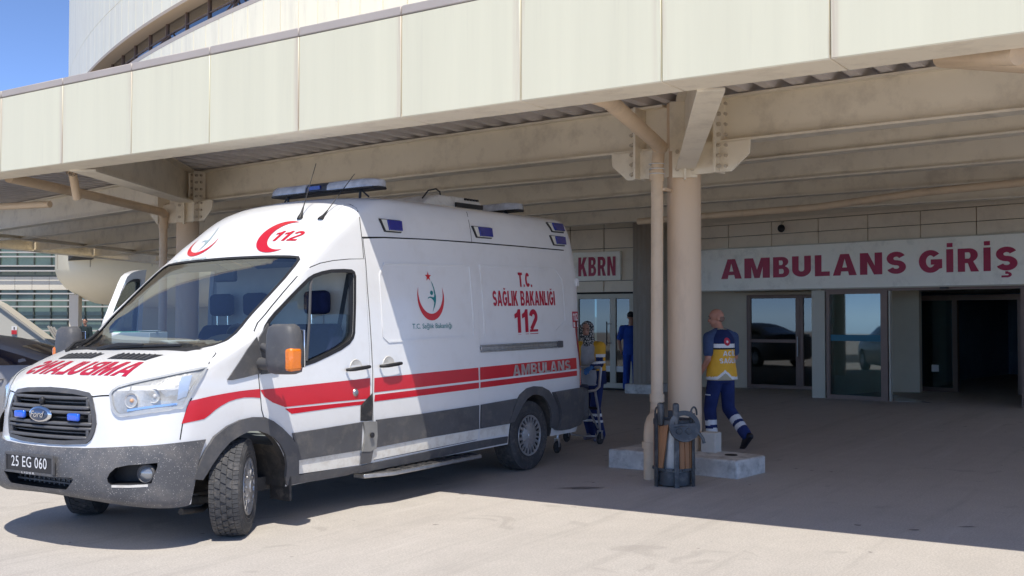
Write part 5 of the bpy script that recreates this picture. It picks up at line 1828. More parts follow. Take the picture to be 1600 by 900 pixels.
def column(x, y, label, pipe_off, low=False):
    base = gz(x, y)
    c = thing('round_column', label, 'column', (x, y, base), 0, 'columns carrying the canopy')
    obj('shaft', MB().lathe([(0.172, -0.05), (0.172, ZT - base)], n=40), COLM, c, smooth=60)
    # gusset plates in the plane of the beam, with bolted splice plates
    for s, lo, hi in ((1, 0.19, 0.80), (-1, 0.19, 0.80)):
        th = 0.07
        u = Vector((math.sin(th), math.cos(th), 0)) * s
        nrm = Vector((u.y, -u.x, 0))
        zb = 2.985 - base
        g = MB().prism([(0.10, 3.279 - base), (hi, 3.279 - base), (hi - 0.01, zb + 0.16), (hi - 0.20, zb), (0.10, zb)], -nrm * 0.012 - Vector((0.135, 0, 0)), u, (0, 0, 1), nrm, 0.024)
        gp = obj('gusset_plate', g, CREAMS, c, bevel=0.003, seg=1)
        M = Matrix((u, nrm, Vector((0, 0, 1)))).transposed()
        sp = MB().box(u * 0.46 + Vector((-0.135, 0, (2.98 + 3.73) / 2 - base)), (0.03, 0.21, 0.75), M)
        s_ = obj('splice_plate', sp, CREAMS, c, bevel=0.003, seg=1)
        bm_ = MB()
        for k in range(7):
            for q in (-0.07, ):
                p = u * (0.475) + Vector((-0.135, 0, 3.04 + k * 0.103 - base)) + Vector((q, 0, 0))
                bolts(bm_, [p], u, 0.020, 0.030)
                p2 = u * (0.545) + Vector((-0.135 - 0.012, 0, 3.04 + k * 0.103 - base))
                bolts(bm_, [p2], (-1, 0, 0), 0.018, 0.028)
        tag(obj('bolts', bm_, BOLT, s_), kind='stuff')
    # end plate of the cantilever facing the forecourt
    th = math.atan2(-1.62, -3.08) if y < 0 else math.atan2(-2.95, -3.75)
    f_ = Vector((math.cos(th), math.sin(th), 0))
    r_ = Vector((-f_.y, f_.x, 0))
    M = Matrix((f_, r_, Vector((0, 0, 1)))).transposed()
    zc = (2.98 if y < 0 else 3.0) + 0.15 - base
    ep = obj('end_plate', MB().box(f_ * 0.20 + Vector((0, 0, zc)), (0.03, 0.25, 0.34), M), CREAMS, c, bevel=0.003, seg=1)
    obj('stiffener', MB().box(f_ * 0.25 + Vector((0, 0, zc)), (0.08, 0.02, 0.40), M), CREAMS, ep)
    bm_ = MB()
    bolts(bm_, [f_ * 0.215 + r_ * a + Vector((0, 0, zc + e)) for a in (-0.075, 0.075) for e in (-0.09, 0.09)], f_, 0.022, 0.025)
    tag(obj('bolts', bm_, BOLT, ep), kind='stuff')
    up = obj('flange_plate', MB().box(f_ * 0.205 + Vector((0, 0, 3.48 - base)), (0.03, 0.30, 0.50), M), CREAMS, c)
    bm_ = MB()
    bolts(bm_, [f_ * 0.22 + r_ * 0.11 + Vector((0, 0, 3.30 + 0.1 * k - base)) for k in range(5)], f_, 0.02, 0.025)
    tag(obj('bolts', bm_, BOLT, up), kind='stuff')
    return c


col1 = column(5.76, -2.245, 'beige round column in front with a concrete plinth and a bin at its foot', None)
col2 = column(6.42, 6.36, 'beige round column behind the white ambulance', None)
# downpipes
def downpipe(path, r, label, collars):
    p0 = path[-1]
    t_ = thing('downpipe', label, 'pipe', p0, 0, 'rainwater downpipes')
    obj('pipe_run', MB().tube([Vector(p) - Vector(p0) for p in path], r, 18), PIPEM, t_, smooth=60)
    for q, rr, hh in collars:
        obj('collar', MB().lathe([(r, -hh), (rr, -hh), (rr, hh), (r, hh)], Vector(q) - Vector(p0), n=18), PIPEM, t_, smooth=50)
    return t_


g1 = gz(4.83, -2.32)
dp = downpipe([(5.18, -2.235, 3.235), (5.36, -2.16, 3.22), (5.44, -2.11, 3.14), (5.45, -2.095, 3.0), (5.45, -2.09, 2.0), (5.44, -2.09, 0.72), (5.40, -2.10, 0.60), (5.30, -2.14, 0.56), (5.10, -2.21, 0.55), (4.95, -2.27, 0.52), (4.87, -2.30, 0.44), (4.85, -2.31, 0.34), (4.85, -2.31, g1 - 0.02)],
              0.062, 'cream downpipe beside the front column with an offset foot', [((5.45, -2.09, 2.98), 0.075, 0.05), ((5.44, -2.09, 0.74), 0.074, 0.04), ((4.85, -2.31, 0.34), 0.078, 0.03)])
mb = MB()
for k in range(3):
    mb.lathe([(0.075, -0.006), (0.084, 0), (0.075, 0.006)], (0.60, 0.218, 3.02 + 0.05 * k - g1), n=16)
obj('white_tape', mb, LETTERW, dp)
obj('pipe_clip', MB().box((0.72, 0.15, 2.86 - g1), (0.26, 0.05, 0.03)), PIPEM, dp)
g2 = gz(6.25, 6.72)
downpipe([(6.16, 6.66, 3.16), (6.24, 6.70, 3.08), (6.25, 6.72, 2.9), (6.25, 6.72, g2)], 0.062, 'cream downpipe on the column behind the ambulance', [((6.25, 6.72, 2.95), 0.074, 0.04)])

# plinth of the front column
gp = gz(5.7, -2.35)
pl = thing('concrete_plinth', 'worn grey concrete plinth blocks on both sides of the front column foot', 'plinth', (5.8, -2.32, gp))
for vs in ([(-0.50, -0.06), (-0.585, -0.712), (-0.04, -0.785), (0.10, -0.10)], [(-0.46, 0.74), (-0.47, 0.27), (0.08, 0.27), (0.14, 0.66)]):
    mb = MB()
    mb.prism(vs, (0, 0, -0.05), (1, 0, 0), (0, 1, 0), (0, 0, 1), 0.225)
    blk = obj('block', mb, CONCB, pl, bevel=0.02, seg=2)
obj('drain_hole', MB().lathe([(0.0, 0.178), (0.055, 0.178), (0.06, 0.181), (0.065, 0.176)], (-0.22, -0.50, 0), n=20), GAP, pl)
obj('column_foot', MB().box((-0.06, -0.22, 0.25), (0.16, 0.16, 0.24)), mat('white_plaster', (0.55, 0.52, 0.46), 0.9, var=0.1, vscale=6), pl, bevel=0.012)

# ------------------------------------------------------------------ hospital front under the canopy
WALLC = mat('cream_wall_panel', (0.78, 0.69, 0.55), 0.55, var=0.05, vscale=1.0, dirt=(0.30, 0.25, 0.2), dirt_amt=0.25, dirt_scale=2)
WALLR = mat('recess_wall', (0.70, 0.63, 0.50), 0.7, var=0.05, vscale=1.5)
BROWN = mat('bronze_aluminium', (0.19, 0.13, 0.105), 0.4, metal=0.3, var=0.05, vscale=6)
CREAMF = mat('cream_aluminium', (0.46, 0.43, 0.35), 0.4, metal=0.1)
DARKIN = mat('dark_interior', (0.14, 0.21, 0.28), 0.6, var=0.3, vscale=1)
TILEF = mat('indoor_floor', (0.28, 0.29, 0.31), 0.25, var=0.2, vscale=3)
DOORG = glass('door_pane_glass', (0.42, 0.58, 0.58), 0.02, 0.13)
DARKG = glass('dark_pane_glass', (0.22, 0.29, 0.30), 0.02, 0.09)
SIGNW = mat('sign_white', (0.90, 0.88, 0.79), 0.45, var=0.03, vscale=1.5, dirt=(0.36, 0.35, 0.32), dirt_amt=0.4, dirt_scale=2)
SIGNR = mat('sign_red', (0.36, 0.006, 0.055), 0.35, var=0.12, vscale=5)
FA = Vector((14.924, -0.49, 0))
FD = Vector((-0.2077, -0.9782, 0))
FN = Vector((-0.9782, 0.2077, 0))
FM = Matrix((FD, FN, Vector((0, 0, 1)))).transposed()      # (along, out, up) -> world
bld = thing('hospital_entrance', 'cream panelled hospital front with glass doors under the canopy', 'building', (14.9, -0.5, 0.08))
BO = Vector((14.9, -0.5, 0.08))


def fb(mb, s0, s1, o0, o1, z0, z1):
    c = FA + FD * (s0 + s1) / 2 + FN * (o0 + o1) / 2 + Vector((0, 0, (z0 + z1) / 2)) - BO
    return mb.box(c, (s1 - s0, o1 - o0, z1 - z0), FM)


def fpart(name, s0, s1, o0, o1, z0, z1, m, parent=None, bevel=0.0):
    return obj(name, fb(MB(), s0, s1, o0, o1, z0, z1), m, parent or bld, bevel=bevel, seg=1)


JS = [-2.78, -1.797, -0.824, 0.15, 1.119, 2.071, 3.012, 3.98, 4.95, 5.92, 6.89, 7.86, 8.83]
for i in range(len(JS) - 1):
    for z0, z1 in ((2.872, 3.098), (3.108, 3.335)):
        fpart('wall_panel', JS[i] + 0.007, JS[i + 1] - 0.007, -0.02, 0.03, z0, z1, WALLC, bevel=0.003)
fpart('wall_backing', -2.78, 9.0, -0.25, -0.025, 2.07, 3.86, GAP)
for i in range(4):
    fpart('wall_panel', 5.09 + 0.98 * i, 6.06 + 0.98 * i, -0.02, 0.03, 2.075, 2.86, WALLC, bevel=0.003)
fpart('wall_capping', -2.78, 9.0, -0.02, 0.06, 3.345, 3.40, WALLC)
fpart('wall_top', -2.78, 9.0, -0.02, 0.035, 3.405, 3.86, WALLR)
fpart('recess_ceiling', -2.60, 0.0, -2.2, -0.02, 2.055, 2.10, WALLR)
fpart('door_header', 0.27, 3.9, -0.10, 0.02, 2.0, 2.058, BROWN)
fpart('jamb', 0.0, 0.265, -0.30, 0.02, -0.1, 2.03, CREAMF)
fpart('return_wall', -0.06, 0.0, -2.3, -0.30, -0.1, 2.08, WALLR)
# fixed glass screen
scr = fpart('glass_screen', 0.30, 0.36, -0.06, 0.03, 0.0, 2.0, BROWN)
for nm, a in (('frame', (0.36, 1.34, -0.06, 0.03, 0.0, 0.16)), ('frame', (0.36, 1.34, -0.06, 0.03, 1.955, 2.0)), ('frame', (1.34, 1.465, -0.06, 0.03, 0.0, 2.0))):
    fpart(nm, *a, BROWN, scr)
fpart('pane', 0.36, 1.34, -0.02, -0.008, 0.16, 1.955, DOORG, scr)
fpart('teal_band', 0.365, 1.335, -0.007, -0.003, 1.12, 1.23, mat('teal_band', (0.01, 0.13, 0.20), 0.4), scr)
fpart('door_edge', 1.485, 1.51, -0.05, 0.02, 0.0, 2.0, CREAMF, scr)
# lobby
fpart('lobby_wall', 0.20, 0.27, -2.58, -0.30, -0.05, 2.055, WALLC)
fpart('inner_wall', 0.275, 0.455, -2.68, -2.60, -0.05, 2.055, WALLC)
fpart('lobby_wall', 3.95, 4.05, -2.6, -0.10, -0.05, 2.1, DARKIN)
fpart('lobby_ceiling', 0.2, 4.2, -6.0, -0.10, 2.06, 2.10, WALLC)
fpart('lobby_floor', 0.0, 4.2, -8.0, -0.05, 0.04, 0.105, TILEF)
fpart('right_post', 3.69, 3.80, -0.08, 0.03, -0.05, 2.0, BROWN)
fpart('right_panel', 3.80, 9.0, -0.30, 0.0, -0.05, 2.06, WALLC)
inn = fpart('inner_door', 0.46, 0.52, -2.66, -2.58, 0.1, 1.96, BROWN)
for a in ((0.52, 2.9, -2.66, -2.58, 1.86, 1.96), (1.44, 1.53, -2.66, -2.58, 0.1, 1.86), (0.52, 1.44, -2.66, -2.58, 0.1, 0.2), (2.62, 2.70, -2.70, -2.62, 0.1, 1.86)):
    fpart('frame', *a, BROWN, inn)
fpart('pane', 0.52, 1.44, -2.63, -2.61, 0.2, 1.86, DOORG, inn)
fpart('pane', 2.70, 3.95, -2.67, -2.65, 0.1, 1.86, DARKG, inn)
fpart('notice', 1.02, 1.16, -2.605, -2.60, 0.50, 0.63, PAPER, inn)
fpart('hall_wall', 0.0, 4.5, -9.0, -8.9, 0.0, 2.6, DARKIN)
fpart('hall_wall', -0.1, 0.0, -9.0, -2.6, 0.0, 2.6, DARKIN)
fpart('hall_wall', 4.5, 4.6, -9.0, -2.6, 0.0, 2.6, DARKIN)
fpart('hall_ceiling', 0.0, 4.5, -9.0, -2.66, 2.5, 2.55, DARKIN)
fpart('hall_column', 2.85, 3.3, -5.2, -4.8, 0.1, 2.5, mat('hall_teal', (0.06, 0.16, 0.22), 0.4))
fpart('sensor', 2.42, 2.54, 0.02, 0.09, 2.015, 2.055, BLACKP)
# recess with the left window and door
RX = 16.87
mb = MB()
mb.box(Vector((RX + 0.10, 1.2, 1.9)) - BO, (0.2, 6.2, 4.0))
obj('recess_wall', mb, WALLR, bld)


def rx(name, y0, y1, z0, z1, x0, x1, m, parent=None):
    return obj(name, MB().box(Vector(((x0 + x1) / 2, (y0 + y1) / 2, (z0 + z1) / 2)) - BO, (x1 - x0, abs(y1 - y0), z1 - z0)), m, parent or bld, bevel=0.004, seg=1)


wn = rx('recess_window', 1.53, 1.44, 0.08, 2.0, RX - 0.06, RX + 0.02, BROWN)
for a in ((1.44, -0.2, 1.93, 2.0), (1.44, -0.2, 0.08, 0.16), (0.49, 0.40, 0.16, 1.93), (1.44, 0.49, 1.02, 1.09), (0.40, 0.33, 0.16, 1.93)):
    rx('frame', *a, RX - 0.06, RX + 0.02, BROWN, wn)
rx('pane', 1.44, 0.49, 1.09, 1.93, RX - 0.03, RX - 0.01, DARKG, wn)
rx('pane', 1.44, 0.49, 0.16, 1.02, RX - 0.03, RX - 0.01, DARKG, wn)
rx('pane', 0.33, -0.3, 0.16, 1.93, RX - 0.03, RX - 0.01, DARKG, wn)
rx('blind', 1.42, 0.78, 0.16, 1.92, RX + 0.004, RX + 0.012, mat('grey_blind', (0.17, 0.18, 0.17), 0.8), wn)
obj('handle', MB().tube([Vector((RX - 0.10, 0.44, 0.75)) - BO, Vector((RX - 0.10, 0.44, 1.15)) - BO], 0.012, 8), ALU, wn)
# wall with the second door, left of the main columns
KX = 15.42
kb = MB()
kb.box(Vector((KX + 0.12, 6.6, 2.96)) - BO, (0.2, 6.6, 1.92))
kb.box(Vector((KX + 0.12, 7.40, 1.0)) - BO, (0.2, 5.0, 2.06))
obj('side_wall_core', kb, GAP, bld)
rx('side_wall_return', 3.36, 3.28, -0.05, 3.86, KX, RX + 0.1, WALLR)
for (a, c) in ((5.76, 4.95), (4.94, 4.12), (4.11, 3.29)):
    rx('wall_panel', a, c + 0.012, 2.07, 2.30, KX - 0.03, KX + 0.02, WALLC)
for (a, c) in ((9.85, 9.04), (9.03, 8.22), (8.21, 7.40), (7.39, 6.58), (6.57, 5.77)):
    rx('wall_panel', a, c + 0.012, 2.07, 2.30, KX - 0.03, KX + 0.02, WALLC)
for (a, c) in ((9.85, 9.04), (9.03, 8.22), (8.21, 7.40), (7.39, 6.58), (6.57, 5.77), (5.76, 4.95), (4.94, 4.12), (4.11, 3.29)):
    rx('wall_panel', a, c + 0.012, 2.312, 2.98, KX - 0.02, KX + 0.02, WALLC)
    rx('wall_panel', a, c + 0.012, 2.992, 3.40, KX - 0.02, KX + 0.02, WALLC)
    rx('wall_panel', a, c + 0.012, 3.41, 3.86, KX - 0.02, KX + 0.02, WALLR)
for y in (9.85, 9.04, 8.23, 7.42, 6.61, 5.80):
    rx('wall_panel', y, y - 0.80, 0.0, 2.06, KX - 0.02, KX + 0.02, WALLC)
dr = rx('side_door', 4.86, 4.74, 0.02, 2.03, KX - 0.03, KX + 0.05, CREAMF)
for a in ((3.52, 3.40, 0.02, 2.03), (4.74, 3.52, 1.93, 2.03), (4.74, 3.52, 0.02, 0.17), (3.98, 3.84, 0.17, 1.93)):
    rx('frame', *a, KX - 0.03, KX + 0.05, CREAMF, dr)
rx('pane', 4.74, 3.98, 0.17, 1.93, KX, KX + 0.012, DARKG, dr)
rx('pane', 3.84, 3.52, 0.17, 1.93, KX, KX + 0.012, DARKG, dr)
rx('kick_film', 4.74, 3.98, 0.40, 0.52, KX - 0.006, KX - 0.002, PAPER, dr)
rx('kick_film', 3.84, 3.52, 0.40, 0.52, KX - 0.006, KX - 0.002, PAPER, dr)
rx('room_wall', 5.0, 3.36, 0.0, 2.5, KX + 1.2, KX + 1.3, mat('room_grey', (0.10, 0.105, 0.11), 0.8))
rx('room_ceiling', 5.2, 3.2, 2.30, 2.40, KX + 0.03, KX + 1.4, WALLR)
rx('room_wall', 5.2, 5.1, 0.0, 2.5, KX + 0.03, KX + 1.3, WALLR)
rx('threshold', 5.0, 3.38, -0.05, 0.06, KX - 0.25, KX + 0.1, GAP)
hb = MB()
hb.tube([Vector((KX - 0.09, 4.02, 0.95)) - BO, Vector((KX - 0.09, 4.02, 1.45)) - BO], 0.014, 8)
for z in (1.0, 1.4):
    hb.tube([Vector((KX - 0.09, 4.02, z)) - BO, Vector((KX - 0.02, 3.93, z)) - BO], 0.009, 6)
obj('handle', hb, BLACKP, dr)

# fluted column by the side door
gk = gz(14.85, 2.86)
fc = thing('clad_column', 'ribbed brown column on a square block left of the glass front', 'column', (14.86, 2.86, gk))
mb = MB()
n = 64
vs = []
for z in (0.16, 3.7):
    for k in range(n):
        a = 2 * PI * k / n
        r = 0.245 + 0.012 * math.cos(16 * a)
        vs.append((r * math.cos(a), r * math.sin(a), z))
mb.add(vs, [(k, (k + 1) % n, n + (k + 1) % n, n + k) for k in range(n)])
obj('shaft', mb, mat('ribbed_cladding', (0.26, 0.215, 0.165), 0.5, var=0.06, vscale=2, dirt=(0.36, 0.33, 0.28), dirt_amt=0.5, dirt_scale=3, stretch=(1, 1, 0.3)), fc, smooth=60)
obj('block', MB().box((0, 0, 0.07), (0.66, 0.62, 0.22)), CONCB, fc, bevel=0.015)

# ---------------------------------------------------------- signs
sg = thing('entrance_sign', 'long white sign reading AMBULANS GİRİŞ in red over the glass doors', 'sign', tuple(FA + Vector((0, 0, 2.06))))
SO = FA + Vector((0, 0, 2.06))
bm_ = MB()
c = FA + FD * 1.3 + FN * 0.09 + Vector((0, 0, 2.46)) - SO
bm_.box(c, (7.5, 0.12, 0.80), FM)
obj('board', bm_, SIGNW, sg, bevel=0.006)
fr = MB()
for z in (2.055, 2.865):
    c = FA + FD * 1.3 + FN * 0.085 + Vector((0, 0, z)) - SO
    fr.box(c, (7.52, 0.14, 0.02), FM)
obj('sign_edge', fr, CREAMF, sg)
LS = [('A', -1.88, -1.413), ('M', -1.348, -0.791), ('B', -0.717, -0.376), ('U', -0.314, 0.07), ('L', 0.152, 0.447), ('A', 0.51, 0.969), ('N', 1.033, 1.443), ('S', 1.525, 1.87),
      ('G', 2.099, 2.494), ('İ', 2.566, 2.68), ('R', 2.756, 3.098), ('İ', 3.171, 3.284), ('Ş', 3.365, 3.698)]


def letter(par, ch, place, h, s0, s1, m, out=0.006, t=0.25):
    sh, w_ = glyph(ch, t)
    bm = bmesh.new()
    for shp in sh:
        ed = []
        for lp in shp:
            vs = [bm.verts.new(place(s0 + px / w_ * (s1 - s0), py * h, 0)) for px, py in lp]
            ed += [bm.edges.new((vs[i], vs[(i + 1) % len(vs)])) for i in range(len(vs))]
        bmesh.ops.triangle_fill(bm, use_beauty=True, edges=ed)
    geo = bmesh.ops.extrude_face_region(bm, geom=list(bm.faces))
    dv = place(0, 0, out) - place(0, 0, 0)
    for v in [q for q in geo['geom'] if isinstance(q, bmesh.types.BMVert)]:
        v.co += dv
    bmesh.ops.recalc_face_normals(bm, faces=bm.faces)
    me = bpy.data.meshes.new('letter')
    bm.to_mesh(me)
    bm.free()
    return obj('letter', me, m, par, fix=False, smooth=0)


for ch, s0, s1 in LS:
    letter(sg, ch, lambda s, z, o: FD * s + FN * (0.151 + o) + Vector((0, 0, 0.222 + z)), 0.378, s0, s1, SIGNR)
ks = thing('door_sign', 'small white sign reading KBRN in red above the side door', 'sign', (KX - 0.06, 4.3, 2.31))
obj('board', MB().box((0, -0.03, 0.305), (0.08, 1.16, 0.61)), SIGNW, ks, bevel=0.006)
y = 4.62 - 4.3
for ch, a, c in (('K', 0.40, 0.185), ('B', 0.15, -0.035), ('R', -0.075, -0.27), ('N', -0.305, -0.50)):
    letter(ks, ch, lambda s, z, o: Vector((-0.041 - o, s, 0.10 + z)), 0.40, a, c, SIGNR)
# wall camera
cc = thing('security_camera', 'small black dome camera on the wall above the long sign', 'camera', (15.0, 0.07, 3.22))
obj('arm', MB().tube([(0.05, 0, 0.10), (-0.08, 0.0, 0.09), (-0.10, 0.0, 0.02)], 0.02, 8), CREAMF, cc)
obj('body', MB().ball((-0.11, 0, -0.03), (0.07, 0.07, 0.075), 14), BLACKP, cc)

# ------------------------------------------------------------------ curved tower above the canopy
TC, TR_ = Vector((81.99, -2.70, 0)), 70.0
tw = thing('hospital_tower', 'curved cream panelled tower with a recessed strip of windows above the canopy', 'building', (12.0, -2.7, 3.9))
TO = Vector((12.0, -2.7, 3.9))
TPAN = mat('tower_panel', (0.92, 0.86, 0.67), 0.42, var=0.03, vscale=0.4, dirt=(0.5, 0.46, 0.38), dirt_amt=0.25, dirt_scale=1.2, stretch=(2, 2, 0.3), rnd=True)
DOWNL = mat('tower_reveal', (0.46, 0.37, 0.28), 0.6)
TGL = glass('tower_glass', (0.20, 0.27, 0.30), 0.02, 0.40)


def tp(a, r, z):
    return Vector((TC.x + r * math.cos(a), TC.y + r * math.sin(a), z)) - TO


def shell(name, a0, a1, da, r0, r1, z0, z1, m, parent=None, top=True):
    n = max(1, round((a1 - a0) / da))
    mb = MB()
    vs, fs = [], []
    for k in range(n + 1):
        a = math.radians(a0 + (a1 - a0) * k / n)
        vs += [tp(a, r1, z0), tp(a, r1, z1), tp(a, r0, z1), tp(a, r0, z0)]
    for k in range(n):
        for j in range(4):
            fs.append((k * 4 + j, k * 4 + (j + 1) % 4, k * 4 + 4 + (j + 1) % 4, k * 4 + 4 + j))
    fs += [(0, 1, 2, 3), tuple(n * 4 + j for j in (3, 2, 1, 0))]
    mb.add(vs, fs)
    return obj(name, mb, m, parent or tw, smooth=0 if n == 1 else 20)


DA = 0.640
A0 = 161.581 - DA * 22
shell('backing_wall', A0, A0 + DA * 60, 1.2, TR_ - 0.9, TR_ - 0.05, 3.9, 9.25, GAP)
shell('backing_wall', A0, A0 + DA * 60, 1.2, TR_ - 0.9, TR_ - 0.05, 10.4, 18.0, GAP)
for k in range(60):
    a0, a1 = A0 + DA * k, A0 + DA * (k + 1)
    g_ = 0.012
    for z0, z1 in ((3.9, 7.94), (7.955, 9.30)) if k > 16 else ():
        shell('wall_panel', a0 + g_, a1 - g_, DA, TR_ - 0.05, TR_, z0, z1, TPAN)
    if k < 50:
        for z0, z1 in ((10.32, 11.63), (11.645, 14.6), (14.615, 18.0)) if k > 0 else ():
            shell('wall_panel', a0 + g_, a1 - g_, DA, TR_ - 0.05, TR_, z0, z1, TPAN)
shell('sill', A0 + DA * 16, A0 + DA * 50, 0.64, TR_ - 0.9, TR_ + 0.004, 9.305, 9.42, COPE)
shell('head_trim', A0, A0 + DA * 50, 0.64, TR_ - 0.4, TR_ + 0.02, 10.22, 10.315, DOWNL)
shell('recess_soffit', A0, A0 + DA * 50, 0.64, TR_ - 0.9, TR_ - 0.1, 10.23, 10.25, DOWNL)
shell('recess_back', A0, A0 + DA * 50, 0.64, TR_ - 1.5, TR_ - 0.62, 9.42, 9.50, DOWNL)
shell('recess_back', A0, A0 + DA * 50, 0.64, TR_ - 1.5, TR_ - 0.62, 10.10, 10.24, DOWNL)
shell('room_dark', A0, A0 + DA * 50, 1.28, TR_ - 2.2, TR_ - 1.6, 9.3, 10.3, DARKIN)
for k in range(4, 50, 2):
    a0, W2_ = A0 + DA * k, DA * 2
    wv = shell('window', a0, a0 + 0.035, DA, TR_ - 0.50, TR_ - 0.40, 9.42, 10.24, BROWN)
    shell('pane', a0 + 0.035, a0 + W2_, DA, TR_ - 0.47, TR_ - 0.455, 9.42, 10.23, TGL, wv)
    shell('transom', a0 + 0.035, a0 + W2_, DA, TR_ - 0.48, TR_ - 0.42, 9.86, 9.885, BROWN, wv)
    if k % 6 == 4:
        # open sash leaning out at the foot
        mb = MB()
        for q in (a0 + 0.08, a0 + DA * 0.55):
            r = math.radians(q)
            mb.bar(tp(r, TR_ - 0.42, 9.86), tp(r, TR_ - 0.16, 9.50), 0.04, 0.04, up=(math.cos(r), math.sin(r), 0.3))
        mb.bar(tp(math.radians(a0 + 0.08), TR_ - 0.16, 9.50), tp(math.radians(a0 + DA * 0.55), TR_ - 0.16, 9.50), 0.04, 0.04)
        obj('open_sash', mb, BROWN, wv)

# ------------------------------------------------------------------ far left: other wing, drum, ramp wall
CF = Vector((0.8262, 0.5634, 0))
CR = Vector((0.5634, -0.8262, 0))


def far(D, r):
    return Vector((CAM[0], CAM[1], 0)) + CF * D + CR * r


wing = thing('glazed_wing', 'distant hospital wing with green glass bands and white rails beyond the canopy', 'building', tuple(far(58, -24)))
WO = far(58, -24)
FM2 = Matrix((CR, CF, Vector((0, 0, 1)))).transposed()
SPAN = mat('pale_spandrel', (0.62, 0.57, 0.47), 0.6, var=0.04, vscale=0.5)
GGL = mat('green_glass', (0.10, 0.15, 0.125), 0.3, var=0.5, vscale=0.35, spec=0.8)
RAIL = mat('white_rail', (0.42, 0.40, 0.37), 0.5)
MULL = mat('dark_mullion', (0.07, 0.085, 0.075), 0.5)


def wb(name, r0, r1, o0, o1, z0, z1, m, parent=None):
    c = Vector((0, 0, (z0 + z1) / 2)) + CR * ((r0 + r1) / 2 + 24) + CF * ((o0 + o1) / 2)
    return obj(name, MB().box(c, (r1 - r0, o1 - o0, z1 - z0), FM2), m, parent or wing)


wb('core', -40, -20.5, 0.35, 12, -1.5, 13, MULL)
for i, (z0, z1) in enumerate(((-0.8, 3.0), (4.3, 7.4), (8.6, 11.6))):
    r = -40.0
    k = 0
    while r < -20.6:
        if r > -34 or k % 3 == 0:
            f_ = wb('window', r, r + 0.06, 0.12, 0.32, z0, z1, MULL)
            wb('pane', r + 0.06, r + 0.93, 0.22, 0.28, z0, z1, GGL, f_)
            wb('transom', r + 0.06, r + 0.93, 0.15, 0.3, z0 + (z1 - z0) * 0.62, z0 + (z1 - z0) * 0.62 + 0.05, MULL, f_)
        else:
            f_ = wb('window', r, r + 0.93, 0.12, 0.32, z0, z1, GGL)
        r += 0.93
        k += 1
r = -40.0
while r < -20.6:
    for z0, z1 in ((3.0, 3.72), (7.4, 8.6)):
        wb('spandrel_panel', r + 0.01, r + 0.92, 0.0, 0.3, z0, z1 - 0.01, SPAN)
    r += 0.93
for z in (3.98, 4.25, 4.75, 4.98, 0.75, 1.35, 2.05, 2.38, 2.75, -0.45, -0.15):
    wb('rail', -40, -20.5, -0.35, -0.28, z, z + 0.075, RAIL)
wb('roof_edge', -40, -20.3, -0.2, 6, 11.6, 12.2, SPAN)

drum = thing('round_drum', 'cream rounded drum on a square pillar beyond the open passenger door', 'building', tuple(far(49, -15.15)))
DRM = mat('drum_cream', (0.70, 0.62, 0.44), 0.5, var=0.03, vscale=0.6)
mb = MB().lathe([(5.35, 9.0), (5.35, 3.6), (5.25, 3.25), (4.95, 2.85), (4.4, 2.45), (3.7, 2.15), (2.6, 1.98), (0.0, 1.95)], n=64)
obj('bowl', mb, DRM, drum, smooth=50)
mb = MB()
for k in range(12):
    a = 2 * PI * (k + 0.3) / 12
    mb.bar((5.36 * math.cos(a), 5.36 * math.sin(a), 3.6), (5.36 * math.cos(a), 5.36 * math.sin(a), 9.0), 0.02, 0.015, up=(math.cos(a), math.sin(a), 0))
obj('joint_strips', mb, mat('drum_joint', (0.35, 0.31, 0.24), 0.7), drum)
obj('pillar', MB().box(CR * -3.95 + CF * -2.2 + Vector((0, 0, 0.9)), (0.40, 0.40, 3.2), FM2), mat('pillar_cream', (0.66, 0.60, 0.50), 0.6), drum)
mb = MB().box(CR * 1.0 + CF * 1.5 + Vector((0, 0, 0.6)), (7.5, 4.0, 3.4), FM2)
core = obj('base_wall', mb, mat('base_cream', (0.50, 0.44, 0.30), 0.6, var=0.05, vscale=0.8), drum)
obj('opening', MB().box(CR * -2.35 + CF * -0.51 + Vector((0, 0, 0.35)), (0.5, 0.06, 1.4), FM2), mat('opening_brown', (0.10, 0.08, 0.06), 0.8), drum)

rw = thing('ramp_wall', 'sloping pale parapet wall with a small red notice at the left', 'wall', tuple(far(30, -14)))
def rwp(px_, z):
    return CR * (px_ + 14) + Vector((0, 0, z))


PALE = mat('pale_render', (0.52, 0.50, 0.44), 0.8, var=0.05, vscale=0.8)
mb = MB()
L4 = [(-22.0, 5.5), (-14.37, 1.85), (-12.66, 0.59), (-12.3, 0.32), (-12.3, -1.2), (-22.0, -1.2)]
mb.prism(L4, Vector((0, 0, 0)) + CR * 14, CR, (0, 0, 1), CF, 0.35)
obj('parapet', mb, PALE, rw)
mb = MB()
for a, c in (((-22.0, 5.5), (-14.37, 1.85)), ((-14.37, 1.85), (-12.66, 0.59)), ((-12.66, 0.59), (-12.3, 0.32))):
    mb.bar(rwp(*a) + CF * 0.17 + Vector((0, 0, 0.03)), rwp(*c) + CF * 0.17 + Vector((0, 0, 0.03)), 0.5, 0.06)
obj('capping', mb, mat('pale_capping', (0.42, 0.39, 0.33), 0.7), rw)
for z in (0.92,):
    obj('wall_joint', MB().bar(rwp(-16, z) - CF * 0.003, rwp(-13.15, z) - CF * 0.003, 0.02, 0.02), mat('joint_grey', (0.35, 0.33, 0.29), 0.8), rw)
nb = thing('warning_notice', 'small red and white notice on the sloping pale wall', 'notice', tuple(far(29.97, -13.94) + Vector((0, 0, 1.15))))
obj('plate', MB().box((0, 0, 0.02), (0.155, 0.012, 0.23), FM2), LETTERW, nb)
obj('red_field', MB().box(-CF * 0.010 + Vector((0, 0, -0.035)), (0.15, 0.01, 0.115), FM2), mat('notice_red', (0.55, 0.03, 0.04), 0.5), nb)
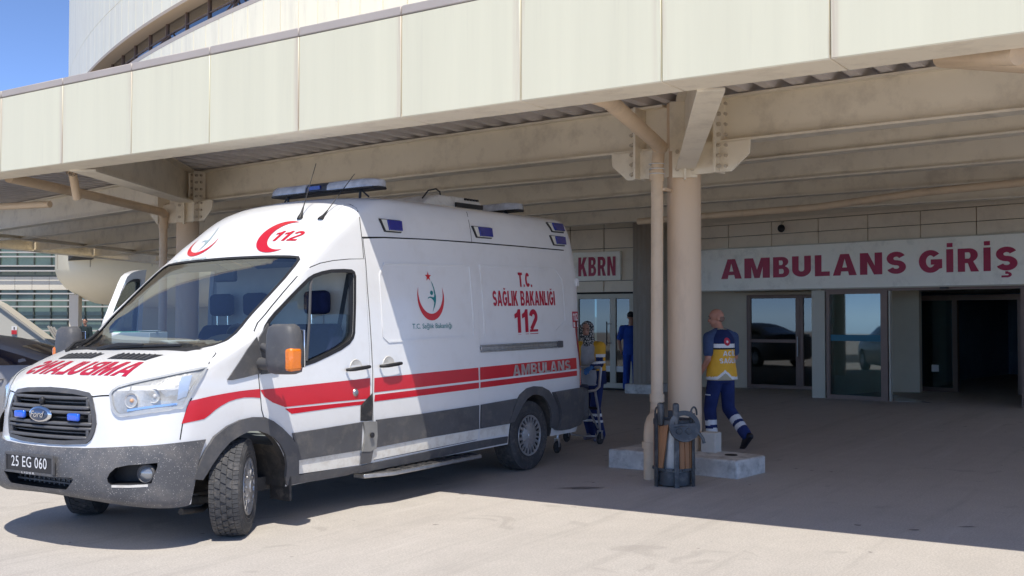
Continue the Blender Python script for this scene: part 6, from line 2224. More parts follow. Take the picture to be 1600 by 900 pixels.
obj('symbol', MB().box(-CF * 0.010 + Vector((0, 0, 0.075)), (0.03, 0.01, 0.07), FM2), BLACKP, nb)

# white hand rail and stairs foot seen behind the mirror
hr = thing('stair_railing', 'white metal railing behind the ambulance mirror at the left', 'railing', tuple(far(34, -14.3)))
mb = MB()
for k, rr in enumerate((-0.1, 0.16, 0.46)):
    mb.bar(CR * rr + Vector((0, 0, -0.6)), CR * rr + Vector((0, 0, 0.75 if k == 0 else 0.62)), 0.035, 0.035, up=(1, 0, 0))
for z in (0.0, 0.32, 0.62):
    mb.bar(CR * -0.7 + Vector((0, 0, z)), CR * 0.6 + Vector((0, 0, z)), 0.035, 0.04)
obj('rails', mb, RAIL, hr)
mb = MB()
for k in range(3):
    mb.bar(CR * (-0.45 + 0.09 * k) + Vector((0, 0, 1.25 - 0.02 * k)), CR * (0.05 + 0.09 * k) + Vector((0, 0, 0.45)), 0.05, 0.05)
obj('folded_bars', mb, RAIL, hr)
cn = thing('traffic_cone', 'orange cone in front of the white railing behind the mirror', 'cone', tuple(far(33.5, -13.75) + Vector((0, 0, -0.25))))
obj('cone', MB().lathe([(0.16, 0.0), (0.15, 0.04), (0.10, 0.05), (0.03, 0.62), (0.0, 0.63)], (0, 0, -0.05), n=20), mat('cone_orange', (0.7, 0.14, 0.02), 0.5), cn)
obj('cone_base', MB().box((0, 0, -0.06), (0.36, 0.36, 0.04)), BLACKP, cn)

# ------------------------------------------------------------------ grey saloon at the left edge
CARP = mat('grey_car_paint', (0.24, 0.24, 0.25), 0.45, metal=0.0, coat=0.25, var=0.03, vscale=2, dirt=(0.3, 0.28, 0.25), dirt_amt=0.2, dirt_scale=5)
CARG = mat('dark_car_glass', (0.008, 0.010, 0.025), 0.05, coat=1.0)
hd = Vector((-0.5634, 0.8262, 0))
lf = Vector((-0.8262, -0.5634, 0))
cp = Vector((3.17, 5.24, 0)) + hd * 1.28 - lf * 0.84
car = thing('parked_car', 'grey saloon car parked at the far left behind the ambulance bonnet', 'car', (cp.x, cp.y, gz(cp.x, cp.y)), math.atan2(hd.y, hd.x))
# stations along the car: x, sill z, belt z, deck z (roof or lid), half width at belt, half width at top
ST = [(-2.22, 0.42, 0.80, 0.86, 0.66, 0.60), (-2.18, 0.34, 0.92, 1.00, 0.76, 0.66), (-2.05, 0.28, 0.98, 1.075, 0.82, 0.68), (-1.75, 0.24, 1.01, 1.105, 0.86, 0.66), (-1.55, 0.22, 1.02, 1.12, 0.875, 0.64),
      (-1.25, 0.21, 1.03, 1.20, 0.885, 0.62), (-0.90, 0.20, 1.03, 1.305, 0.89, 0.60), (-0.5, 0.20, 1.025, 1.395, 0.895, 0.595), (0.0, 0.20, 1.015, 1.435, 0.895, 0.59), (0.45, 0.20, 1.005, 1.41, 0.89, 0.60), (0.85, 0.20, 0.99, 1.26, 0.885, 0.64),
      (1.2, 0.20, 0.97, 1.06, 0.88, 0.70), (1.45, 0.21, 0.93, 0.985, 0.87, 0.70), (1.9, 0.22, 0.84, 0.90, 0.83, 0.66), (2.15, 0.25, 0.72, 0.80, 0.74, 0.58), (2.25, 0.34, 0.62, 0.70, 0.62, 0.5)]
G = [[s[k] for s in ST] for k in range(6)]
gq = [pchip(G[0], G[k]) for k in range(1, 6)]


def car_ring(x):
    zs, zb, zd, wb, wt = [q(x) for q in gq]
    P = [(wb * 0.90, zs), (wb * 0.985, zs + 0.12), (wb * 1.0, (zs + zb) / 2 + 0.05), (wb * 0.985, zb - 0.07), (wb * 0.955, zb), (wb * 0.955 * 0.55 + wt * 0.45, zb + (zd - zb) * 0.48), (wt, zd - (zd - zb) * 0.10), (wt * 0.86, zd - 0.008), (wt * 0.45, zd + 0.012), (0, zd + 0.016)]
    ring = P + [(-a, c) for a, c in P[-2::-1]]
    return [(x, a, c) for a, c in ring]


mb = MB()
XS = [-2.22 + 4.47 * k / 60 for k in range(61)]
rings = [car_ring(x) for x in XS]
n = len(rings[0])
vs = [p for r in rings for p in r]
fs = [tuple(range(n)), tuple((len(rings) - 1) * n + k for k in range(n - 1, -1, -1))]
for i in range(len(rings) - 1):
    for k in range(n):
        fs.append((i * n + k, i * n + (k + 1) % n, (i + 1) * n + (k + 1) % n, (i + 1) * n + k))
mb.add(vs, fs)
cme = mb.mesh('car_body')
b = bmesh.new()
b.from_mesh(cme)
bmesh.ops.recalc_face_normals(b, faces=b.faces)
b.to_mesh(cme)
b.free()
cme.materials.append(CARP)
CTREE = BVHTree.FromPolygons([Vector(v) for v in vs], fs)
cme = boolean(cme, [cutter(MB().lathe([(0, 0), (0.355, 0), (0.355, 0.3), (0, 0.3)], (wx, s * 1.0, 0.31), (0, -s, 0), 36), LINER) for wx in (-1.28, 1.32) for s in (1, -1)])
obj('body', cme, [], car, fix=False, smooth=40)
for s in (1, -1):
    def sidep(L):
        return [(a, s * 0.8, c) for a, c in L]
    d = (0, -s, 0.0)
    decal('side_window', [sidep([(-1.47, 1.07), (-1.15, 1.165), (-0.86, 1.245), (-0.60, 1.325), (-0.25, 1.365), (-0.22, 1.06)])], d, CARG, car, off=0.006, tree=CTREE, cell=0.12)
    decal('side_window', [sidep([(-0.16, 1.365), (0.42, 1.345), (0.62, 1.27), (0.98, 1.06), (-0.13, 1.055)])], d, CARG, car, off=0.006, tree=CTREE, cell=0.12)
    h = MB().tube([(-0.98, s * 0.885, 0.905), (-0.96, s * 0.915, 0.905), (-0.82, s * 0.915, 0.90), (-0.80, s * 0.885, 0.90)], 0.013, 8)
    obj('door_handle', h, CARP, car)
    h = MB().tube([(0.10, s * 0.885, 0.895), (0.12, s * 0.915, 0.895), (0.26, s * 0.915, 0.89), (0.28, s * 0.885, 0.89)], 0.013, 8)
    obj('door_handle', h, CARP, car)
    decal('door_gap', [sidep([(-0.195, 1.06), (-0.188, 1.06), (-0.188, 0.30), (-0.195, 0.30)])], d, GAP, car, off=0.003, tree=CTREE, cell=0.3)
    decal('tail_light', [[(-2.15, s * 0.8, 0.93), (-1.86, s * 0.8, 0.985), (-1.88, s * 0.8, 0.84), (-2.12, s * 0.8, 0.80)]], d, REDLENS, car, off=0.006, tree=CTREE, cell=0.1)
    decal('headlight', [[(2.1, s * 0.8, 0.66), (1.75, s * 0.8, 0.80), (1.75, s * 0.8, 0.70), (2.05, s * 0.8, 0.58)]], d, HOUSING, car, off=0.006, tree=CTREE, cell=0.1)
decal('rear_screen', [[(-1.56, 0.44, 1.2), (-0.98, 0.40, 1.3), (-0.98, -0.40, 1.3), (-1.56, -0.44, 1.2)]], (0, 0, -1), CARG, car, off=0.006, tree=CTREE, cell=0.15)
decal('windscreen', [[(1.18, 0.52, 1.2), (0.55, 0.42, 1.3), (0.55, -0.42, 1.3), (1.18, -0.52, 1.2)]], (0, 0, -1), CARG, car, off=0.006, tree=CTREE, cell=0.15)
obj('spoiler', MB().box((-2.12, 0, 1.075), (0.22, 1.2, 0.025)), BLACKP, car, bevel=0.008)


def car_wheel(x, y, s):
    t = MB().lathe([(0.20, -0.09), (0.27, -0.10), (0.30, -0.09), (0.31, 0.0), (0.30, 0.09), (0.27, 0.10), (0.20, 0.09)], (x, y, 0.31), (0, 1, 0), 36)
    w_ = obj('wheel', t, TYREM, car)
    r = MB().lathe([(0.20, 0.085), (0.19, 0.06), (0.06, 0.07), (0.0, 0.075)], (x, y, 0.31), (0, s, 0), 30)
    for k in range(7):
        a = 2 * PI * k / 7
        r.bar((x, y + s * 0.08, 0.31), (x + 0.185 * math.cos(a), y + s * 0.082, 0.31 + 0.185 * math.sin(a)), 0.045, 0.02, up=(0, 1, 0))
    obj('rim', r, WHEELM, w_)


for x in (-1.28, 1.32):
    for s in (1, -1):
        car_wheel(x, s * 0.78, s)

# ------------------------------------------------------------------ bin with wooden slats at the foot of the column
STEEL = mat('dark_bin_steel', (0.075, 0.08, 0.085), 0.5, metal=0.4, var=0.25, vscale=9, dirt=(0.25, 0.24, 0.22), dirt_amt=0.5, dirt_scale=9)
GALV = mat('galvanised_sheet', (0.36, 0.37, 0.37), 0.4, metal=0.5, var=0.3, vscale=14, dirt=(0.62, 0.62, 0.60), dirt_amt=0.7, dirt_scale=10, stretch=(1, 1, 0.3))
WOOD = mat('oiled_slat', (0.36, 0.17, 0.075), 0.6, var=0.3, vscale=14, stretch=(1, 1, 0.12), dirt=(0.16, 0.07, 0.03), dirt_amt=0.5, dirt_scale=10)
bx_, by_ = 4.635, -2.66
bn = thing('litter_bin', 'round litter bin of steel bands and loose wooden slats in front of the column', 'bin', (bx_, by_, gz(bx_, by_)))
obj('bucket', MB().lathe([(0.0, 0.03), (0.135, 0.03), (0.145, 0.50), (0.150, 0.50), (0.140, 0.52), (0.13, 0.50), (0.12, 0.06)], n=36), GALV, bn, smooth=50)
obj('foot_band', MB().lathe([(0.162, 0.015), (0.168, 0.015), (0.168, 0.135), (0.162, 0.135), (0.162, 0.015)], n=36), STEEL, bn, smooth=40)
low = MB().lathe([(0.176, 0.145), (0.188, 0.145), (0.188, 0.168), (0.176, 0.168), (0.176, 0.145)], n=36)
rg = obj('lower_ring', low, STEEL, bn, smooth=40)
mb = MB()
for k in range(14):
    a = 2 * PI * k / 14
    mb.ball((0.190 * math.cos(a), 0.190 * math.sin(a), 0.158), 0.012, 8)
tag(obj('ring_bolts', mb, STEEL, rg), kind='stuff')
obj('upper_ring', MB().lathe([(0.172, 0.555), (0.186, 0.555), (0.186, 0.60), (0.172, 0.60), (0.172, 0.555)], n=36), STEEL, bn, smooth=40)
VA = math.atan2(-4.29, -8.93)          # towards the photographer


def slat(a, tilt, z0=0.165, z1=0.57, r=0.172):
    M = Matrix.Rotation(a, 3, 'Z') @ Matrix.Rotation(tilt, 3, 'X')
    mb = MB().box((0, 0, 0), (0.018, 0.048, z1 - z0), M)
    o = obj('slat', mb, WOOD, bn, bevel=0.003, seg=1)
    o.location = (r * math.cos(a), r * math.sin(a), (z0 + z1) / 2)


for da, tl in ((-0.98, -0.03), (-0.74, -0.12), (-0.55, -0.16), (0.42, 0.02), (0.72, 0.03), (1.08, 0.0), (1.5, 0.0), (1.9, 0.04), (2.3, 0.0), (2.7, 0.0), (3.1, 0.0), (-1.4, 0.0), (-1.8, 0), (-2.2, 0), (-2.6, 0)):
    slat(VA + da, tl)
for da in (-0.95, 0.14, 1.15, 2.2, 3.3):
    a = VA + da
    M = Matrix.Rotation(a, 3, 'Z')
    p = obj('post', MB().box((0, 0, 0), (0.012, 0.045, 0.66), M), STEEL, bn, bevel=0.002, seg=1)
    p.location = (0.194 * math.cos(a), 0.194 * math.sin(a), 0.33)
for da, sc in ((-1.05, 1.0), (-0.62, 1.1), (0.10, 1.0), (0.95, 1.0)):
    a = VA + da
    u = Vector((math.cos(a), math.sin(a), 0))
    t_ = Vector((-u.y, u.x, 0))
    c = u * 0.19 + Vector((0, 0, 0.66))
    mb = MB()
    pts = [u * 0.19 + Vector((0, 0, 0.55)), u * 0.19 + Vector((0, 0, 0.66))]
    pts += [c + t_ * 0.045 * sc - t_ * 0.045 * sc * math.cos(q) + Vector((0, 0, 0.055 * sc * math.sin(q))) for q in [PI * k / 10 for k in range(11)]]
    pts += [c + t_ * 0.09 * sc - Vector((0, 0, 0.02))]
    if da in (-1.05, 0.95):
        mb.tube(pts, 0.009, 7)
        obj('hook', mb, STEEL, bn, smooth=60)
    else:
        mb.bar(u * 0.195 + Vector((0, 0, 0.55)), u * 0.20 + Vector((0, 0, 0.76)), 0.058, 0.05, up=u)
        obj('upright', mb, STEEL, bn, bevel=0.02, seg=3)
# the round lid hanging open towards the front
ln = Vector((math.cos(VA + 0.15), math.sin(VA + 0.15), 0.18)).normalized()
lc = Vector((0.185 * math.cos(VA + 0.5), 0.185 * math.sin(VA + 0.5), 0.545)) + ln * 0.05
lid = obj('lid', MB().lathe([(0.098, -0.012), (0.138, -0.014), (0.142, 0.0), (0.138, 0.014), (0.098, 0.012), (0.098, -0.012)], lc, ln, 36), STEEL, bn, smooth=40)
lr = Vector((-ln.y, ln.x, 0)).normalized()
lu = ln.cross(lr) * -1
if lu.z < 0:
    lu = -lu
mb = MB()
half = [(0.10 * math.cos(q), 0.10 * math.sin(q)) for q in [PI + PI * k / 14 + 0.12 for k in range(15)]]
mb.prism(half, lc - ln * 0.006, lr, lu, ln, 0.014)
obj('lid_plate', mb, STEEL, lid)
mb = MB()
mb.bar(lc - lr * 0.115 + lu * 0.004, lc + lr * 0.115 + lu * 0.02, 0.02, 0.026, up=ln)
obj('lid_bar', mb, STEEL, lid)
for q in (-0.05, 0.035):
    obj('lid_boss', MB().lathe([(0.030, 0.006), (0.026, 0.016), (0.014, 0.012), (0.0, 0.012)], lc + lr * q - lu * 0.045, ln, 18), STEEL, lid)
obj('lid_strap', MB().tube([lc + lr * 0.12 - lu * 0.05, lc + lr * 0.16 - lu * 0.11, lc + lr * 0.17 - lu * 0.15], 0.016, 7), STEEL, lid)

# ------------------------------------------------------------------ papers on the dashboard of the ambulance
pb = thing('paper_stack', 'stack of papers with a green cover on the dashboard behind the windscreen', 'papers', (0, 0, 0))
pb.matrix_world = TILT @ Matrix.Translation((1.17, 0.42, 1.385)) @ Matrix.Rotation(0.3, 4, 'Z')
obj('pages', MB().box((0, 0, 0.045), (0.24, 0.36, 0.09)), PAPER, pb, bevel=0.004, seg=1)
obj('cover', MB().box((0.0, 0.05, 0.094), (0.22, 0.24, 0.006)), GREENP, pb)
obj('loose_sheet', MB().box((0.02, -0.08, 0.10), (0.20, 0.15, 0.004), Matrix.Rotation(0.5, 3, 'Z')), PAPER, pb)
ls = thing('loose_papers', 'loose white sheets lying on the dashboard beside the paper stack', 'papers', (0, 0, 0))
ls.matrix_world = TILT @ Matrix.Translation((1.20, 0.02, 1.385)) @ Matrix.Rotation(-0.4, 4, 'Z')
obj('sheet', MB().box((0, 0, 0.01), (0.16, 0.24, 0.012), Matrix.Rotation(0.06, 3, 'X')), PAPER, ls)
obj('sheet', MB().box((0.05, -0.1, 0.022), (0.13, 0.2, 0.006), Matrix.Rotation(0.4, 3, 'Z')), PAPER, ls)

# ------------------------------------------------------------------ people
SKIN = mat('skin', (0.42, 0.22, 0.15), 0.55, var=0.06, vscale=20)
SKINR = mat('ruddy_skin', (0.52, 0.25, 0.17), 0.5, var=0.08, vscale=18)
NAVY = mat('navy_cloth', (0.010, 0.022, 0.095), 0.85, var=0.25, vscale=9, bump=0.4, bscale=22)
NAVYT = mat('navy_trousers', (0.014, 0.028, 0.12), 0.85, var=0.3, vscale=7, bump=0.5, bscale=14)
BLUESH = mat('blue_shirt', (0.05, 0.08, 0.17), 0.85, var=0.15, vscale=9, bump=0.3, bscale=20)
VESTY = mat('vest_yellow', (0.85, 0.46, 0.04), 0.7, var=0.12, vscale=6, bump=0.35, bscale=16)
REFL = mat('reflective_white', (0.78, 0.78, 0.78), 0.4)
BEIGEB = mat('vest_trim', (0.45, 0.40, 0.28), 0.7)
BLACKC = mat('black_cloth', (0.012, 0.012, 0.018), 0.9, var=0.2, vscale=9)
SCRUB = mat('scrub_blue', (0.012, 0.055, 0.30), 0.85, var=0.2, vscale=7, bump=0.4, bscale=14)
GREYJ = mat('grey_jumper', (0.40, 0.40, 0.42), 0.9, var=0.1, vscale=14)
GLOVE = mat('blue_glove', (0.05, 0.17, 0.42), 0.5)
SHOEM = mat('black_shoe', (0.015, 0.014, 0.02), 0.5)
SHOEG = mat('grey_shoe', (0.18, 0.17, 0.22), 0.6)
HAIRD = mat('dark_hair', (0.012, 0.010, 0.010), 0.6)
HAIRG = mat('cropped_grey_hair', (0.27, 0.165, 0.125), 0.8)
EYEM = mat('eye_dark', (0.02, 0.015, 0.012), 0.3)
LIPM = mat('lip', (0.36, 0.13, 0.11), 0.5)


def scarf_material():
    m = mat('patterned_scarf', (0.55, 0.54, 0.52), 0.9)
    t = m.node_tree
    b_ = t.nodes['Principled BSDF']
    tc = t.nodes.new('ShaderNodeTexCoord')
    v = t.nodes.new('ShaderNodeTexVoronoi')
    v.inputs['Scale'].default_value = 26
    v.inputs['Randomness'].default_value = 1.0
    v.feature = 'DISTANCE_TO_EDGE'
    t.links.new(tc.outputs['Object'], v.inputs['Vector'])
    r = t.nodes.new('ShaderNodeMapRange')
    r.inputs[1].default_value = 0.13
    r.inputs[2].default_value = 0.17
    t.links.new(v.outputs['Distance'], r.inputs[0])
    x = t.nodes.new('ShaderNodeMix')
    x.data_type = 'RGBA'
    t.links.new(r.outputs[0], x.inputs[0])
    x.inputs[6].default_value = (0.025, 0.03, 0.035, 1)
    x.inputs[7].default_value = (0.50, 0.49, 0.46, 1)
    t.links.new(x.outputs[2], b_.inputs['Base Color'])
    return m


SCARF = scarf_material()


def cap(mb, a, c, ra, rc, n=14):
    """tapered round-ended limb"""
    a, c = Vector(a), Vector(c)
    d = (c - a)
    L = d.length
    prof = [(ra * math.sin(q), -ra * math.cos(q)) for q in [PI / 2 * k / 4 for k in range(5)]]
    prof += [(rc * math.cos(q), L + rc * math.sin(q)) for q in [PI / 2 * k / 4 for k in range(5)]]
    prof[0] = (0.0005, prof[0][1])
    prof[-1] = (0.0005, prof[-1][1])
    mb.lathe(prof, a, d, n, caps=True)


def trunk(mb, rings, n=20):
    """rings: (centre, half width, half depth)"""
    vs = []
    for c, rx_, ry_ in rings:
        for k in range(n):
            a = 2 * PI * k / n
            vs.append((c[0] + rx_ * math.cos(a), c[1] + ry_ * math.sin(a), c[2]))
    fs = [tuple(range(n - 1, -1, -1)), tuple((len(rings) - 1) * n + k for k in range(n))]
    for i in range(len(rings) - 1):
        for k in range(n):
            fs.append((i * n + k, i * n + (k + 1) % n, (i + 1) * n + (k + 1) % n, (i + 1) * n + k))
    mb.add(vs, fs)


def skinned(name, mb, mats, parent, voxel=0.012, smooth=5, pick=None):
    """one continuous surface grown over overlapping limbs"""
    me = mb.mesh(name)
    o = bpy.data.objects.new('work', me)
    COL.objects.link(o)
    r = o.modifiers.new('r', 'REMESH')
    r.mode = 'VOXEL'
    r.voxel_size = voxel
    s_ = o.modifiers.new('s', 'SMOOTH')
    s_.iterations = smooth
    s_.factor = 0.5
    dg = bpy.context.evaluated_depsgraph_get()
    res = bpy.data.meshes.new_from_object(o.evaluated_get(dg))
    bpy.data.objects.remove(o)
    res.materials.clear()
    res.name = name
    ob = obj(name, res, mats, parent, fix=False, smooth=70)
    if pick:
        for p in res.polygons:
            p.material_index = pick(p.center)
    return ob


def hand(mb, w_, d, palm_n, side, curl=0.6, s=1.0):
    """palm and five fingers from wrist w_ along d; palm_n faces out of the palm; side = thumb direction"""
    w_, d, nrm, sd = Vector(w_), Vector(d).normalized(), Vector(palm_n).normalized(), Vector(side).normalized()
    for k in range(4):
        q = sd * (0.030 - 0.020 * k) * s
        cap(mb, w_ + q * 0.6, w_ + d * 0.085 * s + q, 0.016 * s, 0.012 * s, 8)
        L = (0.040, 0.046, 0.043, 0.033)[k] * s
        p0 = w_ + d * 0.090 * s + q
        d1 = (d * math.cos(curl * 0.6) + nrm * math.sin(curl * 0.6))
        d2 = (d * math.cos(curl * 1.5) + nrm * math.sin(curl * 1.5))
        p1 = p0 + d1 * L
        cap(mb, p0, p1, 0.0095 * s, 0.0088 * s, 8)
        cap(mb, p1, p1 + d2 * L * 0.8, 0.0088 * s, 0.0075 * s, 8)
    t0 = w_ + d * 0.03 * s + sd * 0.026 * s
    t1 = t0 + (d * 0.5 + sd * 0.8 + nrm * 0.3).normalized() * 0.042 * s
    cap(mb, t0, t1, 0.013 * s, 0.0105 * s, 8)
    cap(mb, t1, t1 + (d * 0.9 + sd * 0.3 + nrm * 0.4).normalized() * 0.032 * s, 0.0105 * s, 0.009 * s, 8)


def head(mb, c, yaw, pitch=0.0, s=1.0):
    """skull, jaw, nose, ears, neck top; returns the frame (right, forward, up)"""
    f = Vector((-math.sin(yaw) * math.cos(pitch), math.cos(yaw) * math.cos(pitch), math.sin(pitch)))
    r = Vector((math.cos(yaw), math.sin(yaw), 0))
    u = r.cross(f)
    M = Matrix((r, f, u)).transposed()
    c = Vector(c)
    mb.ball(c + u * 0.025 * s - f * 0.008 * s, (0.076 * s, 0.094 * s, 0.092 * s), 20, M)
    mb.ball(c - u * 0.035 * s + f * 0.020 * s, (0.060 * s, 0.070 * s, 0.072 * s), 16, M)
    mb.ball(c - u * 0.085 * s + f * 0.052 * s, (0.030 * s, 0.028 * s, 0.022 * s), 12, M)
    cap(mb, c + u * 0.010 * s + f * 0.082 * s, c - u * 0.022 * s + f * 0.103 * s, 0.009 * s, 0.013 * s, 8)
    mb.ball(c + u * 0.032 * s + f * 0.076 * s, (0.05 * s, 0.014 * s, 0.010 * s), 10, M)
    mb.ball(c - u * 0.052 * s + f * 0.080 * s, (0.024 * s, 0.010 * s, 0.010 * s), 10, M)
    for q in (-1, 1):
        mb.ball(c + r * q * 0.080 * s - u * 0.005 * s - f * 0.012 * s, (0.013 * s, 0.022 * s, 0.034 * s), 10, M)
    return r, f, u, c


def face_parts(root, r, f, u, c, s=1.0):
    M = Matrix((r, f, u)).transposed()
    for q in (-1, 1):
        obj('eye', MB().ball(c + r * q * 0.031 * s + u * 0.012 * s + f * 0.078 * s, (0.012 * s, 0.008 * s, 0.007 * s), 10, M), EYEM, root)
        obj('eyebrow', MB().ball(c + r * q * 0.032 * s + u * 0.036 * s + f * 0.086 * s, (0.020 * s, 0.006 * s, 0.005 * s), 8, M), HAIRD, root)
    obj('mouth', MB().ball(c - u * 0.052 * s + f * 0.087 * s, (0.022 * s, 0.006 * s, 0.007 * s), 10, M), LIPM, root)


def limb2(mb, a, b_, c, ra, rb, rc):
    cap(mb, a, b_, ra, rb)
    cap(mb, b_, c, rb, rc)


def shoe(mb, ankle, d, pitch=0.0, s=1.0):
    a = Vector(ankle)
    d = Vector(d).normalized()
    dn = Vector((0, 0, -1))
    f = (d * math.cos(pitch) + dn * math.sin(pitch))
    upv = Vector((0, 0, 1)) * math.cos(pitch) + d * math.sin(pitch)
    heel = a - upv * 0.045 * s - f * 0.045 * s
    ball_ = a - upv * 0.052 * s + f * 0.105 * s
    toe = a - upv * 0.058 * s + f * 0.170 * s
    cap(mb, a + upv * 0.02, heel, 0.044 * s, 0.040 * s, 10)
    cap(mb, heel, ball_, 0.038 * s, 0.040 * s, 10)
    cap(mb, ball_, toe, 0.040 * s, 0.030 * s, 10)
    cap(mb, a, ball_ + upv * 0.01, 0.04 * s, 0.035 * s, 10)


def person(label, loc, yaw, hgt):
    p = thing('person', label, 'person', (loc[0], loc[1], gz(loc[0], loc[1])), yaw - PI / 2)
    k = hgt / 1.75
    p.scale = (k, k, k)
    return p


def build(root, sh_l, el_l, wr_l, sh_r, el_r, wr_r, hp, kn_l, an_l, kn_r, an_r, hd_c, hd_yaw, hd_pitch, foot_l, foot_r, lean=0.0, fem=False, skin=SKIN, curl=(0.6, 0.6)):
    """skin figure, returns the head frame"""
    mb = MB()
    k = 0.92 if fem else 1.0
    y = lambda z: lean * max(0, z - 0.92)
    trunk(mb, [((0, 0, 0.80), 0.13 * k, 0.095), ((0, -0.01, 0.90), 0.155, 0.11), ((0, y(1.02), 1.02), 0.135 * k, 0.095), ((0, y(1.15), 1.15), 0.145 * k, 0.105), ((0, y(1.28), 1.28), 0.160 * k, 0.110), ((0, y(1.38), 1.38), 0.150 * k, 0.085), ((0, y(1.43), 1.43), 0.07, 0.06)])
    cap(mb, (0, y(1.40), 1.40), Vector(hd_c) - Vector((0, 0.015, 0.06)), 0.058 * k, 0.054 * k)
    fr = head(mb, hd_c, hd_yaw, hd_pitch)
    for sh, el, wr, s, cu in ((sh_l, el_l, wr_l, -1, curl[0]), (sh_r, el_r, wr_r, 1, curl[1])):
        limb2(mb, sh, el, wr, 0.052 * k, 0.040 * k, 0.028 * k)
        d = (Vector(wr) - Vector(el)).normalized()
        side = Vector((0, 1, 0)) - d * d.y
        if side.length < 0.2:
            side = Vector((-s, 0, 0.3))
        hand(mb, wr, d, Vector((-s, 0.0, -0.1)) if abs(d.z) > 0.6 else Vector((0, 0.2, -1)), side if abs(d.z) > 0.6 else Vector((-s, 0, 0.1)), cu)
    for kn, an, s, ft in ((kn_l, an_l, -1, foot_l), (kn_r, an_r, 1, foot_r)):
        limb2(mb, (s * 0.085, hp, 0.86), kn, an, 0.078, 0.054, 0.038)
        shoe(mb, an, ft[0], ft[1], 0.9)
    skinned('body', mb, skin, root, 0.0085, 4)
    return fr


# ---- paramedic walking away behind the column
man = person('bald paramedic in a yellow and navy vest walking away behind the front column', (7.40, -1.94), math.radians(62), 1.64)
P = dict(sh_l=(-0.195, 0.0, 1.365), el_l=(-0.235, -0.04, 1.10), wr_l=(-0.235, 0.13, 0.895), sh_r=(0.195, 0.0, 1.365), el_r=(0.25, 0.04, 1.11), wr_r=(0.20, 0.27, 1.02),
         hp=0.0, kn_l=(-0.10, 0.10, 0.47), an_l=(-0.10, 0.05, 0.085), kn_r=(0.11, 0.0, 0.475), an_r=(0.12, -0.33, 0.17),
         hd_c=(-0.015, 0.075, 1.60), hd_yaw=1.05, hd_pitch=-0.15, foot_l=((0, 1, 0), 0.0), foot_r=((0, 1, 0), 0.75))
fr = build(man, skin=SKINR, **P)
face_parts(man, *fr)
r, f, u, c = fr
M = Matrix((r, f, u)).transposed()
hb = MB()
hb.ball(c - f * 0.034 - u * 0.012, (0.080, 0.072, 0.048), 18, M)
skinned('hair', hb, HAIRG, man, 0.008, 2)
mb = MB()
for q, kn, an in ((-1, P['kn_l'], P['an_l']), (1, P['kn_r'], P['an_r'])):
    a2 = Vector(kn).lerp(Vector(an), 0.96)
    limb2(mb, (q * 0.088, 0, 0.88), kn, a2, 0.098, 0.080, 0.072)
trunk(mb, [((0, 0, 0.80), 0.15, 0.115), ((0, -0.01, 0.92), 0.168, 0.125), ((0, 0, 1.03), 0.15, 0.11)])


def trouser(pnt):
    for kn, an in ((P['kn_l'], P['an_l']), (P['kn_r'], P['an_r'])):
        kn, an = Vector(kn), Vector(an)
        d = an - kn
        t_ = (pnt - kn).dot(d) / d.length_squared
        if (pnt - (kn + d * t_)).length < 0.11 and (0.36 < t_ < 0.52 or 0.62 < t_ < 0.76):
            return 1
    return 0


tr = skinned('trousers', mb, [NAVYT, REFL], man, 0.012, 3, trouser)
mb = MB()
shoe(mb, P['an_l'], (0, 1, 0), 0.0, 1.05)
skinned('shoe', mb, SHOEM, man, 0.009, 2)
mb = MB()
shoe(mb, P['an_r'], (0, 1, 0), 0.75, 1.05)
skinned('shoe', mb, SHOEM, man, 0.009, 2)
mb = MB()
for s, sh, el in ((-1, P['sh_l'], P['el_l']), (1, P['sh_r'], P['el_r'])):
    cap(mb, sh, Vector(sh).lerp(Vector(el), 0.72), 0.070, 0.062)
    cap(mb, (s * 0.06, 0.01, 1.435), sh, 0.05, 0.066)
trunk(mb, [((0, 0, 1.0), 0.15, 0.11), ((0, 0, 1.2), 0.155, 0.115), ((0, 0, 1.40), 0.14, 0.09), ((0, 0.005, 1.455), 0.075, 0.07)])
skinned('shirt', mb, BLUESH, man, 0.011, 3)
mb = MB()
trunk(mb, [((0, -0.01, 0.835), 0.215, 0.165), ((0, -0.008, 0.95), 0.205, 0.152), ((0, 0, 1.08), 0.190, 0.138), ((0, 0, 1.22), 0.183, 0.140), ((0, 0, 1.33), 0.186, 0.128), ((0, 0, 1.395), 0.160, 0.105), ((0, 0.005, 1.445), 0.110, 0.088), ((0, 0.015, 1.475), 0.078, 0.072)], 28)


def vest(pn):
    hem = 0.875 + 0.085 * max(0.0, 1 - abs(pn.x + 0.06) / 0.10) if pn.y < 0.05 else 0.885
    if pn.z > 1.462:
        return 4
    if pn.z > 1.305:
        return 0
    if pn.z > 1.285:
        return 0
    if pn.z > 1.235:
        return 2
    if pn.z > 1.215:
        return 3
    if pn.z < hem - 0.032:
        return 4
    if pn.z < hem + 0.005:
        return 2
    return 1


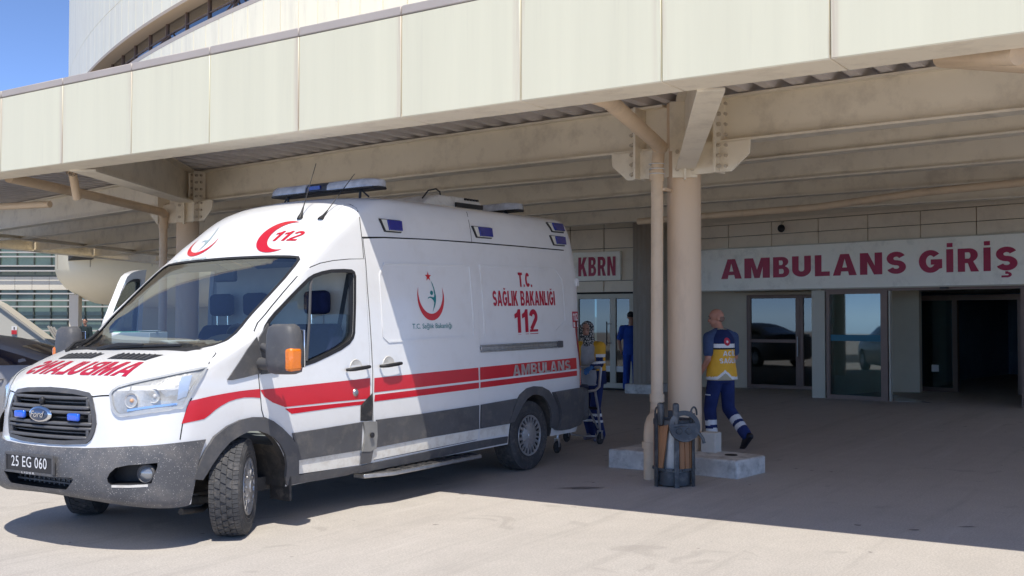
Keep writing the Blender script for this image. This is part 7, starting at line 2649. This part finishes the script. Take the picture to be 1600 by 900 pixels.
vs_ = skinned('vest', mb, [NAVY, VESTY, REFL, BLACKC, BEIGEB], man, 0.010, 3, vest)
VT = BVHTree.FromPolygons([v.co.copy() for v in vs_.data.vertices], [tuple(p.vertices) for p in vs_.data.polygons])
for txt, z0, w0, x0 in (('ACİL', 1.135, 0.20, -0.075), ('SAĞLIK', 1.045, 0.28, -0.115)):
    sh, wd = word(txt, 0.2)
    V, F_ = fill([q for w_ in sh for q in w_[1]])
    V = [Vector((x0 + p.x / wd * w0, -0.5, z0 + p.y * 0.062)) for p in V]
    decal('vest_lettering', None, (0, 1, 0), REFL, vs_, off=0.004, cell=0.05, tree=VT, tris=(V, F_), smooth=0)
el = [(-0.01 + 0.045 * math.cos(q), -0.5, 1.385 + 0.052 * math.sin(q)) for q in [2 * PI * k / 20 for k in range(20)]]
decal('badge', [el], (0, 1, -0.2), mat('badge_red', (0.55, 0.03, 0.06), 0.6), vs_, off=0.004, cell=0.04, tree=VT)
decal('badge_mark', [[(-0.01 + a * 0.5, -0.5, 1.385 + e * 0.5) for a, e in star((0, 0), 0.05, 6)]], (0, 1, -0.2), REFL, vs_, off=0.006, cell=0.04, tree=VT)
decal('pocket_print', [[(-0.175, 0.0, 0.66), (-0.175, 0.11, 0.66), (-0.175, 0.11, 0.645), (-0.175, 0.0, 0.645)]], (1, 0.3, 0), REFL, tr, off=0.004, cell=0.05,
      tree=BVHTree.FromPolygons([v.co.copy() for v in tr.data.vertices], [tuple(p.vertices) for p in tr.data.polygons]))

# ---- woman with a patterned scarf holding the stretcher
wm = person('woman in a patterned headscarf and orange jacket gripping the wheeled stretcher', (7.30, -0.26), math.radians(178), 1.50)
P = dict(sh_l=(-0.175, 0.05, 1.36), el_l=(-0.21, 0.10, 1.13), wr_l=(-0.19, 0.29, 1.08), sh_r=(0.175, 0.05, 1.36), el_r=(0.22, 0.10, 1.13), wr_r=(0.19, 0.29, 1.08),
         hp=-0.02, kn_l=(-0.10, 0.07, 0.47), an_l=(-0.13, -0.04, 0.085), kn_r=(0.10, 0.02, 0.47), an_r=(0.10, -0.14, 0.085),
         hd_c=(0.0, 0.13, 1.60), hd_yaw=0.30, hd_pitch=-0.10, foot_l=((0, 1, 0), 0), foot_r=((0, 1, 0), 0), lean=0.12, fem=True, curl=(1.1, 1.1))
fr = build(wm, **P)
face_parts(wm, *fr)
r, f, u, c = fr
M = Matrix((r, f, u)).transposed()
mb = MB()
mb.ball(c + u * 0.028 - f * 0.028, (0.098, 0.098, 0.108), 20, M)
mb.ball(c - u * 0.085 - f * 0.012, (0.088, 0.088, 0.075), 18, M)
for q in (-1, 1):
    cap(mb, c + r * q * 0.072 + u * 0.06 + f * 0.028, c + r * q * 0.062 - u * 0.085 + f * 0.046, 0.028, 0.034)
cap(mb, c - u * 0.10 + f * 0.055, c - u * 0.16 + f * 0.05, 0.05, 0.055)
trunk(mb, [((0, 0.05, 1.36), 0.12, 0.10), ((0, 0.065, 1.45), 0.085, 0.085), ((0, 0.09, 1.52), 0.07, 0.075)])
skinned('headscarf', mb, SCARF, wm, 0.010, 4)
mb = MB()
trunk(mb, [((0, -0.01, 0.80), 0.165, 0.135), ((0, 0, 0.92), 0.170, 0.135), ((0, 0.015, 1.05), 0.155, 0.12), ((0, 0.035, 1.2), 0.16, 0.125), ((0, 0.05, 1.36), 0.15, 0.10), ((0, 0.06, 1.42), 0.09, 0.08)])
skinned('jumper', mb, GREYJ, wm, 0.012, 4)
mb = MB()
for s, sh, el_, wr in ((-1, P['sh_l'], P['el_l'], P['wr_l']), (1, P['sh_r'], P['el_r'], P['wr_r'])):
    cap(mb, (s * 0.09, 0.045, 1.385), sh, 0.062, 0.078)
    limb2(mb, sh, el_, Vector(el_).lerp(Vector(wr), 0.9), 0.082, 0.068, 0.052)
    trunk(mb, [((s * 0.115, -0.04, 0.82), 0.085, 0.125), ((s * 0.115, -0.03, 1.05), 0.08, 0.118), ((s * 0.115, 0.0, 1.25), 0.085, 0.12), ((s * 0.10, 0.02, 1.39), 0.07, 0.085)])
trunk(mb, [((0, -0.09, 0.86), 0.13, 0.05), ((0, -0.07, 1.1), 0.13, 0.05), ((0, -0.03, 1.38), 0.11, 0.05)])


def jacket(pn):
    if pn.z < 1.02:
        return 0
    if abs(pn.x) > 0.15:
        t_ = (1.36 - pn.z)
        if 0.10 < t_ < 0.145 or 0.20 < t_ < 0.235:
            return 2
        if t_ >= 0.145 and pn.y > 0.12:
            return 0
    return 1


skinned('jacket', mb, [NAVY, VESTY, REFL], wm, 0.011, 4, jacket)
mb = MB()
for q, kn, an in ((-1, P['kn_l'], P['an_l']), (1, P['kn_r'], P['an_r'])):
    limb2(mb, (q * 0.085, -0.02, 0.86), kn, Vector(kn).lerp(Vector(an), 0.98), 0.098, 0.078, 0.070)
trunk(mb, [((0, -0.02, 0.76), 0.155, 0.12), ((0, -0.02, 0.9), 0.165, 0.125)])


def wtr(pn):
    return 1 if (0.36 < pn.z < 0.40 or 0.27 < pn.z < 0.31) else 0


skinned('trousers', mb, [NAVYT, REFL], wm, 0.012, 3, wtr)
mb = MB()
shoe(mb, P['an_l'], (0, 1, 0), 0, 0.98)
skinned('shoe', mb, SHOEG, wm, 0.009, 2)
mb = MB()
shoe(mb, P['an_r'], (0, 1, 0), 0, 0.98)
skinned('shoe', mb, SHOEG, wm, 0.009, 2)
mb = MB()
for s, el_, wr in ((-1, P['el_l'], P['wr_l']), (1, P['el_r'], P['wr_r'])):
    d = (Vector(wr) - Vector(el_)).normalized()
    hand(mb, wr, d, (0, 0.2, -1), (-s, 0, 0.1), 1.1, 1.12)
    cap(mb, Vector(wr) - d * 0.04, wr, 0.036, 0.036)
skinned('gloves', mb, GLOVE, wm, 0.007, 1)

# ---- person in blue scrubs half behind the ribbed column
sc_ = person('person in blue scrubs half hidden behind the ribbed column', (15.05, 3.30), math.radians(20), 1.62)
P = dict(sh_l=(-0.19, 0.0, 1.385), el_l=(-0.26, -0.02, 1.12), wr_l=(-0.24, 0.10, 0.90), sh_r=(0.19, 0.0, 1.385), el_r=(0.25, 0.0, 1.11), wr_r=(0.22, 0.12, 0.90),
         hp=0.0, kn_l=(-0.10, 0.03, 0.47), an_l=(-0.11, -0.02, 0.085), kn_r=(0.10, 0.03, 0.47), an_r=(0.11, 0.0, 0.085),
         hd_c=(0.0, 0.035, 1.625), hd_yaw=-0.3, hd_pitch=-0.1, foot_l=((-0.2, 1, 0), 0), foot_r=((0.2, 1, 0), 0))
fr = build(sc_, **P)
face_parts(sc_, *fr)
r, f, u, c = fr
mb = MB()
mb.ball(c - f * 0.02 + u * 0.045, (0.085, 0.095, 0.085), 18, Matrix((r, f, u)).transposed())
skinned('hair', mb, HAIRD, sc_, 0.009, 2)
mb = MB()
for s, sh, el_ in ((-1, P['sh_l'], P['el_l']), (1, P['sh_r'], P['el_r'])):
    cap(mb, sh, Vector(sh).lerp(Vector(el_), 0.8), 0.072, 0.068)
    cap(mb, (s * 0.08, 0, 1.40), sh, 0.06, 0.068)
trunk(mb, [((0, 0, 0.80), 0.185, 0.135), ((0, 0, 1.0), 0.17, 0.125), ((0, 0, 1.2), 0.17, 0.125), ((0, 0, 1.38), 0.15, 0.095), ((0, 0.005, 1.44), 0.08, 0.07)])
skinned('tunic', mb, SCRUB, sc_, 0.012, 3)
mb = MB()
for q, kn, an in ((-1, P['kn_l'], P['an_l']), (1, P['kn_r'], P['an_r'])):
    limb2(mb, (q * 0.088, 0, 0.86), kn, Vector(kn).lerp(Vector(an), 0.97), 0.096, 0.080, 0.074)
skinned('trousers', mb, SCRUB, sc_, 0.012, 3)
mb = MB()
shoe(mb, P['an_l'], (-0.2, 1, 0), 0, 1.05)
skinned('shoe', mb, SHOEM, sc_, 0.009, 2)
mb = MB()
shoe(mb, P['an_r'], (0.2, 1, 0), 0, 1.05)
skinned('shoe', mb, SHOEM, sc_, 0.009, 2)

# ---- distant man beyond the passenger door
dm_p = far(40, -15.95)
dm = person('dark haired man in dark clothes far behind the open passenger door', (dm_p.x, dm_p.y), math.radians(200), 1.72)
P = dict(sh_l=(-0.20, 0.0, 1.385), el_l=(-0.26, 0.0, 1.11), wr_l=(-0.24, 0.10, 0.88), sh_r=(0.20, 0.0, 1.385), el_r=(0.26, 0.0, 1.11), wr_r=(0.24, 0.10, 0.88),
         hp=0.0, kn_l=(-0.10, 0.03, 0.47), an_l=(-0.11, 0.0, 0.085), kn_r=(0.10, 0.03, 0.47), an_r=(0.11, 0.0, 0.085),
         hd_c=(0.0, 0.035, 1.625), hd_yaw=0.3, hd_pitch=-0.05, foot_l=((-0.2, 1, 0), 0), foot_r=((0.2, 1, 0), 0))
fr = build(dm, **P)
face_parts(dm, *fr)
r, f, u, c = fr
mb = MB()
mb.ball(c - f * 0.022 + u * 0.045, (0.084, 0.094, 0.082), 18, Matrix((r, f, u)).transposed())
skinned('hair', mb, HAIRD, dm, 0.009, 2)
mb = MB()
for s, sh, el_, wr in ((-1, P['sh_l'], P['el_l'], P['wr_l']), (1, P['sh_r'], P['el_r'], P['wr_r'])):
    limb2(mb, sh, el_, Vector(el_).lerp(Vector(wr), 0.9), 0.075, 0.062, 0.05)
    cap(mb, (s * 0.08, 0, 1.40), sh, 0.06, 0.068)
trunk(mb, [((0, 0, 0.84), 0.175, 0.13), ((0, 0, 1.0), 0.165, 0.12), ((0, 0, 1.2), 0.17, 0.125), ((0, 0, 1.38), 0.15, 0.095), ((0, 0.005, 1.45), 0.08, 0.07)])
skinned('jacket', mb, mat('dark_green_cloth', (0.012, 0.025, 0.03), 0.9), dm, 0.014, 3)
mb = MB()
for q, kn, an in ((-1, P['kn_l'], P['an_l']), (1, P['kn_r'], P['an_r'])):
    limb2(mb, (q * 0.088, 0, 0.86), kn, Vector(kn).lerp(Vector(an), 0.97), 0.094, 0.078, 0.07)
skinned('trousers', mb, BLACKC, dm, 0.014, 3)
mb = MB()
shoe(mb, P['an_l'], (-0.2, 1, 0), 0, 1.05)
skinned('shoe', mb, SHOEM, dm, 0.010, 2)
mb = MB()
shoe(mb, P['an_r'], (0.2, 1, 0), 0, 1.05)
skinned('shoe', mb, SHOEM, dm, 0.010, 2)

# ------------------------------------------------------------------ wheeled stretcher
ALUP = mat('stretcher_tube', (0.50, 0.50, 0.52), 0.3, metal=0.8)
NAVYV = mat('navy_vinyl', (0.012, 0.022, 0.06), 0.45, var=0.1, vscale=5)
sx, sy_ = 6.50, -0.30
stz = gz(sx, sy_)
st = thing('stretcher', 'wheeled ambulance stretcher behind the rear of the white van', 'stretcher', (sx, sy_, stz))
# local: x towards the woman (+), y right
for q in (-1, 1):
    y = q * 0.235
    obj('side_rail', MB().tube([(-0.52, y, 0.66), (0.40, y, 0.66), (0.50, y, 0.70), (0.545, y, 0.93)], 0.017, 10), ALUP, st, smooth=60)
    obj('leg', MB().tube([(0.40, y, 0.66), (0.47, y, 0.44), (0.52, y, 0.16)], 0.015, 10), ALUP, st, smooth=60)
    obj('leg', MB().tube([(-0.40, y, 0.66), (-0.46, y, 0.16)], 0.015, 10), ALUP, st, smooth=60)
    obj('strut', MB().tube([(0.10, y * 0.9, 0.64), (0.51, y * 0.9, 0.20)], 0.011, 8), ALUP, st, smooth=60)
    for x in (0.52, -0.46):
        cw = MB().lathe([(0.0, -0.018), (0.06, -0.018), (0.068, -0.01), (0.068, 0.01), (0.06, 0.018), (0.0, 0.018)], (x, y, 0.07), (0, 1, 0), 20)
        c_ = obj('caster', cw, RUBBER, st, smooth=50)
        fk = MB()
        for e in (-0.026, 0.026):
            fk.bar((x, y + e, 0.07), (x, y + e, 0.165), 0.03, 0.006, up=(0, 1, 0))
        fk.box((x, y, 0.165), (0.045, 0.062, 0.012))
        obj('caster_fork', fk, ALUP, c_)
obj('push_bar', MB().tube([(0.545, -0.235, 0.90), (0.55, -0.22, 0.93), (0.55, 0.22, 0.93), (0.545, 0.235, 0.90)], 0.018, 10), ALUP, st, smooth=60)
obj('cross_bar', MB().tube([(0.47, -0.235, 0.44), (0.47, 0.235, 0.44)], 0.018, 10), BLACKP, st)
obj('lower_hoop', MB().tube([(0.50, -0.22, 0.17), (0.56, -0.18, 0.09), (0.57, 0.0, 0.085), (0.56, 0.18, 0.09), (0.50, 0.22, 0.17)], 0.013, 8), ALUP, st, smooth=60)
mt = MB()
mt.box((-0.10, 0, 0.705), (0.80, 0.43, 0.07))
obj('mattress', mt, NAVYV, st, bevel=0.025, seg=3)
